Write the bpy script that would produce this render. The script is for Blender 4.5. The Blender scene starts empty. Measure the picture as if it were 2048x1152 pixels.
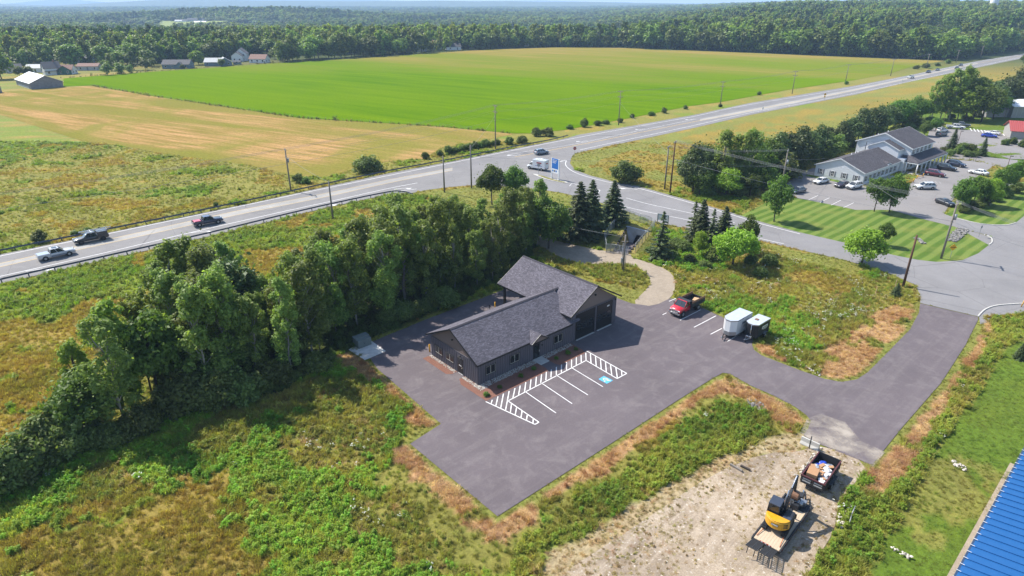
import bpy, bmesh, math, random
import numpy as np
from mathutils import Vector, Matrix
from mathutils.geometry import tessellate_polygon

# ------------------------------------------------------------------ camera, sky, sun, exposure
S = bpy.context.scene
COL = S.collection
R = math.radians
FPX, HORY, CAMH = 1280.0, 2.0, 43.0            # focal length and horizon row on the 2048 px photograph, drone height
PITCH = math.atan((576 - HORY) / FPX)
cam_d = bpy.data.cameras.new('Camera'); cam = bpy.data.objects.new('Camera', cam_d); COL.objects.link(cam)
cam.location = (0, 0, CAMH); cam.rotation_euler = (R(90) - PITCH, 0, 0)
cam_d.sensor_width = 36; cam_d.lens = FPX / 2048 * 36; cam_d.clip_start = 1; cam_d.clip_end = 60000
S.camera = cam
SUN_AZ, SUN_EL = R(148), R(49)                  # direction towards the sun, measured from +X
sd = Vector((math.cos(SUN_AZ) * math.cos(SUN_EL), math.sin(SUN_AZ) * math.cos(SUN_EL), math.sin(SUN_EL)))
W = bpy.data.worlds.new('World'); S.world = W; W.use_nodes = True
wn = W.node_tree.nodes; wl = W.node_tree.links
sky = wn.new('ShaderNodeTexSky'); sky.sky_type = 'NISHITA'; sky.sun_disc = False
sky.sun_elevation = SUN_EL; sky.sun_rotation = math.atan2(sd.x, sd.y)
sky.air_density = 1.0; sky.dust_density = 0.6; sky.ozone_density = 1.5; sky.altitude = 100
wn['Background'].inputs['Strength'].default_value = 0.13
wl.new(sky.outputs['Color'], wn['Background'].inputs['Color'])
ld = bpy.data.lights.new('Sun', 'SUN'); ld.energy = 4.6; ld.angle = R(0.5); ld.color = (1.0, 0.95, 0.87)
sun = bpy.data.objects.new('Sun', ld); COL.objects.link(sun); sun.location = sd * 200
sun.rotation_euler = sd.to_track_quat('Z', 'Y').to_euler()
S.view_settings.view_transform = 'Standard'; S.view_settings.look = 'None'
S.view_settings.exposure = 1.02; S.view_settings.gamma = 1.0; S.view_settings.use_curve_mapping = False
S.cycles.volume_bounces = 0; S.cycles.max_bounces = 6; S.cycles.transparent_max_bounces = 6

# ------------------------------------------------------------------ pixel -> place
CP, SP = math.cos(PITCH), math.sin(PITCH)
def G(px, py, z=0.0):
    """ground point (at height z) seen at a pixel of the photograph"""
    x = (px - 1024) / FPX; y = -(py - 576) / FPX
    d = (x, CP + y * SP, -SP + y * CP)
    t = (z - CAMH) / d[2]
    return Vector((d[0] * t, d[1] * t, z))
def PX(x, y, z=0.0):
    """vectorised: place -> pixel (used only to look up which zone of ground a point lies in)"""
    zf = y * CP - (z - CAMH) * SP; u = y * SP + (z - CAMH) * CP
    return 1024 + FPX * x / zf, 576 - FPX * u / zf
def HT(base, ty):
    """height of an upright thing whose foot is at pixel base and whose top is at row ty"""
    P = G(*base); lo, hi = 0.0, 80.0
    for _ in range(40):
        m = (lo + hi) / 2
        if PX(P.x, P.y, m)[1] > ty: lo = m
        else: hi = m
    return m

# ------------------------------------------------------------------ numeric helpers
def hash2(ix, iy, s):
    h = (ix.astype(np.int64) * 374761393 + iy.astype(np.int64) * 668265263 + s * 1442695041) & 0x7fffffff
    h = ((h ^ (h >> 13)) * 1274126177) & 0x7fffffff
    return ((h ^ (h >> 16)) & 0xffff) / 65535.0
def vnoise(x, y, s=0):
    x = np.asarray(x, float); y = np.asarray(y, float)
    ix = np.floor(x); iy = np.floor(y); fx = x - ix; fy = y - iy
    fx = fx * fx * (3 - 2 * fx); fy = fy * fy * (3 - 2 * fy)
    a = hash2(ix, iy, s); b = hash2(ix + 1, iy, s); c = hash2(ix, iy + 1, s); d = hash2(ix + 1, iy + 1, s)
    return (a * (1 - fx) + b * fx) * (1 - fy) + (c * (1 - fx) + d * fx) * fy
def fbm(x, y, s=0, o=4):
    t = 0; a = 0.5; n = 0
    for k in range(o):
        t = t + a * vnoise(x * 2 ** k, y * 2 ** k, s + 17 * k); n += a; a *= 0.5
    return t / n
def pip(px, py, poly):
    ins = np.zeros(px.shape, bool); j = len(poly) - 1
    for i in range(len(poly)):
        xi, yi = poly[i][0], poly[i][1]; xj, yj = poly[j][0], poly[j][1]
        if yi != yj:
            c = ((yi > py) != (yj > py)) & (px < (xj - xi) * (py - yi) / (yj - yi) + xi)
            ins ^= c
        j = i
    return ins
def wpoly(pp): return [G(*p)[:2] for p in pp]
def segdist(x, y, poly, closed=True):
    d = np.full(x.shape, 1e9); n = len(poly)
    for i in range(n if closed else n - 1):
        ax, ay = poly[i][0], poly[i][1]; bx, by = poly[(i + 1) % n][0], poly[(i + 1) % n][1]
        dx, dy = bx - ax, by - ay; L = dx * dx + dy * dy + 1e-9
        t = np.clip(((x - ax) * dx + (y - ay) * dy) / L, 0, 1)
        d = np.minimum(d, np.hypot(x - ax - t * dx, y - ay - t * dy))
    return d

# ------------------------------------------------------------------ materials
MATS = {}
KA = .78      # overall reflectance of man-made surfaces
def srgb(h):
    c = [int(h[i:i + 2], 16) / 255 for i in (0, 2, 4)]
    return tuple(v / 12.92 if v <= .04045 else ((v + .055) / 1.055) ** 2.4 for v in c)
class NT:
    def __init__(s, name):
        s.m = bpy.data.materials.new(name); s.m.use_nodes = True
        s.n = s.m.node_tree.nodes; s.l = s.m.node_tree.links; s.b = s.n['Principled BSDF']
    def add(s, t, **k):
        n = s.n.new(t)
        for a, v in k.items(): setattr(n, a, v)
        return n
    def pos(s): 
        return s.add('ShaderNodeNewGeometry').outputs['Position']
    def map(s, src, sc=(1, 1, 1), rot=0.0):
        m = s.add('ShaderNodeMapping', vector_type='TEXTURE'); m.inputs['Scale'].default_value = [1 / v for v in sc]; m.inputs['Rotation'].default_value = (0, 0, rot)
        s.l.new(src, m.inputs['Vector']); return m.outputs['Vector']
    def noise(s, vec, scale, detail=4, rough=.55, dist=0):
        n = s.add('ShaderNodeTexNoise'); n.inputs['Scale'].default_value = scale; n.inputs['Detail'].default_value = detail
        n.inputs['Roughness'].default_value = rough; n.inputs['Distortion'].default_value = dist
        if vec: s.l.new(vec, n.inputs['Vector'])
        return n.outputs['Fac']
    def ramp(s, f, stops):
        r = s.add('ShaderNodeValToRGB'); e = r.color_ramp.elements
        while len(e) > 1: e.remove(e[-1])
        e[0].position = stops[0][0]; e[0].color = (*stops[0][1], 1)
        for p, c in stops[1:]:
            k = e.new(p); k.color = (*c, 1)
        s.l.new(f, r.inputs['Fac']); return r.outputs['Color']
    def gray(s, f, a, b, va=0.0, vb=1.0):
        m = s.add('ShaderNodeMapRange'); m.inputs[1].default_value = a; m.inputs[2].default_value = b
        m.inputs[3].default_value = va; m.inputs[4].default_value = vb; s.l.new(f, m.inputs[0]); return m.outputs[0]
    def mix(s, f, a, b, mode='MIX'):
        m = s.add('ShaderNodeMix', data_type='RGBA', blend_type=mode)
        for k, v in ((0, f), (6, a), (7, b)):
            if isinstance(v, (int, float)): m.inputs[k].default_value = v
            elif isinstance(v, tuple): m.inputs[k].default_value = (*v, 1)
            else: s.l.new(v, m.inputs[k])
        return m.outputs[2]
    def math(s, op, a, b=0.0):
        m = s.add('ShaderNodeMath', operation=op)
        for k, v in ((0, a), (1, b)):
            if isinstance(v, (int, float)): m.inputs[k].default_value = v
            else: s.l.new(v, m.inputs[k])
        return m.outputs[0]
    def col(s, c):
        if isinstance(c, tuple): s.b.inputs['Base Color'].default_value = (*c, 1)
        else: s.l.new(c, s.b.inputs['Base Color'])
    def rough(s, v):
        if isinstance(v, (int, float)): s.b.inputs['Roughness'].default_value = v
        else: s.l.new(v, s.b.inputs['Roughness'])
    def bump(s, h, strength, dist=.05):
        b = s.add('ShaderNodeBump'); b.inputs['Strength'].default_value = strength; b.inputs['Distance'].default_value = dist
        s.l.new(h, b.inputs['Height']); s.l.new(b.outputs['Normal'], s.b.inputs['Normal'])
def mat(name, c, rough=.6, metal=0.0, var=.12, vs=3.0, spec=.4, coat=0.0):
    """plain paint or solid surface with slight uneven tone"""
    if name in MATS: return MATS[name]
    c = tuple(v * KA for v in c)
    t = NT(name); tc = t.add('ShaderNodeTexCoord').outputs['Object']
    n = t.noise(tc, vs, 5, .6)
    f = t.gray(n, .25, .75, 1 - var, 1 + var)
    t.col(t.mix(1.0, c, f, 'MULTIPLY')); t.rough(t.gray(n, .3, .7, max(0, rough - .06), rough + .08))
    t.b.inputs['Metallic'].default_value = metal; t.b.inputs['Specular IOR Level'].default_value = spec
    if coat: t.b.inputs['Coat Weight'].default_value = coat; t.b.inputs['Coat Roughness'].default_value = .08
    MATS[name] = t.m; return t.m
def asphalt(name, base, dust, dustamt, rot=R(42), crack=.5, tyre=.5):
    base = tuple(v * KA for v in base); dust = tuple(v * KA for v in dust)
    t = NT(name); p = t.pos()
    fine = t.noise(p, 9, 6, .75); big = t.noise(p, .09, 5, .6); mid = t.noise(p, .5, 6, .65, .6)
    st = t.noise(t.map(p, (.03, .75, 1), rot), 1.0, 7, .72); arc = t.noise(p, .16, 7, .7, 2.5)
    c = t.mix(t.gray(big, .3, .7), base, tuple(v * 1.28 for v in base))
    c = t.mix(t.math('MULTIPLY', t.gray(mid, .50, .82), dustamt), c, dust)
    c = t.mix(t.math('MULTIPLY', t.gray(st, .5, .78), tyre), c, tuple(v * .85 for v in dust))
    c = t.mix(t.gray(arc, .54, .74, 0, dustamt * .5), c, dust)
    v = t.add('ShaderNodeTexVoronoi', feature='DISTANCE_TO_EDGE'); v.inputs['Scale'].default_value = .11
    wv = t.add('ShaderNodeMix', data_type='VECTOR'); wv.inputs[0].default_value = .12
    nz = t.add('ShaderNodeTexNoise'); nz.inputs['Scale'].default_value = .6; nz.inputs['Detail'].default_value = 5
    t.l.new(p, nz.inputs['Vector']); t.l.new(p, wv.inputs[4]); t.l.new(nz.outputs['Color'], wv.inputs[5])
    t.l.new(wv.outputs[1], v.inputs['Vector'])
    if crack: c = t.mix(t.gray(v.outputs['Distance'], 0, .006, crack, 0), c, tuple(x * .5 for x in base))
    c = t.mix(1.0, c, t.gray(fine, .2, .8, .75, 1.22), 'MULTIPLY')
    spots = t.noise(p, 1.1, 3, .5)
    c = t.mix(t.gray(spots, .72, .8, 0, .45), c, tuple(x * .55 for x in base))
    t.col(c); t.rough(.88); t.b.inputs['Specular IOR Level'].default_value = .25
    t.bump(fine, .35, .02); return t.m
def gravel(name, a, b, c3):
    a, b, c3 = [tuple(v * KA for v in q) for q in (a, b, c3)]
    t = NT(name); p = t.pos()
    f = t.noise(p, 7, 8, .85); bgn = t.noise(p, .22, 6, .62, .8); mid = t.noise(p, 1.6, 6, .7)
    c = t.mix(t.gray(bgn, .35, .65), a, b); c = t.mix(t.gray(mid, .5, .72), c, c3)
    c = t.mix(1.0, c, t.gray(f, .25, .75, .62, 1.35), 'MULTIPLY')
    t.col(c); t.rough(.95); t.b.inputs['Specular IOR Level'].default_value = .15; t.bump(f, .8, .05); return t.m
def foliage(name, c1, c2, trans=.35, inst=False, rnd=.35):
    """leaf material: tone per leaf (attribute lv), per plant (object random), and per place (col) for scattered plants"""
    t = NT(name)
    a = t.add('ShaderNodeAttribute', attribute_name='lv').outputs['Fac']
    if inst:
        ci = t.add('ShaderNodeAttribute', attribute_name='col', attribute_type='INSTANCER').outputs['Color']
        c = t.mix(1.0, ci, t.gray(a, 0, 1, .68, 1.32), 'MULTIPLY')
    else:
        c = t.mix(a, c1, c2)
    o = t.add('ShaderNodeObjectInfo').outputs['Random']
    hs = t.add('ShaderNodeHueSaturation')
    t.l.new(t.gray(o, 0, 1, .5 - .028, .5 + .018), hs.inputs['Hue']); t.l.new(t.gray(o, 0, 1, 1 - rnd, 1 + rnd), hs.inputs['Value'])
    t.l.new(c, hs.inputs['Color']); c = hs.outputs['Color']
    t.col(c); t.rough(.55); t.b.inputs['Specular IOR Level'].default_value = .3
    tr = t.add('ShaderNodeBsdfTranslucent'); t.l.new(t.mix(1.0, c, (1.25, 1.3, .6), 'MULTIPLY'), tr.inputs['Color'])
    mx = t.add('ShaderNodeMixShader'); mx.inputs[0].default_value = trans
    t.l.new(t.b.outputs[0], mx.inputs[1]); t.l.new(tr.outputs[0], mx.inputs[2])
    t.l.new(mx.outputs[0], t.n['Material Output'].inputs['Surface']); return t.m

# ------------------------------------------------------------------ object helpers
def tag(o, label=None, cat=None, group=None, kind=None):
    if label: o['label'] = label
    if cat: o['category'] = cat
    if group: o['group'] = group
    if kind: o['kind'] = kind
    return o
def thing(name, label, cat, loc=(0, 0, 0), rz=0.0, group=None, scale=None):
    o = bpy.data.objects.new(name, None); COL.objects.link(o); o.location = loc; o.rotation_euler = (0, 0, rz)
    o.empty_display_size = .2
    if scale: o.scale = scale if not isinstance(scale, (int, float)) else (scale,) * 3
    return tag(o, label, cat, group)
def link(name, me, parent=None, loc=None):
    o = bpy.data.objects.new(name, me); COL.objects.link(o)
    if parent: o.parent = parent
    if loc is not None: o.location = loc
    return o
def copy_tree(o, parent=None):
    c = o.copy(); COL.objects.link(c); c.parent = parent
    for ch in o.children: copy_tree(ch, c)
    return c
def npmesh(name, V, F, m=None, lv=None, smooth=False, col=None):
    """V (n,3), F (k,3|4) int arrays; lv per face value 0..1; col per vertex rgb"""
    V = np.asarray(V, np.float32); F = np.asarray(F, np.int32)
    me = bpy.data.meshes.new(name); k = F.shape[1]
    me.vertices.add(len(V)); me.vertices.foreach_set('co', V.ravel())
    me.loops.add(F.size); me.loops.foreach_set('vertex_index', F.ravel())
    me.polygons.add(len(F)); me.polygons.foreach_set('loop_start', np.arange(0, F.size, k, dtype=np.int32))
    if smooth: me.polygons.foreach_set('use_smooth', np.ones(len(F), bool))
    me.update(calc_edges=True)
    if lv is not None:
        a = me.attributes.new('lv', 'FLOAT', 'FACE'); a.data.foreach_set('value', np.asarray(lv, np.float32))
    if col is not None:
        a = me.color_attributes.new('col', 'FLOAT_COLOR', 'POINT')
        a.data.foreach_set('color', np.concatenate([col, np.ones((len(col), 1))], 1).astype(np.float32).ravel())
    if m: me.materials.append(m)
    return me
class MB:
    """collects simple solids into one mesh"""
    def __init__(s): s.v = []; s.f = []; s.sm = []
    def raw(s, vs, fs, smooth=False):
        b = len(s.v); s.v += [tuple(v) for v in vs]; s.f += [tuple(i + b for i in f) for f in fs]; s.sm += [smooth] * len(fs); return s
    def box(s, c, d, rz=0.0, ry=0.0, rx=0.0, taper=None):
        hx, hy, hz = d[0] / 2, d[1] / 2, d[2] / 2; tx, ty = taper or (1, 1)
        M = Matrix.Translation(c) @ Matrix.Rotation(rz, 4, 'Z') @ Matrix.Rotation(ry, 4, 'Y') @ Matrix.Rotation(rx, 4, 'X')
        vs = [M @ Vector((x * hx * (tx if z > 0 else 1), y * hy * (ty if z > 0 else 1), z * hz)) for z in (-1, 1) for x, y in ((-1, -1), (1, -1), (1, 1), (-1, 1))]
        return s.raw(vs, [(3, 2, 1, 0), (4, 5, 6, 7), (0, 1, 5, 4), (1, 2, 6, 5), (2, 3, 7, 6), (3, 0, 4, 7)])
    def b2(s, lo, hi):
        return s.box([(lo[i] + hi[i]) / 2 for i in range(3)], [abs(hi[i] - lo[i]) for i in range(3)])
    def cyl(s, p0, p1, r0, r1=None, n=8, cap=True, smooth=True):
        p0 = Vector(p0); p1 = Vector(p1); r1 = r0 if r1 is None else r1
        d = (p1 - p0).normalized(); a = d.orthogonal().normalized(); b = d.cross(a)
        vs = [p + r * (math.cos(t) * a + math.sin(t) * b) for p, r in ((p0, r0), (p1, r1)) for t in [2 * math.pi * i / n for i in range(n)]]
        s.raw(vs, [(i, (i + 1) % n, n + (i + 1) % n, n + i) for i in range(n)], smooth)
        if cap: s.raw(vs[:n], [tuple(range(n))[::-1]]); s.raw(vs[n:], [tuple(range(n))])
        return s
    def tube(s, pts, r, n=5, r1=None):
        for i in range(len(pts) - 1):
            ra = r if r1 is None else r + (r1 - r) * i / (len(pts) - 1); rb = r if r1 is None else r + (r1 - r) * (i + 1) / (len(pts) - 1)
            s.cyl(pts[i], pts[i + 1], ra, rb, n, cap=(i in (0, len(pts) - 2)))
        return s
    def prism(s, poly, axis, a, b):
        """extrude 2-D poly along axis ('x','y','z') from a to b"""
        f = {'x': lambda p, t: (t, p[0], p[1]), 'y': lambda p, t: (p[0], t, p[1]), 'z': lambda p, t: (p[0], p[1], t)}[axis]
        n = len(poly); vs = [f(p, a) for p in poly] + [f(p, b) for p in poly]
        return s.raw(vs, [tuple(range(n))[::-1], tuple(range(n, 2 * n))] + [(i, (i + 1) % n, n + (i + 1) % n, n + i) for i in range(n)])
    def loft(s, rings, smooth=True, cap=True):
        n = len(rings[0]); vs = [p for r in rings for p in r]; fs = []
        for k in range(len(rings) - 1):
            fs += [(k * n + i, k * n + (i + 1) % n, (k + 1) * n + (i + 1) % n, (k + 1) * n + i) for i in range(n)]
        s.raw(vs, fs, smooth)
        if cap: s.raw(rings[0], [tuple(range(n))[::-1]]); s.raw(rings[-1], [tuple(range(n))])
        return s
    def quad(s, *p): return s.raw(p, [tuple(range(len(p)))])
    def mesh(s, name, m, bevel=0.0, seg=2, normals=True):
        me = bpy.data.meshes.new(name); me.from_pydata(s.v, [], s.f)
        me.polygons.foreach_set('use_smooth', s.sm)
        if normals or bevel:
            bm = bmesh.new(); bm.from_mesh(me)
            bmesh.ops.remove_doubles(bm, verts=bm.verts, dist=1e-5)
            bmesh.ops.recalc_face_normals(bm, faces=bm.faces)
            if bevel:
                ed = [e for e in bm.edges if len(e.link_faces) == 2 and e.calc_face_angle(0) > .5]
                bmesh.ops.bevel(bm, geom=ed, offset=bevel, segments=seg, affect='EDGES', profile=.5, clamp_overlap=True)
            bm.to_mesh(me); bm.free()
        me.materials.append(m); me.update(); return me
    def build(s, name, m, parent=None, bevel=0.0, loc=None, seg=2):
        return link(name, s.mesh(name, m, bevel, seg), parent, loc)
def sheet(name, pts, z, m, kind='structure', px=True, parent=None, chaikin=0):
    """flat ground sheet with the outline pts"""
    P = [G(*p)[:2] for p in pts] if px else [tuple(p) for p in pts]
    for _ in range(chaikin):
        Q = []
        for i in range(len(P)):
            a, b = P[i], P[(i + 1) % len(P)]
            Q += [(a[0] * .75 + b[0] * .25, a[1] * .75 + b[1] * .25), (a[0] * .25 + b[0] * .75, a[1] * .25 + b[1] * .75)]
        P = Q
    vs = [Vector((p[0], p[1], z)) for p in P]
    tri = tessellate_polygon([vs])
    me = bpy.data.meshes.new(name); me.from_pydata([tuple(v) for v in vs], [], [tuple(t) for t in tri]); me.update()
    if me.polygons and sum(p.normal.z * p.area for p in me.polygons) < 0: me.flip_normals()
    me.materials.append(m); o = link(name, me, parent)
    if parent is None: o['kind'] = kind
    return o
def smooth_line(P, n=6):
    """Catmull-Rom through 2-D/3-D points"""
    P = [Vector(p) for p in P]; out = []
    for i in range(len(P) - 1):
        a = P[max(i - 1, 0)]; b = P[i]; c = P[i + 1]; d = P[min(i + 2, len(P) - 1)]
        for k in range(n):
            t = k / n
            out.append(.5 * ((2 * b) + (c - a) * t + (2 * a - 5 * b + 4 * c - d) * t * t + (3 * b - a - 3 * c + d) * t ** 3))
    return out + [P[-1]]
def ribbon(name, pts, w, z, m, px=True, parent=None, kind='structure', sm=0, off=0.0, dash=None):
    P = [G(*p) for p in pts] if px else [Vector((p[0], p[1], 0)) for p in pts]
    if sm: P = smooth_line(P, sm)
    runs = [P]
    if dash:
        L = 0; runs = []
        for a, b in zip(P[:-1], P[1:]):
            d = (b - a).length; t = 0
            while t < d:
                e = min(t + dash[0], d); runs.append([a.lerp(b, t / d), a.lerp(b, e / d)]); t += dash[0] + dash[1]
    mb = MB()
    for P in runs:
        L, Rr = [], []
        for i, p in enumerate(P):
            d = (P[min(i + 1, len(P) - 1)] - P[max(i - 1, 0)]); d.z = 0; d.normalize(); nrm = Vector((-d.y, d.x, 0))
            L.append(p + nrm * (off + w / 2)); Rr.append(p + nrm * (off - w / 2))
        for i in range(len(P) - 1):
            mb.quad(*[(q.x, q.y, z) for q in (Rr[i], Rr[i + 1], L[i + 1], L[i])])
    o = link(name, mb.mesh(name, m), parent)
    me = o.data
    if me.polygons and me.polygons[0].normal.z < 0: me.flip_normals()
    if parent is None: o['kind'] = kind
    return o

# ================================================================== THE GROUND AND ITS ZONES
HW_FAR = [(-260, 562), (0, 509), (200, 469), (400, 427), (500, 407), (650, 374), (780, 346), (912, 321), (1020, 299), (1135, 276), (1155, 270), (1280, 249), (1392, 229), (1500, 206), (1712, 171), (1821, 150), (1955, 122), (2043, 108), (2120, 96)]
HW_NEAR_R = [(2120, 103), (2048, 116), (1808, 166), (1712, 189), (1500, 230), (1392, 255), (1280, 279), (1200, 296), (1150, 307)]
SIDE_FAR = [(1142, 317), (1140, 327), (1150, 340), (1180, 351), (1230, 364), (1275, 372), (1375, 400), (1462, 425), (1512, 441), (1600, 465), (1687, 485), (1786, 510), (1836, 520), (1873, 524), (1923, 521), (1956, 507), (1978, 490), (1983, 484), (1981, 475), (1966, 469), (1936, 461), (1911, 454)]
SIDE_NEAR = [(2200, 610), (2048, 607), (1998, 611), (1971, 619), (1956, 633), (1840, 606), (1841, 592), (1831, 570), (1800, 556), (1760, 540), (1692, 521), (1522, 482), (1440, 466), (1357, 454), (1305, 443), (1250, 421), (1190, 402), (1125, 386), (1087, 380), (1040, 375), (1000, 372), (940, 371), (900, 374), (854, 380)]
HW_NEAR_L = [(815, 388), (775, 390), (665, 413), (575, 434), (415, 474), (200, 522), (0, 568), (-260, 630)]
LOT = [(995, 1033), (1120, 953), (1240, 876), (1352, 803), (1425, 757), (1446, 746), (1460, 748), (1500, 771), (1550, 793), (1590, 814), (1612, 830), (1622, 842), (1616, 858), (1607, 871), (1637, 888), (1744, 930), (1805, 854), (1882, 766), (1931, 690), (1956, 640), (1956, 634), (1840, 607),
       (1838, 625), (1820, 659), (1767, 713), (1735, 745), (1714, 759), (1683, 764), (1649, 758), (1595, 739), (1523, 711), (1508, 700), (1504, 690), (1506, 678), (1490, 660), (1444, 634), (1400, 614), (1350, 598), (1340, 597), (1317, 608), (1298, 612), (1263, 607), (1235, 597), (1130, 545), (1090, 548), (1040, 568), (994, 585), (850, 640), (772, 672), (735, 688), (728, 700), (755, 738), (882, 848), (820, 888)]
GPATH = [(1263, 608), (1289, 583), (1300, 570), (1301, 560), (1295, 548), (1277, 536), (1252, 528), (1226, 527), (1166, 529), (1120, 515), (1080, 492), (1030, 470), (960, 450), (962, 438), (1000, 446), (1060, 466), (1112, 482), (1180, 497), (1209, 502), (1232, 504), (1262, 508), (1262, 515), (1297, 525), (1336, 540), (1352, 560), (1350, 580), (1341, 597), (1317, 609), (1298, 613)]
YARD = [(1637, 887), (1744, 929), (1701, 974), (1675, 1017), (1668, 1063), (1637, 1113), (1600, 1180), (1540, 1300), (1000, 1300), (1120, 1152), (1180, 1110), (1290, 1040), (1420, 950), (1530, 905), (1595, 905)]
CLINIC_LOT = [(1911, 454), (1856, 441), (1781, 420), (1711, 420), (1686, 414), (1593, 396), (1560, 380), (1590, 352), (1628, 335), (1640, 352), (1724, 371), (1750, 380), (1800, 390), (1835, 353), (1895, 318), (1940, 322), (1990, 330), (1960, 350), (1935, 370), (1905, 400), (1888, 428), (1911, 436)]
CROSS = [(1911, 455), (1936, 461), (1966, 468), (1981, 474), (1984, 484), (1978, 491), (1956, 508), (1923, 522), (1956, 634), (2200, 612), (2200, 330), (2090, 390), (2048, 432), (2031, 446), (2011, 450), (1961, 448), (1911, 436)]
LAWN = [(1480, 432), (1520, 412), (1560, 388), (1593, 396), (1686, 414), (1711, 420), (1781, 420), (1856, 441), (1911, 454), (1936, 461), (1966, 469), (1981, 475), (1983, 484), (1978, 490), (1956, 507), (1923, 521), (1873, 524), (1836, 520), (1786, 510), (1687, 485), (1600, 465), (1512, 441)]
LAWN2 = [(1891, 430), (1911, 436), (1961, 448), (2011, 450), (2031, 446), (2048, 432), (2090, 390), (2080, 360), (2030, 365), (1960, 385), (1910, 405)]
GREEN = [(127, 157), (300, 144), (440, 134.6), (560, 126), (780, 113), (850, 107), (937, 101.6), (1020, 98), (1112, 95), (1240, 96), (1500, 106), (1714, 115), (1888, 122), (1821, 134), (1781, 147), (1712, 160), (1575, 180), (1437, 205), (1375, 213), (1262, 236), (1130, 260), (1060, 267), (1030, 267), (880, 253), (600, 236), (300, 191), (183, 171), (127, 173)]
HAY = [(-200, 205), (0, 184), (63, 180), (127, 174.5), (183, 172), (300, 192), (600, 237), (880, 254), (1028, 268), (960, 283), (880, 297), (850, 318), (762, 324), (650, 355), (587, 352), (500, 331), (437, 322), (330, 308), (240, 291), (170, 284), (80, 255), (0, 229), (-200, 260)]
PIT_A, PIT_B, PIT_C, PIT_D = G(1252, 453), G(1295, 464), G(1216, 504), G(1262, 507)
PIT = [PIT_A[:2], PIT_B[:2], PIT_D[:2], PIT_C[:2]]
U42 = Vector((math.cos(R(41.5)), math.sin(R(41.5)), 0)); V42 = Vector((-U42.y, U42.x, 0)); B0 = G(957, 771)
def BW(u, v, z=0.0): return B0 + U42 * u + V42 * v + Vector((0, 0, z))
FOOT = [BW(-1.5, -3.4)[:2], BW(26, -3.4)[:2], BW(26, 15)[:2], BW(-1.5, 11)[:2]]
HIGHWAY = HW_FAR + HW_NEAR_R + SIDE_FAR + SIDE_NEAR + HW_NEAR_L
PAVED_W = [wpoly(p) for p in (LOT, GPATH, CLINIC_LOT, CROSS, HIGHWAY, HAY, GREEN, LAWN, LAWN2, YARD)] + [FOOT, PIT]

def terr(x, y):
    """height of the land: flat round the site, rising gently to wooded hills"""
    x = np.asarray(x, float); y = np.asarray(y, float)
    sd_ = np.clip((x / np.maximum(y, 50) - .10) / .34, 0, 1); sd_ = sd_ * sd_ * (3 - 2 * sd_)      # 0 over the river valley, 1 on the wooded rise to the right
    drop = np.clip((y - 660) / 330, 0, 1); drop = drop * drop * (3 - 2 * drop); rise = np.clip((y - 640) / 600, 0, 1)
    z = -19 * drop * (1 - sd_) + 14 * rise * sd_
    z = z + 16 * np.clip((y - 1000) / 700, 0, 1) * (fbm(x / 420, y / 420, 5, 3) - .5)
    z = z + 26 * np.exp(-(((x + 800) / 420) ** 2 + ((y - 2130) / 260) ** 2))                       # hill with the farm clearing
    return z

def GT(px, py):
    z = 0.0
    for _ in range(14): P = G(px, py, z); z = .5 * z + .5 * float(terr(np.array([P.x]), np.array([P.y]))[0])
    return G(px, py, z)
# cover type: ground colour, plant colours (two), density per m2, height, (grass, weed, straw, flower) shares
ZT = {
 'olive':  ((.150, .132, .034), (.290, .265, .058), (.200, .225, .042), 2.4, .32, (.80, .20, 0, 0)),
 'lush':   ((.090, .110, .020), (.190, .285, .030), (.280, .325, .044), 3.0, .55, (.46, .54, 0, 0)),
 'gold':   ((.190, .135, .034), (.370, .275, .066), (.270, .240, .048), 4.6, .42, (.92, .06, .02, 0)),
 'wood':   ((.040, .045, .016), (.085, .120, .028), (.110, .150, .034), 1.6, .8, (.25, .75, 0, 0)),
 'green':  ((.090, .100, .022), (.155, .300, .026), (.280, .420, .046), 5.0, .56, (.42, .56, 0, .02)),
 'mixed':  ((.130, .110, .032), (.215, .265, .040), (.330, .275, .066), 4.8, .46, (.64, .24, .06, .06)),
 'tan':    ((.300, .190, .098), (.470, .290, .135), (.400, .230, .095), 6.0, .38, (.20, .03, .77, 0)),
 'weed':   ((.090, .098, .024), (.175, .275, .030), (.310, .350, .050), 5.2, .52, (.45, .53, 0, .02)),
 'sparse': ((.290, .225, .150), (.330, .275, .115), (.430, .330, .170), 4.6, .15, (.62, .14, .16, .08)),
 'meadow': ((.120, .112, .028), (.225, .285, .040), (.350, .275, .058), 5.2, .46, (.64, .13, .05, .18)),
 'amber':  ((.180, .130, .028), (.330, .225, .046), (.240, .235, .040), 1.8, .36, (.92, .06, .02, 0)),
 'verge':  ((.130, .130, .034), (.200, .245, .040), (.260, .235, .054), 3.0, .16, (.96, .04, 0, 0)),
 'lawn':   ((.070, .112, .013), (.100, .172, .016), (.150, .190, .024), 3.0, .08, (1, 0, 0, 0)),
}
ZN = list(ZT)
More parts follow.
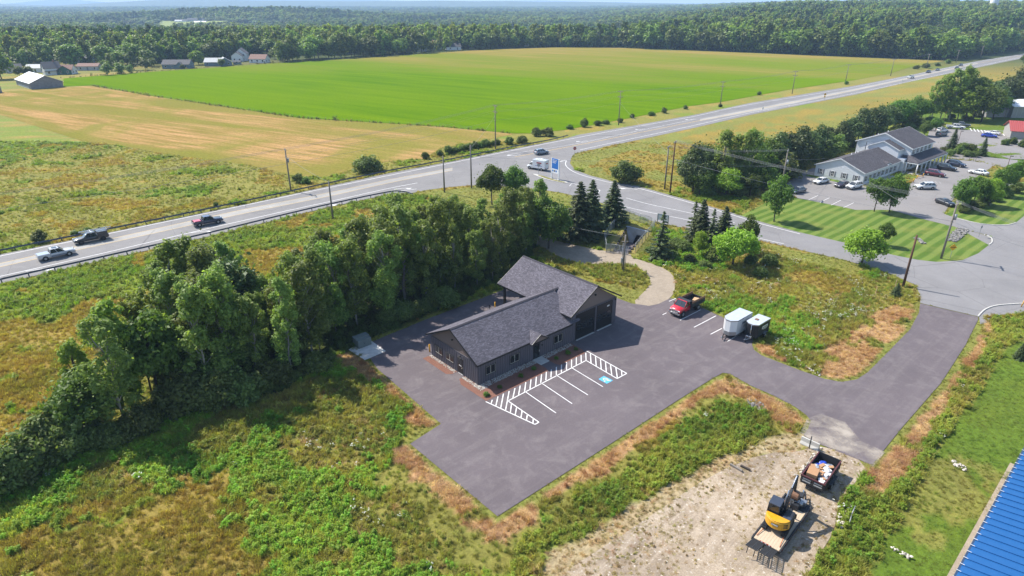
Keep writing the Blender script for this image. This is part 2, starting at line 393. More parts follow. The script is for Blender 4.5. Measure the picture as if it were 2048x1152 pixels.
ZONES = [   # outline in pixels of the photograph, cover, raggedness of its edge in metres
 ([(-300, 640), (0, 569), (415, 474), (775, 390), (850, 388), (960, 430), (900, 470), (700, 500), (560, 510), (450, 540), (330, 570), (200, 620), (0, 690), (-300, 760)], 'lush', 2.5),
 ([(-300, 760), (0, 690), (330, 570), (300, 640), (200, 740), (110, 860), (-50, 950), (-300, 1000)], 'gold', 3),
 ([(480, 500), (620, 495), (600, 580), (500, 590)], 'gold', 2),
 ([(0, 600), (330, 540), (250, 600), (150, 620), (0, 640)], 'lush', 3),
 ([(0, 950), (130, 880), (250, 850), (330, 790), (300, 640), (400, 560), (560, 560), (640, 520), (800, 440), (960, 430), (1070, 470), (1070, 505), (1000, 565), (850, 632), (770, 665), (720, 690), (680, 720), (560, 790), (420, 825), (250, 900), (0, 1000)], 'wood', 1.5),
 ([(-200, 1010), (0, 960), (150, 900), (400, 815), (560, 780), (690, 700), (760, 760), (830, 830), (790, 880), (770, 920), (790, 990), (900, 1100), (1000, 1152), (1020, 1300), (-300, 1300), (-300, 1100)], 'green', 2),
 ([(-300, 1130), (0, 1090), (130, 1020), (300, 985), (430, 955), (500, 1000), (520, 1070), (500, 1152), (480, 1300), (-300, 1300)], 'gold', 4),
 ([(560, 860), (640, 800), (780, 830), (760, 900), (700, 960), (610, 940), (560, 900)], 'mixed', 3),
 ([(690, 960), (800, 980), (900, 1090), (980, 1152), (780, 1152), (720, 1050)], 'mixed', 3),
 ([(672, 715), (700, 700), (745, 735), (884, 848), (822, 888), (998, 1030), (1040, 1070), (1020, 1100), (960, 1070), (900, 1015), (850, 965), (800, 925), (780, 895), (845, 862), (810, 815), (740, 765), (690, 735)], 'tan', 1.5),
 ([(990, 1036), (1430, 752), (1452, 742), (1500, 768), (1600, 822), (1628, 845), (1600, 880), (1570, 860), (1500, 800), (1445, 782), (1390, 815), (1250, 910), (1110, 1005), (1040, 1070), (1000, 1090)], 'tan', 1.0),
 ([(1040, 1110), (1100, 1035), (1255, 932), (1390, 838), (1440, 800), (1500, 815), (1550, 868), (1500, 885), (1440, 915), (1300, 985), (1205, 1045), (1100, 1110), (1080, 1160), (1040, 1300), (990, 1300), (1010, 1152)], 'weed', 1.3),
 ([(1085, 1160), (1100, 1112), (1205, 1047), (1300, 987), (1440, 917), (1500, 888), (1560, 868), (1612, 872), (1640, 890), (1595, 908), (1530, 912), (1420, 960), (1290, 1055), (1180, 1125), (1120, 1180), (1050, 1300)], 'sparse', 1.0),
 ([(1352, 545), (1340, 596), (1400, 612), (1505, 688), (1523, 708), (1595, 737), (1649, 757), (1714, 760), (1767, 713), (1820, 659), (1836, 632), (1840, 605), (1831, 572), (1760, 545), (1692, 525), (1522, 486), (1430, 470), (1357, 458), (1300, 470), (1280, 515), (1336, 538)], 'meadow', .4),
 ([(1300, 455), (1420, 468), (1450, 540), (1380, 545), (1300, 520)], 'green', 1.5),
 ([(1655, 700), (1700, 660), (1760, 618), (1800, 605), (1838, 612), (1836, 632), (1820, 659), (1767, 713), (1714, 760), (1680, 762), (1640, 750)], 'tan', 1.2),
 ([(1590, 535), (1700, 560), (1690, 590), (1590, 565)], 'gold', 2.5),
 ([(1522, 484), (1692, 523), (1760, 545), (1700, 548), (1560, 510)], 'verge', .8),
 ([(1508, 690), (1545, 690), (1560, 712), (1600, 738), (1650, 757), (1595, 741), (1523, 713)], 'tan', .8),
 ([(1165, 525), (1226, 529), (1277, 538), (1296, 550), (1300, 565), (1289, 578), (1265, 575), (1200, 560), (1110, 535), (1080, 500)], 'mixed', .8),
 ([(1180, 560), (1290, 580), (1263, 606), (1235, 597)], 'verge', .6),
 ([(850, 385), (940, 373), (1087, 383), (1125, 389), (1250, 424), (1305, 446), (1250, 455), (1210, 490), (1110, 480), (965, 436)], 'verge', 1),
 ([(1150, 312), (1300, 280), (1500, 236), (1712, 194), (2048, 122), (2300, 90), (2300, 200), (2048, 175), (1850, 205), (1640, 280), (1500, 320), (1400, 340), (1340, 385), (1230, 362), (1180, 350), (1145, 330)], 'amber', 1.5),
 ([(1148, 312), (1200, 300), (1280, 283), (1500, 234), (1712, 193), (2048, 119), (2048, 124), (1712, 199), (1500, 244), (1280, 296), (1200, 320), (1180, 335), (1230, 355), (1275, 368), (1280, 380), (1180, 353), (1140, 327)], 'verge', 1.5),
 ([(1340, 372), (1500, 400), (1480, 436), (1375, 398)], 'lush', 1.5),
 ([(1740, 935), (1805, 856), (1882, 768), (1931, 692), (1957, 642), (1990, 645), (1965, 715), (1905, 795), (1840, 890), (1790, 975), (1750, 985)], 'tan', 1.0),
 ([(1742, 936), (1807, 857), (1884, 769), (1933, 693), (1958, 643), (1970, 645), (1945, 700), (1890, 780), (1815, 865), (1755, 945)], 'verge', .5),
 ([(1985, 640), (2048, 625), (2200, 625), (2200, 690), (2048, 668), (1985, 730), (1935, 805), (1880, 890), (1835, 955), (1790, 1050), (1735, 1152), (1700, 1300), (1580, 1300), (1612, 1152), (1668, 1065), (1677, 1018), (1703, 976), (1745, 985), (1790, 980), (1840, 893), (1905, 798), (1965, 718)], 'weed', 1.0),
 ([(2200, 690), (2048, 668), (1985, 732), (1935, 808), (1880, 893), (1835, 958), (1790, 1053), (1735, 1155), (1690, 1300), (2200, 1300)], 'lawn', .5),
 ([(1240, 440), (1300, 455), (1312, 480), (1280, 510), (1230, 500), (1215, 480)], 'verge', .5),
 ([(1780, 230), (1900, 225), (2048, 220), (2200, 210), (2200, 340), (2000, 330), (1900, 310), (1800, 270)], 'lawn', 1),
 ([(-200, 232), (0, 232), (80, 258), (175, 288), (100, 305), (0, 335), (-200, 370)], 'lush', 3),
]
LOT_W = wpoly(LOT)
def cover(x, y):
    """zone index for ground points"""
    jx = (fbm(x / 2.2, y / 2.2, 3, 3) - .5) * 2; jy = (fbm(x / 2.2, y / 2.2, 9, 3) - .5) * 2
    zi = np.full(x.shape, ZN.index('olive'))
    for poly, nm, rag in ZONES:
        ins = pip(x + jx * rag, y + jy * rag, wpoly(poly))
        zi[ins] = ZN.index(nm)
    pa = fbm(x / 3.2, y / 3.2, 133, 4); pb = fbm(x / 8, y / 8, 137, 4)       # patches of other growth inside every zone
    for src, dst, f, th in (('tan', 'mixed', pa, .66), ('tan', 'green', pa, .72), ('gold', 'lush', pb, .57), ('green', 'mixed', pb, .63), ('weed', 'mixed', pa, .58), ('lush', 'gold', pb, .62), ('meadow', 'green', pb, .62), ('amber', 'verge', pb, .60), ('olive', 'lush', pb, .64), ('olive', 'gold', pb, .36), ('lawn', 'verge', pb, .66)):
        zi[(zi0(zi, src)) & ((f > th) if th > .5 else (f < th))] = ZN.index(dst)
    nl = np.flatnonzero((y < 125) & (zi != ZN.index('sparse')) & (zi != ZN.index('lawn')))      # thin green fringe beside the new asphalt
    d = segdist(x[nl], y[nl], LOT_W); zi[nl[d < .45 + .5 * pa[nl]]] = ZN.index('verge')
    return zi
def zi0(zi, nm): return zi == ZN.index(nm)
def zcol(x, y, zi, which):
    tab = np.array([ZT[n][which] for n in ZN]); return tab[zi]

# tensor grid, fine near the site and coarse to the horizon
def axis(lo, hi, step, far, grow):
    a = list(np.arange(lo, hi, step)); s = step
    while a[-1] < far[1]: s *= grow; a.append(a[-1] + s)
    s = step
    while a[0] > far[0]: s *= grow; a.insert(0, a[0] - s)
    return np.array(a)
gx = axis(-105, 100, .7, (-9000, 9000), 1.13); gy = axis(26, 190, .7, (-200, 14000), 1.05)
GX, GY = np.meshgrid(gx, gy); fx, fy = GX.ravel(), GY.ravel()
near = (fy < 420) & (np.abs(fx) < 420)
gz = terr(fx, fy)
dist = np.full(fx.shape, 50.0)
for w in PAVED_W:
    d = segdist(fx[near], fy[near], w); d[pip(fx[near], fy[near], w)] = 0
    dist[near] = np.minimum(dist[near], d)
mask = np.clip((dist - 1.0) / 4, 0, 1) * np.clip((260 - fy) / 60, 0, 1)
gz = gz - .02 + mask * (.55 * (fbm(fx / 7, fy / 7, 21, 3) - .55) + .16 * (fbm(fx / 1.6, fy / 1.6, 22, 2) - .5))
_n = Vector((-(PIT_B - PIT_A).y, (PIT_B - PIT_A).x, 0)).normalized() * 1.3; pin = near & pip(fx, fy, [(PIT_A + _n)[:2], (PIT_B + _n)[:2], PIT_D[:2], PIT_C[:2]]); gz[pin] = -3.6
def ground_z(x, y):
    """bilinear height of the ground sheet"""
    i = np.clip(np.searchsorted(gx, x) - 1, 0, len(gx) - 2); j = np.clip(np.searchsorted(gy, y) - 1, 0, len(gy) - 2)
    Z = gz.reshape(GX.shape); a = (x - gx[i]) / (gx[i + 1] - gx[i]); b = (y - gy[j]) / (gy[j + 1] - gy[j])
    return (Z[j, i] * (1 - a) + Z[j, i + 1] * a) * (1 - b) + (Z[j + 1, i] * (1 - a) + Z[j + 1, i + 1] * a) * b
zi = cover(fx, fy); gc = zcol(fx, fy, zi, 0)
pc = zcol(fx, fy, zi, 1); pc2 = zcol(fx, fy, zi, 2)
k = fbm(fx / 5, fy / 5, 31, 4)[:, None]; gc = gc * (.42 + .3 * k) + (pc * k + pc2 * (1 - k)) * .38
farland = np.clip((fy - 420) / 150, 0, 1)[:, None]; gc = gc * (1 - farland) + np.array([[.040, .055, .016]]) * farland
nx, ny = len(gx), len(gy)
ii = np.arange(nx * ny).reshape(ny, nx); F = np.stack([ii[:-1, :-1].ravel(), ii[:-1, 1:].ravel(), ii[1:, 1:].ravel(), ii[1:, :-1].ravel()], 1)
t = NT('ground_cover'); p = t.pos(); vc = t.add('ShaderNodeAttribute', attribute_name='col').outputs['Color']
n1 = t.noise(p, 1.3, 8, .72); n2 = t.noise(p, 6, 6, .8); n3 = t.noise(t.map(p, (.25, .8, 1), .5), .25, 5, .6)
c = t.mix(1.0, vc, t.gray(n1, .25, .75, .55, 1.45), 'MULTIPLY'); c = t.mix(1.0, c, t.gray(n2, .3, .7, .7, 1.3), 'MULTIPLY')
c = t.mix(t.gray(n3, .5, .7, 0, .35), c, t.mix(1.0, c, (1.35, 1.05, .9), 'MULTIPLY'))
t.col(c); t.rough(.95); t.b.inputs['Specular IOR Level'].default_value = .1; t.bump(n2, .9, .12)
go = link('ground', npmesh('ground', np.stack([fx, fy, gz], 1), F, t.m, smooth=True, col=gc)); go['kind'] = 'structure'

# ------------------------------------------------------------------ fields
t = NT('hay_stubble'); p = t.pos()
a1 = t.noise(t.map(p, (.035, .5, 1), R(-29)), 1, 7, .68); a2 = t.noise(t.map(p, (.006, .05, 1), R(-29)), 1, 4, .6, .5); a3 = t.noise(p, 1.2, 6, .75); a4 = t.noise(p, .02, 4, .6, 1)
c = t.mix(t.gray(a1, .40, .60), (0.1862, 0.1368, 0.0380), (0.3572, 0.2166, 0.0950)); c = t.mix(t.gray(a2, .44, .58, 0, .9), c, (0.1634, 0.1482, 0.0319))
c = t.mix(t.gray(a4, .48, .62, 0, .75), c, (0.1558, 0.1520, 0.0289)); c = t.mix(1.0, c, t.gray(a3, .25, .75, .6, 1.4), 'MULTIPLY')
t.col(c); t.rough(.95); t.b.inputs['Specular IOR Level'].default_value = 0; HAYM = t.m
sheet('hay_field', HAY, .03, HAYM)
GWP = wpoly(GREEN)
t = NT('green_crop'); p = t.pos()
b1 = t.noise(t.map(p, (.012, .16, 1), R(-33)), 1, 6, .62); b2 = t.noise(t.map(p, (.0016, .010, 1), R(-33)), 1, 4, .55, .3); b3 = t.noise(p, .9, 6, .75); b4 = t.noise(p, .008, 3, .5)
sep = t.add('ShaderNodeSeparateXYZ'); t.l.new(p, sep.inputs[0])
far = t.math('ADD', t.math('MULTIPLY', sep.outputs['X'], .33), sep.outputs['Y'])      # the ripening end of the crop lies towards the north-east
ripe = t.gray(t.math('ADD', far, t.math('MULTIPLY', t.math('SUBTRACT', b2, .5), 620)), 400, 640)
c = t.mix(t.gray(b1, .35, .65), (.0640, .1320, .0010), (.1000, .1680, .0012)); c = t.mix(t.gray(b4, .45, .6, 0, .7), c, (.1000, .1640, .0024))
rp = t.mix(t.gray(b1, .35, .62), (0.2584, 0.1786, 0.0532), (0.1558, 0.1520, 0.0274)); c = t.mix(ripe, c, rp)
c = t.mix(1.0, c, t.gray(b3, .25, .75, .8, 1.2), 'MULTIPLY'); t.col(c); t.rough(.95); t.b.inputs['Specular IOR Level'].default_value = 0
sheet('green_field', GREEN, .06, t.m)

# ------------------------------------------------------------------ roads and paved ground
M_OLD = asphalt('old_asphalt', (.195, .185, .180), (.300, .290, .275), .55, R(27), .6, .45)
M_SIDE = asphalt('side_road_asphalt', (.200, .192, .192), (.300, .290, .280), .45, R(-22), .6, .4)
M_NEW = asphalt('new_asphalt', (.118, .098, .104), (.255, .222, .215), .55, R(42), 0, .5)
M_GRAV = gravel('path_gravel', (.30, .245, .185), (.37, .305, .23), (.42, .355, .28))
t = NT('yard_gravel'); p = t.pos()
f = t.noise(p, 6, 8, .85); bgn = t.noise(p, .16, 6, .62, .8); mid = t.noise(p, 1.1, 7, .75); trk = t.noise(t.map(p, (.05, .9, 1), R(46)), 1, 6, .65); spk = t.noise(p, 3.2, 3, .6)
c = t.mix(t.gray(bgn, .36, .62), (.215, .168, .122), (.345, .275, .200)); c = t.mix(t.gray(trk, .50, .70, 0, .7), c, (.44, .365, .280)); c = t.mix(t.gray(trk, .30, .42, .5, 0), c, (.150, .118, .090))
c = t.mix(t.gray(mid, .53, .66, 0, .75), c, (.205, .150, .078)); c = t.mix(t.gray(spk, .60, .68, 0, .9), c, (.50, .45, .38)); c = t.mix(1.0, c, t.gray(f, .25, .75, .5, 1.5), 'MULTIPLY')
t.col(c); t.rough(.95); t.b.inputs['Specular IOR Level'].default_value = .15; t.bump(f, .9, .06); M_YARD = t.m
M_CONC = mat('concrete', (.52, .50, .46), .9, var=.16, vs=2)
M_WHITE = mat('white_road_paint', (.74, .73, .71), .8, var=.14, vs=1.2)
M_YEL = mat('yellow_road_paint', (.62, .42, .14), .8, var=.2, vs=1.2)
M_WORN = mat('worn_white_paint', (.40, .39, .37), .9, var=.3, vs=.8)
sheet('highway', HIGHWAY, .02, M_OLD)
sheet('cross_street', CROSS, .024, M_SIDE)
sheet('side_road', [(1142, 317), (1140, 327), (1150, 340), (1180, 351), (1230, 364), (1275, 372), (1375, 400), (1462, 425), (1512, 441), (1600, 465), (1687, 485), (1786, 510), (1836, 520), (1873, 524), (1923, 521), (1956, 633), (1840, 606), (1841, 592), (1831, 570), (1800, 556), (1760, 540), (1692, 521), (1522, 482), (1440, 466), (1357, 454), (1305, 443), (1250, 421), (1190, 402), (1125, 386), (1088, 380), (1066, 340)], .028, M_SIDE)
sheet('access_road_and_lot', LOT, .034, M_NEW)
sheet('gravel_path', GPATH, .030, M_GRAV, chaikin=1)
sheet('gravel_yard', YARD, .010, M_YARD, chaikin=1)
sheet('clinic_car_park', CLINIC_LOT, .032, asphalt('clinic_asphalt', (.215, .200, .192), (.290, .270, .255), .4, R(-48), .4, .3))
sheet('far_car_park', [(1862, 252), (1880, 258), (2030, 262), (2120, 268), (2120, 320), (2020, 318), (1985, 306), (1950, 294), (1930, 300), (1905, 290), (1880, 300), (1850, 288)], .02, MATS.get('x') or bpy.data.materials['clinic_asphalt'])
sheet('far_drive', [(1888, 305), (1920, 306), (1990, 316), (2050, 322), (2120, 330), (2120, 344), (2020, 336), (1985, 330), (1930, 320), (1895, 316)], .024, bpy.data.materials['clinic_asphalt'])
# mown clinic lawn: stripes left by the mower
def lawn_mat(name, w, rot, a, b, amt=1.0):
    t = NT(name); p = t.pos()
    wv = t.add('ShaderNodeTexWave', wave_type='BANDS', bands_direction='X'); wv.inputs['Scale'].default_value = w; wv.inputs['Distortion'].default_value = 2.2
    wv.inputs['Detail'].default_value = 1.5; wv.inputs['Detail Scale'].default_value = .5
    t.l.new(t.map(p, (1, 1, 1), rot), wv.inputs['Vector'])
    n = t.noise(p, 5, 8, .8); n2 = t.noise(p, .18, 5, .6); n3 = t.noise(p, .5, 5, .65)
    c = t.mix(t.gray(wv.outputs['Fac'], .3, .7, .5 - amt / 2, .5 + amt / 2), a, b); c = t.mix(t.gray(n2, .5, .72, 0, .55), c, (.20, .19, .045)); c = t.mix(t.gray(n3, .6, .75, 0, .35), c, (.24, .19, .06))
    c = t.mix(1.0, c, t.gray(n, .25, .75, .68, 1.32), 'MULTIPLY'); t.col(c); t.rough(.9); t.b.inputs['Specular IOR Level'].default_value = .15; t.bump(n, .6, .05); return t.m
M_STRIPE = lawn_mat('striped_lawn', .14, R(-48), (.062, .112, .012), (.120, .165, .030))
sheet('striped_lawn', LAWN, .012, M_STRIPE, chaikin=0)
sheet('corner_lawn', LAWN2, .012, M_STRIPE)
LAWN_R = [(2200, 690), (2048, 668), (1985, 732), (1935, 808), (1880, 893), (1835, 958), (1790, 1053), (1735, 1155), (1690, 1300), (2200, 1300)]

# ------------------------------------------------------------------ painted markings
def off_line(name, pts, w, m, z=.03, off=0.0, sm=4, dash=None): return ribbon(name, pts, w, z, m, sm=sm, off=off, dash=dash)
HWF_LINE = [(-260, 566), (0, 512.5), (400, 429.5), (650, 377), (912, 324), (1020, 302), (1130, 280), (1280, 252), (1392, 232), (1500, 209), (1712, 173.5), (1955, 124), (2043, 110)]
off_line('far_edge_line', HWF_LINE, .22, M_WHITE)
YA = [(-260, 583), (0, 527), (400, 438), (500, 416.5), (665, 384), (780, 359), (905, 336)]
YB = [(-260, 591), (0, 534), (400, 446.5), (500, 424.5), (665, 391), (780, 365.5), (905, 341)]
sheet('highway_median_paint', YA + YB[::-1], .025, asphalt('median_paint', (.300, .285, .262), (.44, .42, .38), .8, R(27), .4, .3))
off_line('median_line', YA, .16, M_YEL); off_line('median_line', YB, .16, M_YEL)
YC = [(1030, 314), (1075, 305.5), (1200, 281.5), (1310, 259), (1450, 231.5), (1540, 213.5), (1712, 180), (1955, 127), (2043, 112)]
off_line('centre_line', YC, .14, M_YEL, off=.16); off_line('centre_line', YC, .14, M_YEL, off=-.16)
sheet('far_median_paint', [(1400, 238), (1540, 211), (1712, 177), (1955, 125.5), (1955, 127.5), (1712, 181), (1540, 217), (1400, 242)], .025, bpy.data.materials['median_paint'])
off_line('turn_lane_line', [(1015, 310), (1060, 302), (1150, 288), (1280, 261), (1392, 238)], .14, M_WHITE)
off_line('near_edge_line', [(-260, 610), (0, 553), (200, 508), (400, 461), (575, 421.5), (665, 402), (775, 377.5), (835, 366)], .2, M_WHITE)
off_line('near_edge_line', [(1160, 300), (1200, 291), (1280, 274), (1392, 250), (1500, 226), (1712, 186), (1955, 133), (2043, 114)], .2, M_WHITE)
off_line('shoulder_line', [(790, 383), (833, 378)], .18, M_WHITE)
off_line('curve_edge_line', [(1133, 321), (1131, 327), (1134, 334), (1148, 344), (1176, 354), (1228, 367), (1275, 376), (1375, 404), (1462, 429), (1512, 445), (1600, 468)], .18, M_WHITE)
off_line('side_centre_line', [(1252, 396), (1300, 409), (1380, 426), (1470, 446)], .14, M_WHITE)
off_line('side_near_line', [(1248, 413), (1300, 425), (1375, 440), (1450, 458), (1520, 477), (1568, 488)], .14, M_WHITE)
off_line('stop_line', [(1119, 323.5), (1131, 320.5)], .35, M_WHITE, sm=0)
for seg in ([(1139, 372), (1144, 366.5), (1163, 371.5)], [(1187, 377), (1200, 380.5), (1197, 386), (1182, 382)]):
    ribbon('hatched_island_line', seg, .16, .034, M_WHITE)
def arrow(px, rz, turn=1, s=1.0, m=M_WHITE):
    """painted lane arrow: shaft, bend and head"""
    P = G(*px); mb = MB(); a = .09
    pts = [(-1.5, 0), (.2, 0), (.9, .25 * turn), (1.2, .7 * turn)]
    for i in range(3):
        d = Vector(pts[i + 1]) - Vector(pts[i]); d.normalize(); n = Vector((-d.y, d.x)) * a
        mb.quad(*[(*(Vector(q) + k * n), 0) for q, k in ((pts[i], -1), (pts[i + 1], -1), (pts[i + 1], 1), (pts[i], 1))])
    mb.quad((.55, .72 * turn, .001), (1.9, .72 * turn, .001), (1.25, 1.5 * turn, .001))
    o = mb.build('lane_arrow', m); o.location = (P.x, P.y, .032); o.rotation_euler = (0, 0, rz); o.scale = (s * 1.3, s, 1); o['kind'] = 'structure'
HD = R(27)
for px, rz, tn in (((78, 539), HD, -1), ((403, 463), HD, -1), ((652, 410), HD, -1), ((803, 377), HD, -1), ((1030, 311), HD + math.pi, -1), ((1166, 283), R(40) + math.pi, -1), ((1283, 259), R(42) + math.pi, -1), ((1382, 239), R(42) + math.pi, -1), ((1260, 377), R(150), 1)):
    arrow(px, rz, tn)

# parking bay paint in front of the dark building, measured along its walls
mk = bpy.data.objects.new('parking_bay_markings', None); COL.objects.link(mk); mk['kind'] = 'structure'; mk.location = B0
_c = lambda x, y: (940 + x / 6.0235, 680 + y / 6.0235)
def stripe(a, b, w=.13, m=M_WHITE, name='stripe', z=.040):
    A, B = G(*_c(*a)), G(*_c(*b)); d = (B - A).normalized(); n = Vector((-d.y, d.x, 0)) * w / 2
    mb = MB(); mb.quad(*[((q - B0).x, (q - B0).y, z) for q in (A - n, B - n, B + n, A + n)])
    o = mb.build(name, m, mk)
    if o.data.polygons[0].normal.z < 0: o.data.flip_normals()
stripe((455, 738), (1400, 248)); stripe((190, 745), (782, 1020)); stripe((455, 735), (830, 993)); stripe((782, 1020), (830, 993)); stripe((1400, 250), (1772, 468)); stripe((1405, 135), (1888, 405)); stripe((1772, 468), (1888, 405))
for a, b in (((665, 625), (1035, 882)), ((862, 522), (1230, 770)), ((1045, 430), (1420, 665)), ((1226, 338), (1600, 565))): stripe(a, b, .11)
for a, b in (((268, 725), (255, 768)), ((337, 683), (312, 795)), ((403, 650), (370, 822)), ((472, 618), (428, 850)), ((500, 770), (486, 878)), ((562, 812), (545, 905)), ((628, 855), (614, 936)), ((690, 905), (680, 970)), ((762, 955), (758, 1005)),
             ((542, 583), (517, 700)), ((605, 552), (585, 665)), ((672, 512), (657, 628)), ((735, 478), (722, 592)), ((800, 445), (790, 560)), ((862, 412), (852, 520)), ((920, 380), (914, 488)), ((980, 342), (975, 455)), ((1040, 308), (1040, 425)), ((1103, 285), (1100, 395)), ((1162, 260), (1163, 365)), ((1224, 238), (1222, 335)), ((1281, 208), (1280, 305)), ((1338, 180), (1340, 278)), ((1395, 157), (1398, 250)),
             ((1450, 163), (1458, 280)), ((1512, 198), (1520, 315)), ((1572, 232), (1580, 352)), ((1632, 266), (1642, 390)), ((1692, 300), (1708, 428)), ((1757, 337), (1775, 462)), ((1825, 372), (1830, 430))): stripe(a, b, .12)
# wheelchair symbol on its blue square
q = [G(*_c(*p)) for p in ((1612, 435), (1720, 490), (1648, 530), (1548, 474))]
mb = MB(); mb.quad(*[((v - B0).x, (v - B0).y, .040) for v in q]); ws = mb.build('accessible_square', mat('blue_road_paint', (.10, .42, .66), .8), mk)
if ws.data.polygons[0].normal.z < 0: ws.data.flip_normals()
e1 = (q[1] - q[0]); e2 = (q[3] - q[0]); cen = (q[0] + q[2]) / 2 - B0
def sym(pts, w=.07):
    P = [cen + e1 * (a - .5) + e2 * (b - .5) for a, b in pts]; mb = MB()
    for A, B in zip(P[:-1], P[1:]):
        d = (B - A).normalized(); n = Vector((-d.y, d.x, 0)) * w
        mb.quad(*[(v.x, v.y, .044) for v in (A - n, B - n, B + n, A + n)])
    o = mb.build('wheelchair_symbol', M_WHITE, mk)
    for pl in o.data.polygons:
        if pl.normal.z < 0: pl.flip()
sym([(.5 + .23 * math.cos(R(k)), .42 + .23 * math.sin(R(k))) for k in range(60, 331, 27)])
sym([(.62, .84), (.55, .62), (.52, .42), (.75, .40), (.82, .18), (.90, .2)]); sym([(.60, .90), (.62, .80)], .11)
for a, b in (((1338, 603), (1352, 597)), ((1325, 630), (1333, 626)), ((1360, 641), (1401, 620)), ((1388, 655), (1432, 632)), ((1421, 669), (1444, 657)), ((1455, 683), (1480, 668))):
    ribbon('stall_line', [a, b], .12, .040, M_WHITE)
for k in range(4):
    ribbon('clinic_stall_line', [[(1617, 400), (1636, 391)], [(1640, 405), (1659, 395.5)], [(1662, 410.5), (1682, 400.5)], [(1687, 415.5), (1708, 405.5)]][k], .11, .038, M_WHITE)
for k in range(7): ribbon('clinic_stall_line', [(1830 + k * 8, 358.5 + k * .8), (1840 + k * 7, 366 + k * 0.3)], .1, .038, M_WORN)
for k in range(11): ribbon('far_stall_line', [(1940 + k * 7.2, 256.5 + k * 1.05), (1944 + k * 7.2, 262 + k * 1.05)], .3, .028, M_WHITE)
t = NT('spilled_gravel'); p = t.pos(); f = t.noise(p, 5, 7, .8); e = t.noise(p, .30, 6, .62, .2)
t.col(t.mix(f, (.26, .22, .185), (.44, .385, .32))); t.rough(.95); t.l.new(t.gray(e, .42, .66, 0, .85), t.b.inputs['Alpha'])
sheet('spilled_gravel_dust', [(1600, 866), (1614, 838), (1640, 828), (1690, 845), (1720, 880), (1770, 905), (1746, 934), (1690, 905), (1637, 889)], .040, t.m)

# ================================================================== PLANTS
RNG = np.random.default_rng(7)
def unit(v): return v / np.maximum(np.linalg.norm(v, axis=1, keepdims=True), 1e-6)
def leaf_quads(P, N, size, rng, aspect=1.5, fold=0.0):
    """one rhombic leaf or leaf spray per point P, facing N"""
    n = len(P); N = unit(N); T = unit(np.cross(N, rng.normal(size=(n, 3)))); B = np.cross(N, T)
    s = (size * rng.uniform(.6, 1.35, n))[:, None]
    V = np.stack([P - T * s * .5 * aspect, P - B * s * .42 + N * s * .12, P + T * s * .5 * aspect, P + B * s * .42 + N * s * .12], 1).reshape(-1, 3)
    return V, np.arange(n * 4).reshape(n, 4)
def crown_points(lobes, n, rng, shell=.5):
    c = np.array([l[0] for l in lobes]); r = np.array([l[1] for l in lobes]); w = (r.prod(1)) ** .7; w /= w.sum()
    k = rng.choice(len(lobes), n, p=w); d = unit(rng.normal(size=(n, 3)))
    rad = (shell + (1 - shell) * rng.random(n)) ** .6; rad = np.where(rng.random(n) < .16, rad * rng.uniform(1.0, 1.75, n), rad)
    return c[k] + d * r[k] * rad[:, None], d
def crown(name, lobes, n, size, m, rng, up=.35, rnd=.55, shell=.35):
    P, d = crown_points(lobes, n, rng, shell)
    N = d * .75 + rng.normal(size=P.shape) * rnd + np.array([0, 0, up])
    V, F = leaf_quads(P, N, size, rng)
    return npmesh(name, V, F, m, lv=np.clip(rng.normal(.5, .26, n), 0, 1))
def trunk_mesh(name, h, r, m, limbs, rng, lean=.03, n=7):
    mb = MB(); pts = [Vector((rng.normal(0, lean) * h * t, rng.normal(0, lean) * h * t, h * t - .15)) for t in np.linspace(0, 1, 5)]
    pts[0] = Vector((0, 0, -.3)); mb.tube(pts, r, n, r * .25)
    for L in limbs:
        L = Vector(L); t = min(max(L.z / h * .72, .15), .9); a = pts[min(int(t * 4), 3)].lerp(pts[min(int(t * 4) + 1, 4)], t * 4 % 1)
        mid = a.lerp(L, .55) + Vector((0, 0, -.08 * (L - a).length)); mb.tube([a, mid, L], r * .38, 5, r * .08)
    return mb.mesh(name, m)
M_BARK = mat('bark', (.085, .065, .048), .95, var=.35, vs=5); M_PALEBARK = mat('pale_bark', (.30, .28, .245), .9, var=.35, vs=5)
M_ASPEN = foliage('aspen_leaf', (.092, .142, .026), (.255, .330, .078), .5); M_MAPLE = foliage('maple_leaf', (.056, .112, .016), (.140, .225, .034), .45)
M_LIGHT = foliage('light_green_leaf', (.140, .240, .020), (.260, .380, .042), .45); M_SHRUB = foliage('shrub_leaf', (.070, .104, .022), (.185, .238, .062), .45)
M_SPRUCE = foliage('spruce_needle', (.034, .054, .018), (.092, .120, .040), .2); M_PINE = foliage('pine_needle', (.042, .068, .020), (.112, .148, .042), .25)
M_YELLOWG = foliage('yellow_green_leaf', (.135, .200, .024), (.260, .330, .050), .5); M_DEAD = mat('dead_wood', (.22, .18, .14), .95, var=.3, vs=4)
M_FAR = foliage('woodland_leaf', (.074, .125, .020), (.205, .275, .050), .4, rnd=.4)
M_INST = foliage('meadow_plant', None, None, .5, inst=True, rnd=.26)

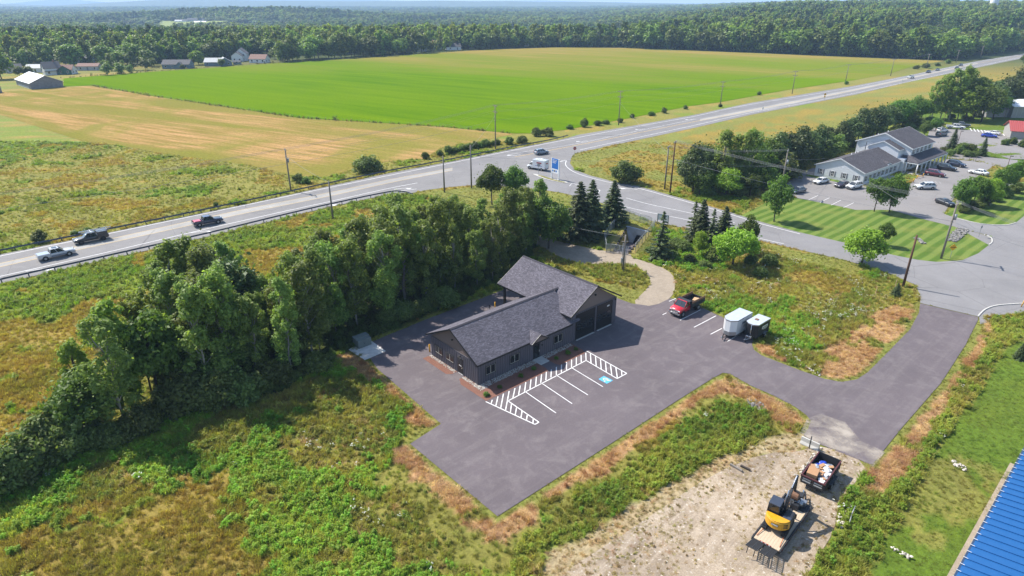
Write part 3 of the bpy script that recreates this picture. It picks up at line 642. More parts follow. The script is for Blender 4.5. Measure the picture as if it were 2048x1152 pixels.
def lobes_round(rng, w, h, z0, k=20, sq=1.0):
    L = [((0, 0, z0 + (h - z0) * .5), (w * .30, w * .30, (h - z0) * .34))]
    for i in range(k):
        d = unit(rng.normal(size=(1, 3)))[0]; d[2] = abs(d[2]) * 1.1 - .35 if rng.random() < .8 else d[2]
        rr = rng.uniform(.58, 1.0); r = w * rng.uniform(.085, .175)
        L.append(((d[0] * w * .5 * rr * .78, d[1] * w * .5 * rr * .78, z0 + (h - z0) * (.5 + .40 * d[2] * rr * sq)), (r, r, r * rng.uniform(.7, 1.0))))
    return L
def lobes_tall(rng, w, h, z0, k=26):
    L = []
    for i in range(k):
        t = (i + rng.random()) / k; z = z0 + (h - z0) * t; ww = w * .5 * math.sqrt(max(.12, 1 - ((t - .45) / .62) ** 2)); a = rng.uniform(0, 6.28); rr = ww * rng.uniform(.2, .85)
        r = w * rng.uniform(.085, .165) * (1.08 - .25 * t); L.append(((rr * math.cos(a), rr * math.sin(a), z), (r, r, r * rng.uniform(.9, 1.5))))
    L.append(((0, 0, h - w * .14), (w * .17, w * .17, w * .14))); return L
PROTO = {}
def proto_leafy(key, fn, w, h, z0, n, size, m, bark, r, seed, k=20, up=.35, shell=.35):
    rng = np.random.default_rng(seed); L = fn(rng, w, h, z0, k)
    cm = crown(key + '_crown', L, n, size, m, rng, up, shell=shell); tops = [l[0] for l in L[1:]]
    tm = trunk_mesh(key + '_trunk', h * .82, r, bark, tops[::2], rng); PROTO[key] = (tm, cm, h)
def proto_spruce(key, w, h, m, seed, nb=125, gap=0.0):
    rng = np.random.default_rng(seed); mb = MB(); mb.cyl((0, 0, -.2), (0, 0, h), .02 * h, .01, 7); Ps, Ns, Ts, Ss = [], [], [], []
    for i in range(nb):
        t = (i + rng.random() * .8) / nb; z = h * (.04 + .95 * t); L = w * .5 * (1 - t) ** .85 * rng.uniform(.75, 1.12) + .08; a = i * 2.399 + rng.normal(0, .2)
        if rng.random() < gap: continue
        d = np.array([math.cos(a), math.sin(a), 0]); ns = max(5, int(L * 9)); s = np.linspace(.12, 1, ns)
        droop = -.28 * s ** 1.5 * L + .14 * s ** 4 * L
        P = d * (s * L)[:, None]; P[:, 2] = z + droop
        for side in (-1, 0, 1):
            sd_ = np.array([-d[1], d[0], 0]) * side; Q = P + sd_ * (.16 * L * (1 - s * .7))[:, None] + rng.normal(0, .05, P.shape)
            Ps.append(Q); Ns.append(np.tile([0, 0, 1.0], (ns, 1)) + rng.normal(0, .45, (ns, 3)) + d * .25); Ts.append(np.tile(d + sd_ * .7 + np.array([0, 0, -.3]), (ns, 1)) + rng.normal(0, .2, (ns, 3))); Ss.append(np.full(ns, .20 + .16 * (1 - t)))
    P = np.concatenate(Ps); N = unit(np.concatenate(Ns)); T = np.concatenate(Ts); T = unit(T - N * (T * N).sum(1, keepdims=True)); B = np.cross(N, T); s = (np.concatenate(Ss) * rng.uniform(.7, 1.3, len(P)))[:, None] * (h / 8) ** .4
    V = np.stack([P - T * s, P - B * s * .42 - np.array([0, 0, .06]), P + T * s, P + B * s * .42 - np.array([0, 0, .06])], 1).reshape(-1, 3)
    PROTO[key] = (mb.mesh(key + '_trunk', M_BARK), npmesh(key + '_crown', V, np.arange(len(V)).reshape(-1, 4), m, lv=np.clip(rng.normal(.5, .25, len(P)), 0, 1)), h)
for i in range(4): proto_leafy('aspen%d' % i, lobes_tall, 4.8 + .6 * (i % 2), 12, 2.2, 6200, .235, M_ASPEN, M_PALEBARK, .13, 100 + i, 44, .75)
for i in range(2): proto_leafy('yaspen%d' % i, lobes_tall, 4.4, 11, 1.8, 6400, .24, M_YELLOWG, M_BARK, .13, 120 + i, 44, .7)
for i in range(3): proto_leafy('maple%d' % i, lobes_round, 7.6, 9, 1.3, 7800, .29, M_MAPLE, M_BARK, .17, 130 + i, 38)
for i in range(2): proto_leafy('light%d' % i, lobes_round, 8.0, 8, .6, 8600, .31, M_LIGHT, M_BARK, .2, 140 + i, 42)
for i in range(4): proto_leafy('shrub%d' % i, lobes_round, 4.4, 3.6, -.9, 4000, .22, M_SHRUB, M_BARK, .08, 150 + i, 30, .5)
for i in range(2): proto_leafy('pine%d' % i, lobes_round, 7.0, 9, .1, 7600, .30, M_PINE, M_BARK, .2, 160 + i, 36, .2)
for i in range(2): proto_leafy('bush%d' % i, lobes_round, 2.6, 2.2, -.6, 1500, .20, M_MAPLE, M_BARK, .05, 170 + i, 14, .5)
for i in range(3): proto_spruce('spruce%d' % i, 5.0, 9, M_SPRUCE, 180 + i)
proto_spruce('thinspruce', 4.0, 9, M_SPRUCE, 190, 75, .25)
rng = np.random.default_rng(5)
# bare dead tree
mb = MB(); mb.tube([Vector((0, 0, -.2)), Vector((.1, 0, 3)), Vector((.3, .1, 6.5))], .1, 6, .02)
for i in range(26):
    z = rng.uniform(1.2, 6); a = rng.uniform(0, 6.28); L = rng.uniform(.8, 2.0); e = Vector((math.cos(a) * L, math.sin(a) * L, z + rng.uniform(-.2, .7))); s = Vector((.1, 0, z)); m_ = s.lerp(e, .5) + Vector((0, 0, .2)); mb.tube([s, m_, e], .025, 4, .008); mb.tube([m_, m_ + Vector(rng.normal(0, .5, 3))], .012, 4, .006)
PROTO['dead'] = (mb.mesh('dead_trunk', M_DEAD), None, 6.5)
# woodland trees for the far forest: fewer, larger leaf sprays
for i in range(5): proto_leafy('far%d' % i, lobes_round, 12.5, 13, .5, 900, 1.1, M_FAR, M_BARK, .25, 200 + i, 26, .9, .6)
for i in range(2): proto_leafy('fartall%d' % i, lobes_tall, 9, 16.5, 2.0, 760, 1.05, M_FAR, M_BARK, .25, 210 + i, 26, .8, .5)
for i in range(2): proto_leafy('farpine%d' % i, lobes_tall, 7.5, 17.5, 3.0, 620, 1.0, M_PINE, M_BARK, .25, 220 + i, 22, .6, .5)

def tree(key, px, ht, label, group=None, cat='tree', name=None, wide=1.0, rz=None, at=None):
    P = at or G(*px); tm, cm, h = PROTO[key]; s = ht / h
    z = float(ground_z(np.array([P.x]), np.array([P.y]))[0])
    o = thing(name or ('tree' if cat == 'tree' else 'bush'), label, cat, (P.x, P.y, z), random.uniform(0, 6.28) if rz is None else rz, group, (s * wide, s * wide, s))
    link('trunk' if cat == 'tree' else 'stem', tm, o)
    if cm: link('crown' if cat == 'tree' else 'foliage', cm, o)
    return o

# ------------------------------------------------------------------ the wood between the highway and the building
random.seed(3)
SKYL = [(-80, 870), (0, 859), (40, 872), (58, 845), (117, 832), (133, 750), (148, 676), (215, 672), (222, 580), (254, 574), (305, 578), (335, 540), (345, 510), (361, 479), (409, 468), (454, 462), (491, 496), (508, 544), (539, 551), (565, 550), (584, 527), (594, 496), (628, 479), (669, 441), (710, 445), (754, 411), (785, 387), (813, 387), (847, 397), (881, 387), (929, 378), (955, 400), (975, 410), (1010, 378), (1060, 372), (1100, 388), (1115, 420)]
skyl = lambda x: float(np.interp(x, [p[0] for p in SKYL], [p[1] for p in SKYL]))
FRONT = [(20, 975), (60, 935), (130, 905), (250, 890), (330, 840), (420, 815), (520, 795), (575, 770), (640, 742), (700, 690), (760, 668), (850, 628), (950, 590), (1000, 568), (1045, 530), (1085, 490)]
BACK = [(20, 925), (60, 900), (130, 860), (220, 800), (300, 720), (380, 650), (450, 620), (520, 650), (590, 660), (650, 610), (720, 570), (800, 535), (880, 500), (950, 480), (1020, 465), (1085, 455)]
fr = lambda x: float(np.interp(x, [p[0] for p in FRONT], [p[1] for p in FRONT])); bk = lambda x: float(np.interp(x, [p[0] for p in BACK], [p[1] for p in BACK]))
placed = []
def free(P, d):
    return all((P.x - q[0]) ** 2 + (P.y - q[1]) ** 2 > d * d for q in placed)
tries = 0; ntall = 0; PAD = G(728, 694)
while ntall < 84 and tries < 6000:
    tries += 1; x = random.uniform(150, 1085); f = random.random(); y = bk(x) + (fr(x) - 14 - bk(x)) * f; P = G(x, y)
    if not free(P, 2.7) or (P - PAD).length < 6.5: continue
    top = skyl(x) + 70 * f * random.uniform(.2, 1.0) + abs(random.gauss(0, 8)); h = HT((x, y), top)
    if h < 4: continue
    h = min(h, 14.5 + random.uniform(-1, 1)); placed.append((P.x, P.y)); ntall += 1
    if x < 330: key = random.choice(['yaspen0', 'yaspen1', 'aspen0', 'maple1', 'yaspen0'])
    elif x < 560: key = random.choice(['aspen1', 'aspen2', 'yaspen1', 'pine0', 'aspen3'])
    elif x < 800: key = random.choice(['aspen0', 'aspen1', 'aspen2', 'aspen3'])
    else: key = random.choice(['aspen0', 'aspen1', 'aspen2', 'aspen3', 'maple0'])
    kn = {'y': 'yellow-green tree', 'a': 'grey-green aspen', 'm': 'broad dark tree', 'p': 'dark pine'}[key[0]]
    where = [w_ for lim, w_ in ((235, 'of the wood at its left tip'), (330, 'of the wood above the large dark shrubs'), (430, 'of the wood below the dark blue pickup'), (520, 'of the wood left of its golden gap'), (640, 'of the wood just right of its golden gap'), (740, 'of the wood behind the concrete equipment pad'), (830, 'of the wood left of the bare dead tree'), (920, 'of the wood behind the office roof end'), (1000, 'of the wood behind the drive-through canopy'), (1200, 'of the wood near the gravel path')) if x < lim][0]
    lab = ('tall ' if h > 11 else '') + kn + (' at the back ' if f < .5 else ' at the front ') + where
    tree(key, (x, y), h, lab, 'trees of the wood below the highway', wide=random.uniform(.85, 1.1) * (1.15 if h < 9 else 1))
for x in np.arange(10, 1080, 17):
    x = float(x) + random.uniform(-6, 6); y = fr(x) - random.uniform(-4, 14); h = random.choice([1.6, 2.2, 3.0, 3.8, 5.0]) * random.uniform(.85, 1.15) * (1.0 if x < 500 else .75)
    if x > 960: h *= .7
    if (G(x, y) - PAD).length < 5: continue
    tree(random.choice(['shrub0', 'shrub1', 'shrub2', 'shrub3']), (x, y), h, ('tall' if h > 3.2 else 'low') + ' dark shrub on the near edge of the wood ' + ('at its left end' if x < 300 else 'above the leaning grey trunk' if x < 450 else 'left of the equipment pad' if x < 690 else 'beside the equipment pad' if x < 800 else 'behind the office roof' if x < 950 else 'near the canopy post'), 'shrubs edging the wood', cat='bush', name='shrub')
for px, h in (((28, 962), 5.4), ((96, 925), 4.2), ((150, 905), 4.6), ((5, 985), 4.5)):
    tree(random.choice(['shrub0', 'shrub2']), px, h, 'large dark shrub at the left edge of the picture', 'large shrubs at the far left', cat='bush', name='shrub')
for px, ty, k in (((1052, 503), 376, 'aspen0'), ((1075, 492), 360, 'aspen2'), ((1097, 497), 386, 'maple0'), ((1020, 522), 378, 'aspen1'), ((1003, 478), 402, 'aspen3'), ((965, 482), 396, 'aspen0'), ((1088, 470), 395, 'maple2'), ((1040, 480), 385, 'aspen2')):
    tree(k, px, HT(px, ty), 'leafy tree at the right end of the wood behind the canopy', 'trees of the wood below the highway', wide=1.1)
tree('light1', (1133, 470), HT((1133, 470), 405), 'pale green young tree left of the three spruces', wide=.6)
for px, h in (((1365, 500), 2.4), ((1350, 490), 2), ((1425, 520), 2.6), ((1440, 505), 2.6), ((1380, 525), 2.0), ((1500, 530), 2.2), ((1410, 535), 1.8), ((1300, 505), 1.6), ((1345, 515), 1.8)):
    tree(random.choice(['shrub0', 'shrub1', 'shrub3']), px, h, 'undergrowth shrub round the spruce clump by the underpass', 'undergrowth by the underpass', cat='bush', name='shrub', wide=1.2)
tree('light0', (548, 655), 9, 'bright green tree standing out in the wood', wide=.55)
tree('dead', (812, 615), 7.0, 'bare dead tree at the edge of the wood', name='dead_tree', cat='tree')
tree('dead', (640, 700), 5.5, 'small bare dead tree beside the equipment pad', name='dead_tree', cat='tree')
tree('aspen2', (553, 585), 4.2, 'slim sapling in the golden gap of the wood', name='sapling', wide=.6)
ol = MB(); A, B_ = G(360, 792), G(412, 820); ol.tube([A + Vector((0, 0, 1.8)), A.lerp(B_, .5) + Vector((0, 0, 1.0)), B_ + Vector((0, 0, .3))], .11, 6, .05)
for tt in (.5, .7, .85):
    q = A.lerp(B_, tt) + Vector((0, 0, 1.8 - 1.4 * tt)); ol.tube([q, q + Vector((1.0, .3, .4))], .03, 4, .01)
tag(ol.build('fallen_trunk', M_PALEBARK), 'bare grey trunk leaning out of the wood onto the weeds', 'log')

# ------------------------------------------------------------------ single trees
T = tree
T('maple0', (984, 409), HT((984, 409), 320), 'round-crowned tree on a bare trunk left of the white van', wide=.9)
T('maple1', (1031, 407), HT((1031, 407), 324), 'round-crowned tree nearest the white van', wide=.85)
for px, ty, k, lab in (((1157, 478), 362, 'spruce0', 'leftmost of three dark spruces by the side road'), ((1181, 468), 358, 'spruce1', 'middle of three dark spruces by the side road'), ((1224, 448), 360, 'spruce2', 'rightmost of three dark spruces, nearest the fenced underpass'),
                       ((1319, 517), 420, 'thinspruce', 'thin dark spruce right of the fenced underpass'), ((1384, 478), 400, 'thinspruce', 'left spire of the spruce clump right of the underpass'), ((1399, 484), 397, 'spruce1', 'tallest spire of the spruce clump right of the underpass'), ((1420, 492), 416, 'thinspruce', 'right spire of the spruce clump right of the underpass'), ((1445, 478), 412, 'spruce2', 'small spruce behind the bright green tree')):
    T(k, px, HT(px, ty), lab, name='spruce_tree', wide={'spruce0': 1.3, 'spruce1': 1.2, 'spruce2': 1.4}.get(k, 1.15))
T('light0', (1465, 532), HT((1465, 532), 450), 'broad bright green tree in the wildflower meadow', wide=1.1)
T('maple2', (1492, 505), HT((1492, 505), 428), 'green tree right behind the bright green meadow tree', wide=.8)
T('light1', (1397, 512), HT((1397, 512), 458), 'bright green bush in front of the spruce clump', wide=.7, cat='bush')
for px, h, lab in (((1538, 532), 2.6, 'dark shrub just right of the bright green meadow tree'), ((1520, 552), 2.2, 'lowest dark shrub below the bright green meadow tree'), ((1338, 500), 2.0, 'shrub beside the thin spruce')):
    T('shrub1', px, h, lab, cat='bush', name='shrub')
T('shrub2', (1252, 366), HT((1252, 366), 316), 'round bush-like tree alone in the amber grass', wide=1.15)
T('maple2', (1548, 443), HT((1548, 443), 347), 'slender tree on the striped lawn nearest the road', wide=.75)
T('light1', (1723, 527), HT((1723, 527), 450), 'bright green tree overhanging the side road', wide=1.05)
T('maple1', (1768, 492), HT((1768, 492), 440), 'darker green tree behind the one overhanging the road', wide=.8)
T('maple0', (1748, 423), HT((1748, 423), 346), 'left one of the twin trees between lawn and clinic', wide=.85)
T('maple2', (1778, 425), HT((1778, 425), 346), 'right one of the twin trees between lawn and clinic', wide=.85)
T('spruce0', (1791, 592), 2.3, 'little round spruce beside the bare brown pole', name='spruce_tree', wide=1.5)
T('spruce1', (2037, 718), 2.4, 'little spruce on the lawn at the right edge', name='spruce_tree', wide=1.2)
for px, ty, k, lab, w in (((1920, 420), 350, 'maple1', 'left tree of the row beside the clinic drive', .9), ((1945, 410), 345, 'maple0', 'second tree of the row beside the clinic drive', .9), ((1978, 412), 352, 'light1', 'yellow-green tree in the row beside the clinic drive', .7), ((2000, 392), 328, 'maple2', 'fourth tree of the row beside the clinic drive', .9), ((2035, 372), 312, 'maple0', 'tree at the right edge above the clinic drive', 1.0), ((2070, 380), 300, 'maple1', 'tree cut by the right picture edge above the clinic drive', 1.0)):
    T(k, px, HT(px, ty), lab, wide=w)
for px, h in (((1925, 425), 2.2), ((1940, 418), 2.5), ((1958, 415), 2.2), ((1970, 408), 2.6), ((1990, 402), 2.4), ((2010, 395), 2.6), ((2030, 385), 3)):
    T(random.choice(['shrub0', 'shrub3']), px, h, 'shrub under the row of trees beside the clinic drive', 'shrubs beside the clinic drive', cat='bush', name='shrub', wide=1.2)
# tree belt between the amber grass and the clinic
CB = [(1385, 385, 288, 'pine1'), (1375, 370, 300, 'maple1'), (1405, 372, 275, 'pine0'), (1398, 392, 330, 'maple0'), (1440, 380, 262, 'aspen1'), (1452, 392, 330, 'light1'), (1460, 372, 270, 'aspen2'), (1478, 380, 268, 'aspen0'), (1495, 372, 262, 'aspen3'), (1512, 362, 280, 'maple1'), (1500, 392, 340, 'maple0'), (1525, 380, 320, 'maple2'), (1530, 352, 268, 'maple0'), (1550, 345, 262, 'pine1'), (1572, 340, 252, 'pine0'), (1560, 360, 300, 'shrub1'), (1595, 330, 250, 'pine1'), (1612, 322, 252, 'pine0'), (1632, 318, 248, 'pine1'), (1650, 300, 245, 'pine0'), (1660, 312, 262, 'shrub2'), (1678, 300, 240, 'pine1'), (1695, 292, 225, 'pine0'),
      (1715, 285, 215, 'pine1'), (1735, 275, 205, 'pine0'), (1752, 272, 210, 'pine1'), (1772, 262, 200, 'pine0'), (1790, 255, 192, 'maple1'), (1805, 252, 205, 'shrub0'), (1822, 248, 190, 'maple2'), (1840, 245, 192, 'maple0'), (1862, 240, 160, 'aspen0'), (1880, 238, 150, 'aspen1'), (1898, 240, 140, 'aspen2'), (1915, 238, 135, 'aspen3'), (1930, 242, 170, 'light1'), (1945, 240, 150, 'maple1'), (1962, 244, 165, 'maple0'), (1985, 238, 180, 'maple2'), (2005, 225, 140, 'pine0'), (2030, 215, 130, 'pine1'), (2060, 210, 120, 'pine0'), (1950, 215, 145, 'maple0'), (1925, 215, 140, 'pine1'), (2040, 195, 135, 'maple1'), (2070, 190, 128, 'maple2'), (1975, 232, 150, 'pine0'), (1870, 262, 232, 'maple1'), (1848, 272, 240, 'maple2'), (2048, 135, 105, 'maple0')]
for x, y, ty, k in CB:
    lab = 'leafy tree in the belt behind the leaning poles' if x < 1535 else ('dark bushy pine in the belt left of the clinic' if x < 1700 else ('dark tree in the belt behind the clinic' if x < 1850 else 'tree in the belt above the far car park'))
    T(k, (x, y), HT((x, y), ty), lab, 'tree belt behind the clinic', wide=random.uniform(1.0, 1.25))
for i in range(46):
    x = random.uniform(1370, 1960); yb = float(np.interp(x, [1370, 1500, 1600, 1700, 1800, 1960], [392, 395, 338, 302, 262, 246])); T(random.choice(['shrub0', 'shrub1', 'shrub2', 'shrub3']), (x, yb - random.uniform(0, 14)), random.uniform(2.2, 4.2), 'undergrowth shrub at the foot of the tree belt behind the clinic', 'undergrowth of the clinic belt', cat='bush', name='shrub', wide=1.2)
for px, ty, k, lab in (((1902, 300), 255, 'spruce1', 'spruce in front of the far car park, left one'), ((1963, 312), 274, 'spruce0', 'spruce in front of the far car park, right one'), ((2008, 240), 205, 'dead', 'bare grey tree beside the metal shed')):
    T(k, px, HT(px, ty), lab, name='spruce_tree' if k != 'dead' else 'dead_tree')
for px, h in (((1885, 305), 2.4), ((1900, 311), 2.6), ((1918, 308), 3.0), ((1932, 313), 2.6), ((1948, 314), 2.4), ((1925, 300), 3.2), ((1940, 302), 3)):
    T(random.choice(['shrub0', 'shrub3']), px, h, 'pale flowering shrub in the island before the far car park', 'shrubs of the car park island', cat='bush', name='shrub')
for px, h in (((2010, 290), 2.6), ((2025, 288), 3), ((2045, 294), 3)): T('bush0', px, h, 'green shrub in front of the red-roofed building', 'shrubs before the red roof', cat='bush', name='shrub')
# roadside bushes along the field
RB = [((735, 343), 305, 'shrub1', 1.35, 'round dark bush standing alone by the far guardrail'), ((597, 365), 343, 'shrub1', 1, 'bush at the foot of the pole with the transformer'), ((612, 367), 350, 'bush0', 1.2, 'small bush right of the pole with the transformer'), ((80, 484), 456, 'shrub0', 1.1, 'round bush beside the highway near the black pickup'), ((150, 470), 458, 'bush0', 1.5, 'low bush behind the black pickup'), ((175, 465), 452, 'bush1', 1.5, 'low bush right behind the black pickup'),
      ((432, 412), 402, 'bush0', 1, 'small grey bush on the far verge'), ((850, 318), 301, 'bush1', 1, 'left small bush of the row at the hay field corner'), ((880, 312), 297, 'bush0', 1, 'second small bush of the row at the hay field corner'), ((896, 308), 289, 'shrub2', .9, 'third bush of the row at the hay field corner'), ((1020, 288), 269, 'bush1', 1.1, 'bush behind the guardrail left of the thicket'), ((1045, 286), 266, 'shrub3', 1.1, 'bush behind the guardrail at the foot of the pole wires'), ((1073, 272), 252, 'shrub0', 1.1, 'dark bush left of the pair by the green field'), ((1095, 272), 251, 'shrub1', 1.2, 'dark bush right of the pair by the green field'),
      ((1140, 258), 246, 'bush0', 1.3, 'low bush left of the round one by the green field'), ((1168, 254), 234, 'shrub2', .85, 'round bush by the green field edge'), ((1195, 251), 238, 'bush1', 1.4, 'low bush right of the round one by the green field'), ((1212, 248), 237, 'bush0', 1.5, 'wide low bush left of the second field pole'), ((1240, 245), 233, 'shrub3', 1.0, 'bush at the foot of the second field pole'), ((1265, 236), 225, 'bush1', 1, 'small bush right of the second field pole'), ((1302, 231), 220, 'bush0', 1.5, 'flat bush between second and third field pole'), ((1328, 226), 212, 'shrub1', .9, 'round bush between second and third field pole'), ((1370, 218), 208, 'bush1', 1.1, 'bush left of the third field pole'), ((1440, 214), 205, 'bush0', 1, 'bush at the foot of the third field pole'), ((1518, 190), 181, 'shrub0', 1, 'bush left of the fourth field pole'),
      ((1692, 169), 160, 'bush1', 1, 'bush at the foot of the fifth field pole'), ((1832, 138), 129, 'shrub2', 1.4, 'low bush at the far end of the green field'), ((1852, 136), 123, 'shrub3', 1.2, 'bush at the far pole beside the field end'), ((1875, 132), 124, 'bush0', 1.5, 'small bush at the far field corner'), ((1896, 127), 117, 'shrub0', 1.3, 'bush near the far cars on the highway')]
for px, ty, k, w, lab in RB: T(k, px, max(HT(px, ty), .8), lab, cat='bush', wide=w)
for i in range(11):
    x = 905 + i * 9 + random.uniform(-3, 3); T(random.choice(['shrub1', 'shrub2', 'bush0']), (x, 306 - i * 1.7), random.uniform(1.8, 3.2), 'shrub of the thicket below the hay field corner pole', 'thicket by the hay field corner', cat='bush', name='shrub')

# ------------------------------------------------------------------ tree lines round the fields (single trees) and the forest behind (one mass)
random.seed(11)
def row(pts, n, keys, hts, labs, grp, jit=5):
    P = [G(*p) for p in pts]; L = [(b - a).length for a, b in zip(P[:-1], P[1:])]; tot = sum(L)
    for i in range(n):
        lab = labs if isinstance(labs, str) else labs[min(int(i / n * len(labs)), len(labs) - 1)]
        d = (i + random.uniform(.2, .8)) / n * tot; k = 0
        while d > L[k] and k < len(L) - 1: d -= L[k]; k += 1
        q = P[k].lerp(P[k + 1], d / L[k]); dr = (P[k + 1] - P[k]).normalized(); q = q + Vector((-dr.y, dr.x, 0)) * random.uniform(0, jit)
        h = random.uniform(*hts); T(random.choice(keys), None, h, lab, grp, at=q, wide=random.uniform(.85, 1.2))
FK = ['far0', 'far1', 'far2', 'far3', 'far4', 'fartall0', 'fartall1', 'farpine0']
row([(1240, 95), (1500, 104.5), (1714, 113.5), (1888, 120)], 62, FK, (19, 25), ['tall tree at the left end of the far wood, behind the pale field corner', 'tall tree of the far wood left of the first field poles', 'tall tree of the far wood behind the middle of the ripe field strip', 'tall tree of the far wood behind the third and fourth field poles', 'tall tree of the far wood behind the fifth field pole', 'tall tree of the far wood above the far cars on the highway'], 'front row of the far wood', 6)
row([(1888, 120), (1950, 113), (2040, 102), (2110, 95)], 18, FK, (17, 23), 'tall tree beside the far stretch of the highway', 'trees by the far highway', 8)
row([(560, 124), (780, 110.5), (850, 106)], 26, FK, (14, 21), ['tree behind the green field just right of the brown-roofed garage', 'tree behind the green field midway between garage and two-storey farmhouse', 'tree behind the green field just left of the two-storey farmhouse'], 'trees behind the field, left part', 14)
row([(920, 100), (1112, 92.5), (1240, 93)], 22, FK, (13, 19), ['tree behind the field right of the low white house', 'tree behind the field beside the dark red barn', 'tree behind the field near the pale grey house'], 'trees behind the field, middle part', 12)
row([(130, 137), (300, 128), (420, 121), (560, 112)], 30, FK, (13, 18), ['leafy tree left of the long ranch house', 'leafy tree behind the long ranch house', 'leafy tree behind the middle grey house', 'leafy tree beside the tall white house'], 'trees behind the grey houses', 14)
row([(0, 140), (60, 133), (140, 126)], 9, FK, (10, 15), 'tree among the houses behind the barn', 'trees among the houses', 14)
for px, h, lab in (((215, 150), 8, 'dark spreading tree at the left end of the green field'), ((240, 148), 8, 'tree right of the dark spreading one by the field'), ((262, 146), 6, 'small tree left of the long grey house'), ((60, 152), 7, 'small tree in front of the white gabled house'), ((40, 153), 7, 'small tree left of the white gabled house'), ((3, 158), 17, 'dark tree at the left picture edge behind the barn'), ((365, 138), 3.5, 'small tree before the long grey house'), ((443, 133), 6, 'conifer beside the middle grey house')):
    T(random.choice(['far0', 'far1', 'far2']), px, h, lab, wide=1.1)
for i in range(34):
    x = random.uniform(-20, 560); yb = float(np.interp(x, [-20, 130, 300, 440, 560], [150, 143, 137, 129, 120.5])) + random.uniform(-7, 3)
    if any(abs(x - hx) < hw for hx, hw in ((108, 16), (135, 14), (152, 18), (176, 16), (352, 32), (427, 22), (463, 16), (497, 16), (515, 22), (72, 16))): continue
    T(random.choice(FK), (x, yb), random.uniform(6, 13), 'garden tree among the houses left of the green field' if x < 300 else 'garden tree between the grey houses at the field edge', 'garden trees by the houses', wide=1.15)

# ------------------------------------------------------------------ scattered plants
def scatter(name, pts, rot, scl, idx, srcs, label, cat, col=None, tilt=None):
    """points -> instances of the source meshes; everything nobody could count"""
    me = bpy.data.meshes.new(name); me.vertices.add(len(pts)); me.vertices.foreach_set('co', np.asarray(pts, np.float32).ravel())
    def at(n, ty, d, f='value'):
        a = me.attributes.new(n, ty, 'POINT'); a.data.foreach_set(f, np.asarray(d).ravel())
    rv = np.zeros((len(pts), 3), np.float32); rv[:, 2] = rot
    if tilt is not None: rv[:, :2] = tilt
    at('rot', 'FLOAT_VECTOR', rv, 'vector'); at('scl', 'FLOAT_VECTOR', np.asarray(scl, np.float32), 'vector'); at('idx', 'INT', np.asarray(idx, np.int32))
    if col is not None: at('col', 'FLOAT_COLOR', np.concatenate([col, np.ones((len(col), 1))], 1).astype(np.float32), 'color')
    o = link(name, me); tag(o, label, cat, kind='stuff')
    ng = bpy.data.node_groups.new(name, 'GeometryNodeTree'); ng.interface.new_socket('Geometry', in_out='INPUT', socket_type='NodeSocketGeometry'); ng.interface.new_socket('Geometry', in_out='OUTPUT', socket_type='NodeSocketGeometry')
    N = ng.nodes; L = ng.links; gi = N.new('NodeGroupInput'); go_ = N.new('NodeGroupOutput'); iop = N.new('GeometryNodeInstanceOnPoints'); m2p = N.new('GeometryNodeMeshToPoints'); jn = N.new('GeometryNodeJoinGeometry')
    for ms in srcs:
        so = bpy.data.objects.new(name + '_source', ms); oi = N.new('GeometryNodeObjectInfo'); oi.inputs['Object'].default_value = so; oi.inputs['As Instance'].default_value = True
        L.new(oi.outputs['Geometry'], jn.inputs['Geometry'])
    def na(n, ty):
        a = N.new('GeometryNodeInputNamedAttribute'); a.data_type = ty; a.inputs['Name'].default_value = n; return a.outputs['Attribute']
    L.new(gi.outputs[0], m2p.inputs['Mesh']); L.new(m2p.outputs[0], iop.inputs['Points']); L.new(jn.outputs[0], iop.inputs['Instance'])
    iop.inputs['Pick Instance'].default_value = True; L.new(na('idx', 'INT'), iop.inputs['Instance Index'])
    e2r = N.new('FunctionNodeEulerToRotation'); L.new(na('rot', 'FLOAT_VECTOR'), e2r.inputs[0]); L.new(e2r.outputs[0], iop.inputs['Rotation'])
    L.new(na('scl', 'FLOAT_VECTOR'), iop.inputs['Scale']); L.new(iop.outputs[0], go_.inputs[0])
    md = o.modifiers.new('scatter', 'NODES'); md.node_group = ng; return o
rng = np.random.default_rng(42)
M_FARI = foliage('forest_leaf', None, None, .4, inst=True, rnd=.34)
def joined(key):
    """crown only, for the deep forest"""
    me = PROTO[key][1].copy(); me.materials.clear(); me.materials.append(M_FARI); return me
# far forest
pts = []
y = 500.0
FIELD_W = [wpoly([(60, 150)] + GREEN[:13] + [(2120, 90), (2120, 300), (0, 300)]), wpoly([(2048, 112), (1888, 124), (1700, 180), (1900, 260), (2300, 300), (2300, 90)])]
CLEAR = [p[:2] for p in (GT(312, 58), GT(400, 60), GT(505, 56), GT(512, 44), GT(420, 41), GT(315, 42))]
print('clear', CLEAR)
while y < 6200:
    sp = 7.0 * (1 + (y - 500) / 1500); half = y * .95 + 120; n = int(2 * half / sp)
    x = -half + (np.arange(n) + rng.random(n)) * sp; yy = y + rng.uniform(-.5, .5, n) * sp
    pts.append(np.stack([x, yy, np.full(n, sp)], 1)); y += sp
pts = np.concatenate(pts); X, Y, SPC = pts.T
ok = np.ones(len(X), bool)
hedge = [p for p in wpoly([(-300, 140), (0, 132), (140, 122), (300, 126), (440, 118.5), (560, 111), (780, 109), (850, 104), (937, 98.5), (1112, 91.5), (1240, 92.5), (1500, 103), (1714, 112), (1888, 119), (1950, 111), (2040, 99), (2300, 70)])]
hx = np.array([p[0] for p in hedge]); hy = np.array([p[1] for p in hedge])
px_, py_ = PX(X, Y)
line = np.interp(px_, [-300, 0, 140, 300, 440, 560, 780, 850, 937, 1112, 1240, 1500, 1714, 1888, 1950, 2040, 2300], [140, 132, 122, 126, 118.5, 111, 109, 104, 98.5, 91.5, 92.5, 103, 112, 119, 111, 99, 70])
ok &= (py_ < line) & (Y > 330)
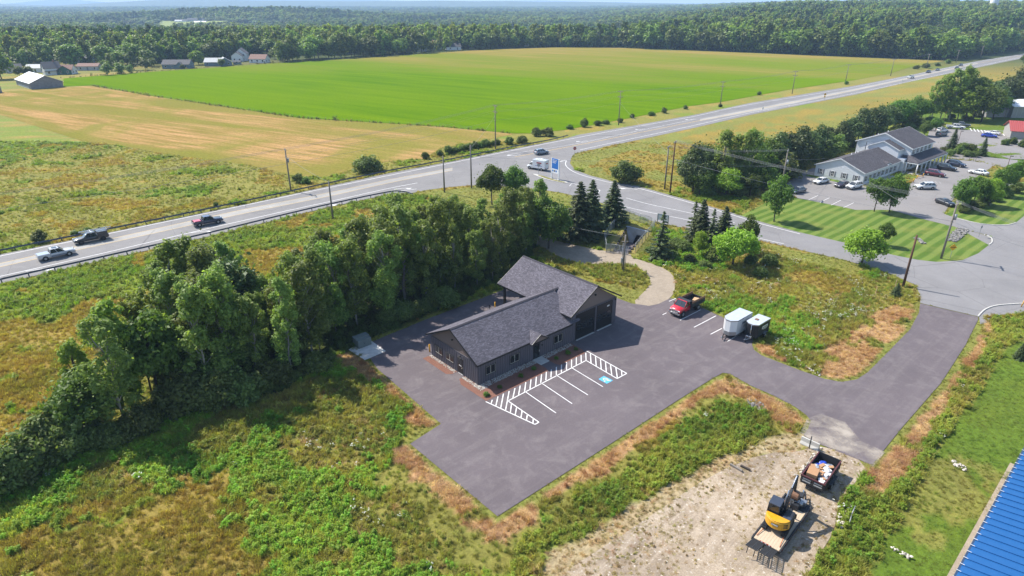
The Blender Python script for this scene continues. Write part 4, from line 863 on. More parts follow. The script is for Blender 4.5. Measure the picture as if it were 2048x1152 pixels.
ok &= ~pip(X, Y, CLEAR)
ok &= ~((fbm(X / 260, Y / 170, 611, 3) > .70) & (Y > 900))
X, Y, SPC = X[ok], Y[ok], SPC[ok]; Z = terr(X, Y)
n = len(X); hh = rng.uniform(.78, 1.25, n) * (1 + .25 * (fbm(X / 60, Y / 60, 77, 3) - .5)) * np.where(X > 60 + .1 * Y, 1.15, .98); ww = hh * np.clip(SPC / 7.6, 1, 2.2) * rng.uniform(.9, 1.15, n); hh = hh * np.clip(SPC / 7.6, 1, 1.12)
srcs = [joined(k) for k in ('far0', 'far1', 'far2', 'far3', 'far4', 'fartall0', 'fartall1', 'farpine0', 'farpine1')]
conif = fbm(X / 90, Y / 90, 55, 3) > .60
idx = np.where(conif, rng.integers(4, 9, n), np.minimum(rng.integers(0, 8, n), 9) % 6)
tone = np.clip((fbm(X / 130, Y / 130, 401, 4) - .5) * 2.4 + .45 + rng.normal(0, .22, n), 0, 1)[:, None]; fcol = np.array([[.068, .118, .020]]) * (1 - tone) + np.array([[.215, .275, .042]]) * tone; fcol[idx > 5] *= .62
shrink = np.clip((segdist(X, Y, CLEAR) - 20) / 160, .35, 1) ; hh = hh * np.where(Y < CLEAR[0][1] + 150, shrink, 1)
scatter('far_forest', np.stack([X, Y, Z], 1), rng.uniform(0, 6.28, n), np.stack([ww, ww, hh], 1), idx, srcs, 'mixed green forest stretching from the fields to the hills', 'forest', fcol)
print('forest', n)

# meadow plants: four kinds of small plant
def blades(seed, n, h, spread, lean, wdt, bend=.3):
    r = np.random.default_rng(seed); Vs = []; 
    a = r.uniform(0, 6.28, n); rad = spread * np.sqrt(r.random(n)); bx, by = rad * np.cos(a), rad * np.sin(a); d = r.uniform(0, 6.28, n); l = h * r.uniform(.55, 1.15, n); ln = np.abs(r.normal(lean, .2, n))
    dx, dy = np.cos(d), np.sin(d); w = wdt * r.uniform(.7, 1.3, n)
    def row_(t, ww):
        x = bx + dx * l * ln * t ** (1 + bend); y = by + dy * l * ln * t ** (1 + bend); z = l * t * np.sqrt(np.maximum(1 - (ln * t) ** 2 * .7, .08)); return np.stack([x - dy * w * ww, y + dx * w * ww, z], 1), np.stack([x + dy * w * ww, y - dx * w * ww, z], 1)
    A0, A1 = row_(0, 1); B0_, B1 = row_(.55, .8); C0, C1 = row_(1, .12)
    V = np.stack([A0, A1, B1, B0_, C1, C0], 1).reshape(-1, 3); k = np.arange(n)[:, None] * 6
    F = np.concatenate([k + np.array([[0, 1, 2, 3]]), k + np.array([[3, 2, 4, 5]])], 0)
    return npmesh('grass_tuft', V, F, M_INST, lv=np.tile(np.clip(r.normal(.5, .28, n), 0, 1), 2))
def weed(seed, stalks, h, spread, leaf, per):
    r = np.random.default_rng(seed); P, N = [], []
    for i in range(stalks):
        a = r.uniform(0, 6.28); rad = spread * math.sqrt(r.random()); hh = h * r.uniform(.6, 1.1); ln = r.normal(0, .12, 2)
        t = r.uniform(.12, 1, per); p = np.stack([rad * math.cos(a) + ln[0] * hh * t + r.normal(0, .055, per), rad * math.sin(a) + ln[1] * hh * t + r.normal(0, .055, per), hh * t], 1); P.append(p); N.append(r.normal(0, .55, (per, 3)) + np.array([0, 0, .8]))
    P = np.concatenate(P); V, F = leaf_quads(P, np.concatenate(N), leaf, r, 1.9); return npmesh('weed_clump', V, F, M_INST, lv=np.clip(r.normal(.5, .28, len(P)), 0, 1))
def umbel(seed):
    r = np.random.default_rng(seed); P = []; 
    for i in range(5):
        c = np.array([r.normal(0, .22), r.normal(0, .22), r.uniform(.55, .9)]); P.append(c + r.normal(0, 1, (9, 3)) * np.array([.045, .045, .008]))
    P = np.concatenate(P); V, F = leaf_quads(P, np.tile([0, 0, 1.0], (len(P), 1)) + r.normal(0, .25, P.shape), .06, r, 1.1); return npmesh('flower_head', V, F, M_FLOWER, lv=np.ones(len(P)))
M_FLOWER = mat('white_petal', (.78, .78, .70), .8); M_YFLOWER = mat('yellow_petal', (.70, .50, .03), .8)
tufts = [blades(1, 34, .55, .24, .45, .020), blades(2, 30, .5, .28, .6, .022), blades(3, 40, .6, .22, .35, .016)]
weeds = [weed(4, 10, .75, .26, .085, 20), weed(5, 8, .85, .22, .09, 22), weed(6, 13, .6, .32, .085, 16), weed(7, 9, .7, .3, .105, 17)]
straw = [blades(8, 46, .62, .30, .85, .012, .1), blades(9, 46, .6, .34, .95, .012, .0), blades(10, 40, .6, .28, .7, .013, .2)]
umb = [umbel(12), umbel(13)]
# candidate points, uniform over the near land
def cand(n, x0, x1, y0, y1):
    x = rng.uniform(x0, x1, n); y = rng.uniform(y0, y1, n); q = np.abs(x) < y * .86 + 9; return x[q], y[q]
xs, ys, bs = [], [], []
for (a, b, dens) in ((31, 75, 9.0), (75, 110, 6.0), (110, 150, 3.4), (150, 215, 1.9)):
    hw = b * .86 + 9; x, y = cand(int(2 * hw * (b - a) * dens), -hw, hw, a, b); xs.append(x); ys.append(y); bs.append(np.full(len(x), dens))
x = np.concatenate(xs); y = np.concatenate(ys); base = np.concatenate(bs)
zi = cover(x, y); zi[pip(x, y, wpoly(YARD))] = ZN.index('sparse'); dens = np.array([ZT[n][3] for n in ZN])[zi]
keep = rng.random(len(x)) < dens / 5.2 * np.where(base < 4, 1.5, 1.0)
x, y, zi = x[keep], y[keep], zi[keep]
bad = np.zeros(len(x), bool)
for w in PAVED_W[:9] + PAVED_W[10:]: bad |= pip(x, y, w)
YW = wpoly(YARD); inyard = pip(x, y, YW); yl = wpoly([(1120, 1152), (1180, 1110), (1290, 1040), (1420, 950), (1530, 905), (1595, 905)]); ye = segdist(x, y, yl, False); yr = segdist(x, y, wpoly([(1744, 929), (1701, 974), (1675, 1017), (1668, 1063), (1637, 1113), (1600, 1180)]), False)
bad |= inyard & (rng.random(len(x)) < np.clip(np.minimum(ye / 9, yr / 2.2) * .8 + 1.6 * (fbm(x / 3, y / 3, 91, 4) - .38), .12, .985))
x, y, zi = x[~bad], y[~bad], zi[~bad]
n = len(x); hgt = np.array([ZT[k][4] for k in ZN])[zi]; share = np.array([ZT[k][5] for k in ZN])[zi].cumsum(1); u = rng.random(n)
cl = fbm(x / 3.5, y / 3.5, 61, 4); u = np.clip(u * .75 + (cl - .25) * .5, 0, .999)       # kinds grow in patches
kind = (u[:, None] > share).sum(1).clip(0, 3)
tcol = fbm(x / 4.5, y / 4.5, 71, 4); tcol = np.clip((tcol - .5) * 2.6 + .5 + rng.normal(0, .15, n), 0, 1)[:, None]
col = zcol(x, y, zi, 1) * (1 - tcol) + zcol(x, y, zi, 2) * tcol
isgr = (kind == 0) & np.isin(zi, [ZN.index(k) for k in ('green', 'mixed', 'meadow', 'weed')])
col[isgr] = col[isgr] * .4 + np.array([.33, .30, .070]) * .65 * (.75 + .5 * tcol[isgr])
st = kind == 2; col[st] = (np.array([.44, .255, .115]) * (1 - tcol[st]) + np.array([.60, .43, .25]) * tcol[st])
z = ground_z(x, y) - .03
dist_s = np.clip((y - 100) / 100, 0, 1)
hs = hgt * rng.uniform(.7, 1.3, n) * (.6 + .8 * fbm(x / 6, y / 6, 81, 3)); ws = np.maximum(hs, .28) * rng.uniform(.9, 1.4, n) * (1 + .6 * dist_s)
def put(k, name, srcs, label, cat, refh, sel=None):
    s = (kind == k) if sel is None else sel
    m_ = s.sum(); sc = np.stack([ws[s] / refh, ws[s] / refh, hs[s] / refh], 1)
    wind = np.stack([rng.normal(0, .15, m_), rng.normal(0, .15, m_)], 1); rot = rng.uniform(0, 6.28, m_)
    scatter(name, np.stack([x[s], y[s], z[s]], 1), rot, sc, rng.integers(0, len(srcs), m_), srcs, label, cat, col[s], wind)
put(0, 'meadow_grass', tufts, 'long green and yellow meadow grass around the site', 'grass', .55)
put(1, 'meadow_weeds', weeds, 'leafy green weeds growing across the rough ground', 'weeds', .75)
put(2, 'dry_straw_grass', straw, 'dry tan grass laid over along the paved edges', 'grass', .6)
fl = (kind == 3); put(3, 'white_wildflowers', umb, 'white wildflower heads dotted over the meadows', 'flowers', .75)
put(0, 'wildflower_stalks', weeds, 'green stalks under the white wildflowers', 'weeds', .75, fl)
print('plants', n, [(kind == k).sum() for k in range(4)])

# ================================================================== BUILDINGS
M_GLASS = mat('window_glass', (.018, .022, .026), .06, 0, .05, spec=.8)
def shingle(name, base, rot=0.0, row=.14):
    base = tuple(v * KA for v in base)
    t = NT(name); tc = t.add('ShaderNodeTexCoord').outputs['UV']
    br = t.add('ShaderNodeTexBrick'); br.inputs['Scale'].default_value = 1; br.inputs['Brick Width'].default_value = .32; br.inputs['Row Height'].default_value = row; br.inputs['Mortar Size'].default_value = .012; br.inputs['Bias'].default_value = -.2
    br.inputs['Color1'].default_value = (*[v * .72 for v in base], 1); br.inputs['Color2'].default_value = (*[v * 1.45 for v in base], 1); br.inputs['Mortar'].default_value = (*[v * .45 for v in base], 1)
    t.l.new(tc, br.inputs['Vector']); n = t.noise(tc, 4.5, 6, .75); n2 = t.noise(tc, .35, 4, .6)
    c = t.mix(1.0, br.outputs['Color'], t.gray(n, .25, .75, .74, 1.26), 'MULTIPLY'); c = t.mix(1.0, c, t.gray(n2, .3, .7, .88, 1.12), 'MULTIPLY')
    t.col(c); t.rough(.92); t.b.inputs['Specular IOR Level'].default_value = .2; t.bump(br.outputs['Fac'], -.5, .02); return t.m
def slab(pts, th):
    """roof plane: polygon pts (wound so that the outside is up) with thickness th downwards"""
    P = [Vector(p) for p in pts]; n = (P[1] - P[0]).cross(P[2] - P[0]).normalized()
    if n.z < 0: n = -n
    k = len(P); return [tuple(p) for p in P] + [tuple(p - n * th) for p in P], [tuple(range(k)), tuple(range(k, 2 * k))[::-1]] + [(i, (i + 1) % k, k + (i + 1) % k, k + i) for i in range(k)]
def roof_part(name, pts, th, m, parent):
    v, f = slab(pts, th); mb = MB(); mb.raw(v, f); o = mb.build(name, m, parent); me = o.data
    uv = me.uv_layers.new(name='UVMap'); P = [Vector(p) for p in pts]; e = (P[1] - P[0]).normalized(); n = (P[1] - P[0]).cross(P[2] - P[0]).normalized(); g = n.cross(e)
    for l in me.loops:
        q = me.vertices[l.vertex_index].co - P[0]; uv.data[l.index].uv = (q.dot(e), q.dot(g))
    return o
def wallbox(axis, plane, sgn, a0, a1, z0, z1, d0, d1, mb=None):
    mb = mb or MB(); p0, p1 = plane + sgn * d0, plane + sgn * d1
    if axis == 'x': mb.b2((min(a0, a1), min(p0, p1), z0), (max(a0, a1), max(p0, p1), z1))
    else: mb.b2((min(p0, p1), min(a0, a1), z0), (max(p0, p1), max(a0, a1), z1))
    return mb
def window(par, axis, plane, sgn, a0, a1, z0, z1, fm, cols=2, rows=1, mm=None, fw=.07, shutter=None, name='window', glass=None):
    mb = MB()
    for b in ((a0 - fw, a1 + fw, z0 - fw, z0), (a0 - fw, a1 + fw, z1, z1 + fw), (a0 - fw, a0, z0, z1), (a1, a1 + fw, z0, z1)): wallbox(axis, plane, sgn, *b, -.02, .06, mb)
    w = mb.build(name, fm, par)
    for i in range(cols):
        for j in range(rows):
            c0 = a0 + (a1 - a0) * i / cols; c1 = a0 + (a1 - a0) * (i + 1) / cols; d0 = z0 + (z1 - z0) * j / rows; d1 = z0 + (z1 - z0) * (j + 1) / rows
            wallbox(axis, plane, sgn, c0, c1, d0, d1, -.02, .015).build('pane', glass or M_GLASS, w)
    if mm:
        mb = MB()
        for i in range(1, cols): c = a0 + (a1 - a0) * i / cols; wallbox(axis, plane, sgn, c - .03, c + .03, z0, z1, .016, .035, mb)
        for j in range(1, rows): c = z0 + (z1 - z0) * j / rows; wallbox(axis, plane, sgn, a0, a1, c - .025, c + .025, .016, .034, mb)
        for b in ((a0, a1, z0, z0 + .045), (a0, a0 + .045, z0, z1), (a1 - .045, a1, z0, z1), (a0, a1, z1 - .045, z1)): wallbox(axis, plane, sgn, *b, .016, .033, mb)
        mb.build('sash', mm, w)
    if shutter:
        for s0, s1 in ((a0 - fw - .36, a0 - fw - .02), (a1 + fw + .02, a1 + fw + .36)): wallbox(axis, plane, sgn, s0, s1, z0 - .05, z1 + .05, -.02, .05).build('shutter', shutter, w)
    return w
def gable_wall(par, name, m, x0, x1, y0, y1, ze, xr, zr, z0=0.0, axis='y', th=None):
    """walls of a gabled block as one shell; ridge along axis"""
    mb = MB()
    if axis == 'y': mb.prism([(x0, z0), (x1, z0), (x1, ze), (xr, zr), (x0, ze)], 'y', y0, y1)
    else: mb.prism([(y0, z0), (y1, z0), (y1, ze), (xr, zr), (y0, ze)], 'x', x0, x1)
    return mb.build(name, m, par)

# ------------------------------------------------------------------ the dark office and garage
M_SIDING = mat('charcoal_siding', (.098, .090, .108), .55, var=.06); M_BATTEN = mat('charcoal_batten', (.170, .155, .178), .55, var=.06)
M_TAUPE = mat('taupe_gable', (.200, .148, .128), .8, var=.08); M_BLACKT = mat('black_trim', (.014, .014, .016), .45); M_CREAM = mat('cream_sash', (.55, .51, .45), .6)
M_ROOF = shingle('charcoal_shingles', (.135, .125, .148)); M_DOORBLK = mat('black_door', (.012, .012, .014), .35, spec=.5)
ob = thing('office_building', 'dark board-and-batten office with grey shingle roof and two garage doors', 'building', B0, R(41.5))
D, RV, RZ, EZ = 9.9, 4.95, 6.02, 2.98
k1 = (RZ - 3.2) / (RV + .45)
# office walls and gable
MB().prism([(0, 0), (D, 0), (D, EZ), (0, EZ)], 'x', 0, 16.1).build('wall', M_SIDING, ob)
MB().prism([(-.0, EZ), (D, EZ), (RV, RZ - .16)], 'x', .05, 16).build('gable_panel', M_TAUPE, ob)
MB().b2((-.03, -.0, EZ - .03), (.04, D, EZ + .05)).build('gable_trim', M_SIDING, ob)
for k in range(26):
    v = .2 + k * .385
    if 2.95 < v < 4.2: continue
    segs = [(0, EZ - .05)]
    for a, b in ((4.95, 6.65), (7.35, 9.05)):
        if a - .08 < v < b + .08: segs = [(0, .85), (2.1, EZ - .05)]
    for a, b in segs: wallbox('y', 0, -1, v - .03, v + .03, a, b, 0, .05).build('batten', M_BATTEN, ob)
for k in range(42):
    u = .2 + k * .385
    if 9.05 < u < 10.5: continue
    segs = [(0, EZ - .02)]
    for a, b in ((1.2, 2.7), (5.15, 6.7), (13.0, 14.55)):
        if a - .1 < u < b + .1: segs = [(0, .9), (2.2, EZ - .02)]
    for a, b in segs: wallbox('x', 0, -1, u - .03, u + .03, a, b, 0, .05).build('batten', M_BATTEN, ob)
def rz1(v): return RZ - abs(v - RV) * k1
ye0, ye1 = -.45, D + .45
roof_part('roof', [(-.45, ye0, rz1(ye0)), (17.6, ye0, rz1(ye0)), (17.6, RV, RZ), (-.45, RV, RZ)], .13, M_ROOF, ob)
roof_part('roof', [(17.6, ye1, rz1(ye1)), (-.45, ye1, rz1(ye1)), (-.45, RV, RZ), (17.6, RV, RZ)], .13, M_ROOF, ob)
mb = MB(); mb.prism([(RV - .22, RZ - .06), (RV, RZ + .05), (RV + .22, RZ - .06), (RV + .22, RZ - .1), (RV, RZ - .02), (RV - .22, RZ - .1)], 'x', -.45, 18.6); mb.build('ridge_cap', M_ROOF, ob)
def rake(x, a, b, m=M_BLACKT, h=.22, t=.05, name='fascia'):
    """sloping trim board in the plane y-z at x, from a=(y,z) to b"""
    mb = MB(); mb.raw([(x, a[0], a[1]), (x, b[0], b[1]), (x, b[0], b[1] - h), (x, a[0], a[1] - h), (x + t, a[0], a[1]), (x + t, b[0], b[1]), (x + t, b[0], b[1] - h), (x + t, a[0], a[1] - h)], [(0, 1, 2, 3), (4, 7, 6, 5), (0, 4, 5, 1), (1, 5, 6, 2), (2, 6, 7, 3), (3, 7, 4, 0)]); return mb.build(name, m, ob)
rake(-.51, (ye0, rz1(ye0) + .01), (RV, RZ + .01)); rake(-.51, (RV, RZ + .01), (ye1, rz1(ye1) + .01))
MB().b2((-.5, ye0 - .05, rz1(ye0) - .2), (16.1, ye0 - .004, rz1(ye0) - .01)).build('gutter', M_BLACKT, ob)
MB().b2((-.5, ye1 + .004, rz1(ye1) - .2), (16.1, ye1 + .05, rz1(ye1) - .01)).build('gutter', M_BLACKT, ob)
MB().b2((-.44, ye0 + .01, EZ - .06), (16.1, -.002, EZ - .02)).build('soffit', M_BLACKT, ob)
for a, b in ((1.2, 2.7), (5.15, 6.7), (13.0, 14.55)): window(ob, 'x', 0, -1, a, b, .98, 2.12, M_BLACKT, 2, 1, M_CREAM)
for a, b in ((5.0, 6.6), (7.4, 9.0)): window(ob, 'y', 0, -1, a, b, .94, 1.98, M_BLACKT, 2, 1, M_CREAM)
dr = wallbox('y', 0, -1, 3.02, 4.12, .02, 2.3, -.02, .05).build('door', M_DOORBLK, ob, .01)
wallbox('y', 0, -1, 3.22, 3.92, 1.0, 2.1, .045, .062).build('pane', M_GLASS, dr); wallbox('y', 0, -1, 3.3, 3.8, 1.2, 1.32, .06, .07).build('door_sign', M_WHITE, dr); wallbox('y', 0, -1, 3.12, 3.2, .95, 1.1, .05, .12).build('handle', M_CREAM, dr); wallbox('y', 0, -1, 3.1, 4.0, .03, .12, .05, .07).build('kick_plate', M_WHITE, dr)
dr = wallbox('x', 0, -1, 9.2, 10.32, .04, 2.25, -.02, .05).build('door', M_DOORBLK, ob, .01)
wallbox('x', 0, -1, 9.38, 10.14, .3, 2.1, .045, .062).build('pane', M_GLASS, dr); wallbox('x', 0, -1, 10.16, 10.24, .95, 1.2, .05, .12).build('handle', M_CREAM, dr)
for v, z in ((3.5, 2.62), (5.0, 4.35)): MB().box((-.12, v, z), (.2, .2, .18)).build('wall_lamp', M_BLACKT, ob, .04)
# porch gable over the front door
pu, pz, pw = 9.55, 4.02, 1.55; pe = 3.16
roof_part('porch_roof', [(pu - pw, -.95, pe - .08), (pu, -.95, pz), (pu, RV - (RZ - pz) / k1, pz), (pu - pw, RV - (RZ - pe) / k1, pe - .08)], .1, M_ROOF, ob)
roof_part('porch_roof', [(pu + pw, -.95, pe - .08), (pu, -.95, pz), (pu, RV - (RZ - pz) / k1, pz), (pu + pw, RV - (RZ - pe) / k1, pe - .08)], .1, M_ROOF, ob)
MB().prism([(pu - pw + .2, pe - .1), (pu + pw - .2, pe - .1), (pu, pz - .16)], 'y', -.85, -.4).build('porch_gable', M_TAUPE, ob)
mb = MB()
for s in (-1, 1): mb.prism([(pu, pz + .02), (pu + s * pw, pe - .06), (pu + s * pw, pe - .24), (pu, pz - .16)], 'y', -1.0, -.94)
mb.build('porch_fascia', M_BLACKT, ob)
MB().b2((pu - pw + .12, -.86, pe - .3), (pu + pw - .12, -.004, pe - .2)).build('porch_soffit', M_BLACKT, ob)
# garage
GX0, GX1, GR, GRZ, GEZ = 16.1, 25.65, 20.9, 7.38, 4.12; GY1 = 10.4; GB = 14.75
k2 = (GRZ - 4.28) / (GR - 15.6)
MB().prism([(GX0, 0), (GX1, 0), (GX1, GEZ), (GX0, GEZ)], 'y', 0, GY1).build('garage_wall', M_SIDING, ob)
MB().prism([(GX0, GEZ), (GX1, GEZ), (GR, GRZ - .2)], 'y', .05, GY1).build('gable_panel', M_TAUPE, ob)
wallbox('x', 0, -1, GX0, GX1, GEZ - .05, GEZ + .06, -.02, .035).build('gable_trim', M_SIDING, ob)
for k in range(25):
    u = GX0 + .15 + k * .385; segs = [(0, GEZ - .05)]
    if 17.1 < u < 21.0 or 21.4 < u < 24.75: segs = [(3.95, GEZ - .05)]
    for a, b in segs: wallbox('x', 0, -1, u - .03, u + .03, a, b, 0, .05).build('batten', M_BATTEN, ob)
for k in range(26): v = .2 + k * .39; wallbox('y', GX1, 1, v - .025, v + .025, 0, GEZ, 0, .03).build('batten', M_BATTEN, ob)
def rz2(u): return GRZ - abs(u - GR) * k2
xe0, xe1 = 15.6, 26.2
roof_part('garage_roof', [(xe0, GB, rz2(xe0)), (xe0, -.45, rz2(xe0)), (GR, -.45, GRZ), (GR, GB, GRZ)], .14, M_ROOF, ob)
roof_part('garage_roof', [(xe1, -.45, rz2(xe1)), (xe1, GB, rz2(xe1)), (GR, GB, GRZ), (GR, -.45, GRZ)], .14, M_ROOF, ob)
MB().prism([(GR - .22, GRZ - .07), (GR, GRZ + .05), (GR + .22, GRZ - .07), (GR + .2, GRZ - .1), (GR, GRZ - .02), (GR - .2, GRZ - .1)], 'y', -.47, GB).build('ridge_cap', M_ROOF, ob)
mb = MB()
for y0, y1 in ((-.5, -.454), (GB + .004, GB + .05)):
    for e in (xe0, xe1): mb.prism([(GR, GRZ + .01), (e, rz2(e) + .01), (e, rz2(e) - .22), (GR, GRZ - .22)], 'y', y0, y1)
mb.build('fascia', M_BLACKT, ob)
for e, s in ((xe0, -1), (xe1, 1)): MB().b2((min(e, e + s * .05), -.45, rz2(e) - .22), (max(e, e + s * .05), GB, rz2(e) - .02)).build('gutter', M_BLACKT, ob)
MB().b2((GX0 + .05, GY1 + .02, GEZ - .12), (GX1 - .05, GB - .1, GEZ - .06)).build('canopy_ceiling', M_BLACKT, ob)
for u in (16.6, 25.2): MB().b2((u - .15, 14.1, 0), (u + .15, 14.4, GEZ - .1)).build('canopy_post', M_BLACKT, ob, .01)
MB().b2((16.1, 14.05, GEZ - .45), (25.7, 14.45, GEZ - .12)).build('canopy_beam', M_BLACKT, ob)
for a, b in ((17.22, 20.9), (21.55, 24.62)):
    mb = MB()
    for c in ((a - .12, a, 0, 3.95), (b, b + .12, 0, 3.95), (a - .12, b + .12, 3.84, 3.97)): wallbox('x', 0, -1, *c, -.02, .05, mb)
    gd = mb.build('garage_door', M_BLACKT, ob)
    for j in range(6):
        s = wallbox('x', 0, -1, a, b, .06 + j * .63, .06 + (j + 1) * .63 - .015, -.02, .018).build('door_section', M_DOORBLK, gd, .008)
        if j in (2, 3):
            for q in range(3):
                c = a + (b - a) * (q + .5) / 3; wallbox('x', 0, -1, c - .42, c + .42, .18 + j * .63, .06 + (j + 1) * .63 - .14, .017, .026).build('door_window', M_GLASS, gd)
    wallbox('x', 0, -1, a, b, .036, .06, 0, .28).build('door_sill', M_CONC, gd)
wallbox('x', 0, -1, 23.6, 24.1, 3.15, 3.38, .02, .03).build('door_number', M_WHITE, ob)
MB().box((20.85, -.12, 5.9), (.24, .2, .22)).build('wall_lamp', M_BLACKT, ob, .04)
MB().box((25.3, -.1, 3.85), (.18, .18, .14)).build('wall_lamp', M_BLACKT, ob, .03)
for u, z in ((10.7, 1.75), (11, 2.6)): MB().box((u, -.08, z), (.14, .14, .2)).build('wall_lamp', M_BLACKT, ob, .03)
MB().b2((9.0, -1.66, .03), (10.55, -.06, .12)).build('door_step', M_CONC, ob, .01)
# beds of mulch with pale stones at the wall foot
t = NT('red_mulch'); p = t.pos(); f1 = t.noise(p, 14, 8, .85); f2 = t.noise(p, 1.2, 4, .6)
c = t.mix(t.gray(f1, .3, .7), (.075, .032, .022), (.26, .115, .075)); c = t.mix(t.gray(f2, .5, .75, 0, .4), c, (.24, .12, .085)); t.col(c); t.rough(.95); t.bump(f1, 1, .08); M_MULCH = t.m
def bedpoly(name, uv, z, m): return sheet(name, [BW(*q)[:2] for q in uv], z, m, px=False)
bedpoly('mulch_bed', [(-1.5, 1.6), (-1.45, -3.25), (8.7, -3.3), (9.0, -2.6), (9.0, .2), (.05, .2), (.05, 2.7), (-.9, 2.7)], .050, M_MULCH)
bedpoly('mulch_bed', [(10.6, .2), (10.6, -2.6), (10.9, -3.3), (15.6, -3.3), (16.0, -2.4), (16.1, .2)], .050, M_MULCH)
bedpoly('mulch_bed', [(-1.45, 9.9), (-1.45, 4.7), (-.9, 4.25), (.05, 4.25), (.05, 9.9)], .050, M_MULCH)
bedpoly('front_walk', [(8.95, -3.3), (10.65, -3.3), (10.6, -1.5), (9.0, -1.5)], .046, M_NEW)
srcp = []
for s in range(3):
    r = np.random.default_rng(300 + s); bm = bmesh.new(); bmesh.ops.create_icosphere(bm, subdivisions=1, radius=.5)
    for v in bm.verts: v.co *= r.uniform(.75, 1.2); v.co.z *= .6
    me = bpy.data.meshes.new('pebble'); bm.to_mesh(me); bm.free(); srcp.append(me)
def mkrock(name, c):
    t = NT(name); o = t.add('ShaderNodeObjectInfo').outputs['Random']; n = t.noise(t.add('ShaderNodeTexCoord').outputs['Object'], 3, 4, .6)
    t.col(t.mix(1.0, t.mix(1.0, c, t.gray(o, 0, 1, .6, 1.35), 'MULTIPLY'), t.gray(n, .3, .7, .8, 1.2), 'MULTIPLY')); t.rough(.9); return t.m
M_PEB = mkrock('pale_pebble', (.42, .395, .35)); M_ROCK = mkrock('grey_rock', (.17, .16, .15)); M_ROCKW = mkrock('pale_rock', (.40, .36, .31))
def pebbles(name, areas, dens, size, m, label, z0=.05, px=None):
    ms = []
    for me in srcp: q = me.copy(); q.materials.clear(); q.materials.append(m); ms.append(q)
    P = []
    for a in areas:
        if px: w = [p[:2] for p in wpoly(a)]
        else: w = [BW(*q)[:2] for q in a]
        xs = [q[0] for q in w]; ys = [q[1] for q in w]; n = int((max(xs) - min(xs)) * (max(ys) - min(ys)) * dens); x = rng.uniform(min(xs), max(xs), n); y = rng.uniform(min(ys), max(ys), n); k = pip(x, y, w); P.append(np.stack([x[k], y[k]], 1))
    P = np.concatenate(P); n = len(P); s = rng.uniform(.5, 1.5, n) * size
    scatter(name, np.concatenate([P, np.full((n, 1), z0) + rng.random((n, 1)) * size * .4], 1), rng.uniform(0, 6.28, n), np.stack([s * rng.uniform(.8, 1.5, n), s, s], 1), rng.integers(0, 3, n), ms, label, 'stones')
pebbles('foundation_stones', [[(-.05, -.95), (-.05, -.04), (8.95, -.04), (8.95, -.95)], [(10.6, -.95), (10.6, -.04), (15.9, -.04), (15.9, -.8)], [(-.6, -1.2), (.5, -1.2), (.5, -.3), (-.6, .4)], [(-.55, -.5), (-.04, -.5), (-.04, 2.7), (-.55, 2.7)], [(-.5, 4.3), (-.04, 4.3), (-.04, 9.9), (-.5, 9.9)]], 120, .085, M_PEB, 'pale stones along the foot of the dark office walls')
for i, (u, v, h) in enumerate(((-.75, -2.4, .62), (1.6, -2.2, .5), (5.2, -2.0, .55), (7.6, -1.8, .55), (11.6, -1.9, .5), (13.7, -1.9, .65), (15.3, -1.9, .5))):
    o = T('bush%d' % (i % 2), None, h, ['yellow-green shrub at the sunny corner of the mulch bed', 'low shrub below the first front window', 'low shrub below the second front window', 'thin shrub just left of the front door step', 'thin shrub just right of the front door step', 'bushy shrub below the third front window', 'last shrub before the garage doors'][i], 'shrubs in the mulch bed', cat='bush', name='shrub', at=BW(u, v), wide=1.3); o.location.z = .05
M_BOLL = mat('bollard_yellow', (.72, .36, .015), .5)
for (u, v), lab in (((15.3, 15.0), 'yellow bollard beside the canopy post'), ((.25, 10.75), 'yellow bollard at the left rear corner of the dark office')):
    b = thing('bollard', lab, 'bollard', BW(u, v)); MB().cyl((0, 0, 0), (0, 0, 1.15), .1, n=12).build('post', M_BOLL, b); MB().cyl((0, 0, 1.15), (0, 0, 1.2), .1, .05, 12).build('cap', M_BOLL, b)
b = thing('drive_through_post', 'slim dark post on the island behind the office roof', 'post', BW(13.6, 14.2)); MB().cyl((0, 0, 0), (0, 0, 1.5), .05).build('pole', M_BLACKT, b); MB().box((0, 0, 1.4), (.16, .12, .3)).build('speaker_box', M_BLACKT, b)
bedpoly('drive_through_island', [(10.8, 13.2), (15.9, 13.6), (15.9, 14.9), (11.6, 14.6)], .05, M_CONC)
# concrete pad with the box transformer
sheet('concrete_pad', [(697, 700), (737, 678), (772, 703), (730, 721)], .06, mat('pad_concrete', (.60, .58, .54), .9, var=.2, vs=1.5))
P = G(725, 690); M_TGREEN = mat('transformer_grey', (.16, .19, .185), .6)
tr = thing('transformer_cabinet', 'grey-green steel transformer cabinet on the concrete pad', 'transformer', (P.x, P.y, .06), R(41.5))
MB().b2((-1.0, -.75, 0), (1.0, .75, 1.15)).build('cabinet', M_TGREEN, tr, .03); MB().b2((-1.04, -.2, 1.15), (1.04, .8, 1.3)).build('lid', M_TGREEN, tr, .02)
for x in (-.5, .5): MB().b2((x - .46, -.79, .08), (x + .46, -.755, 1.1)).build('door', M_TGREEN, tr, .01)
MB().b2((-.08, -.82, .5), (-.02, -.79, .65)).build('handle', M_BLACKT, tr)

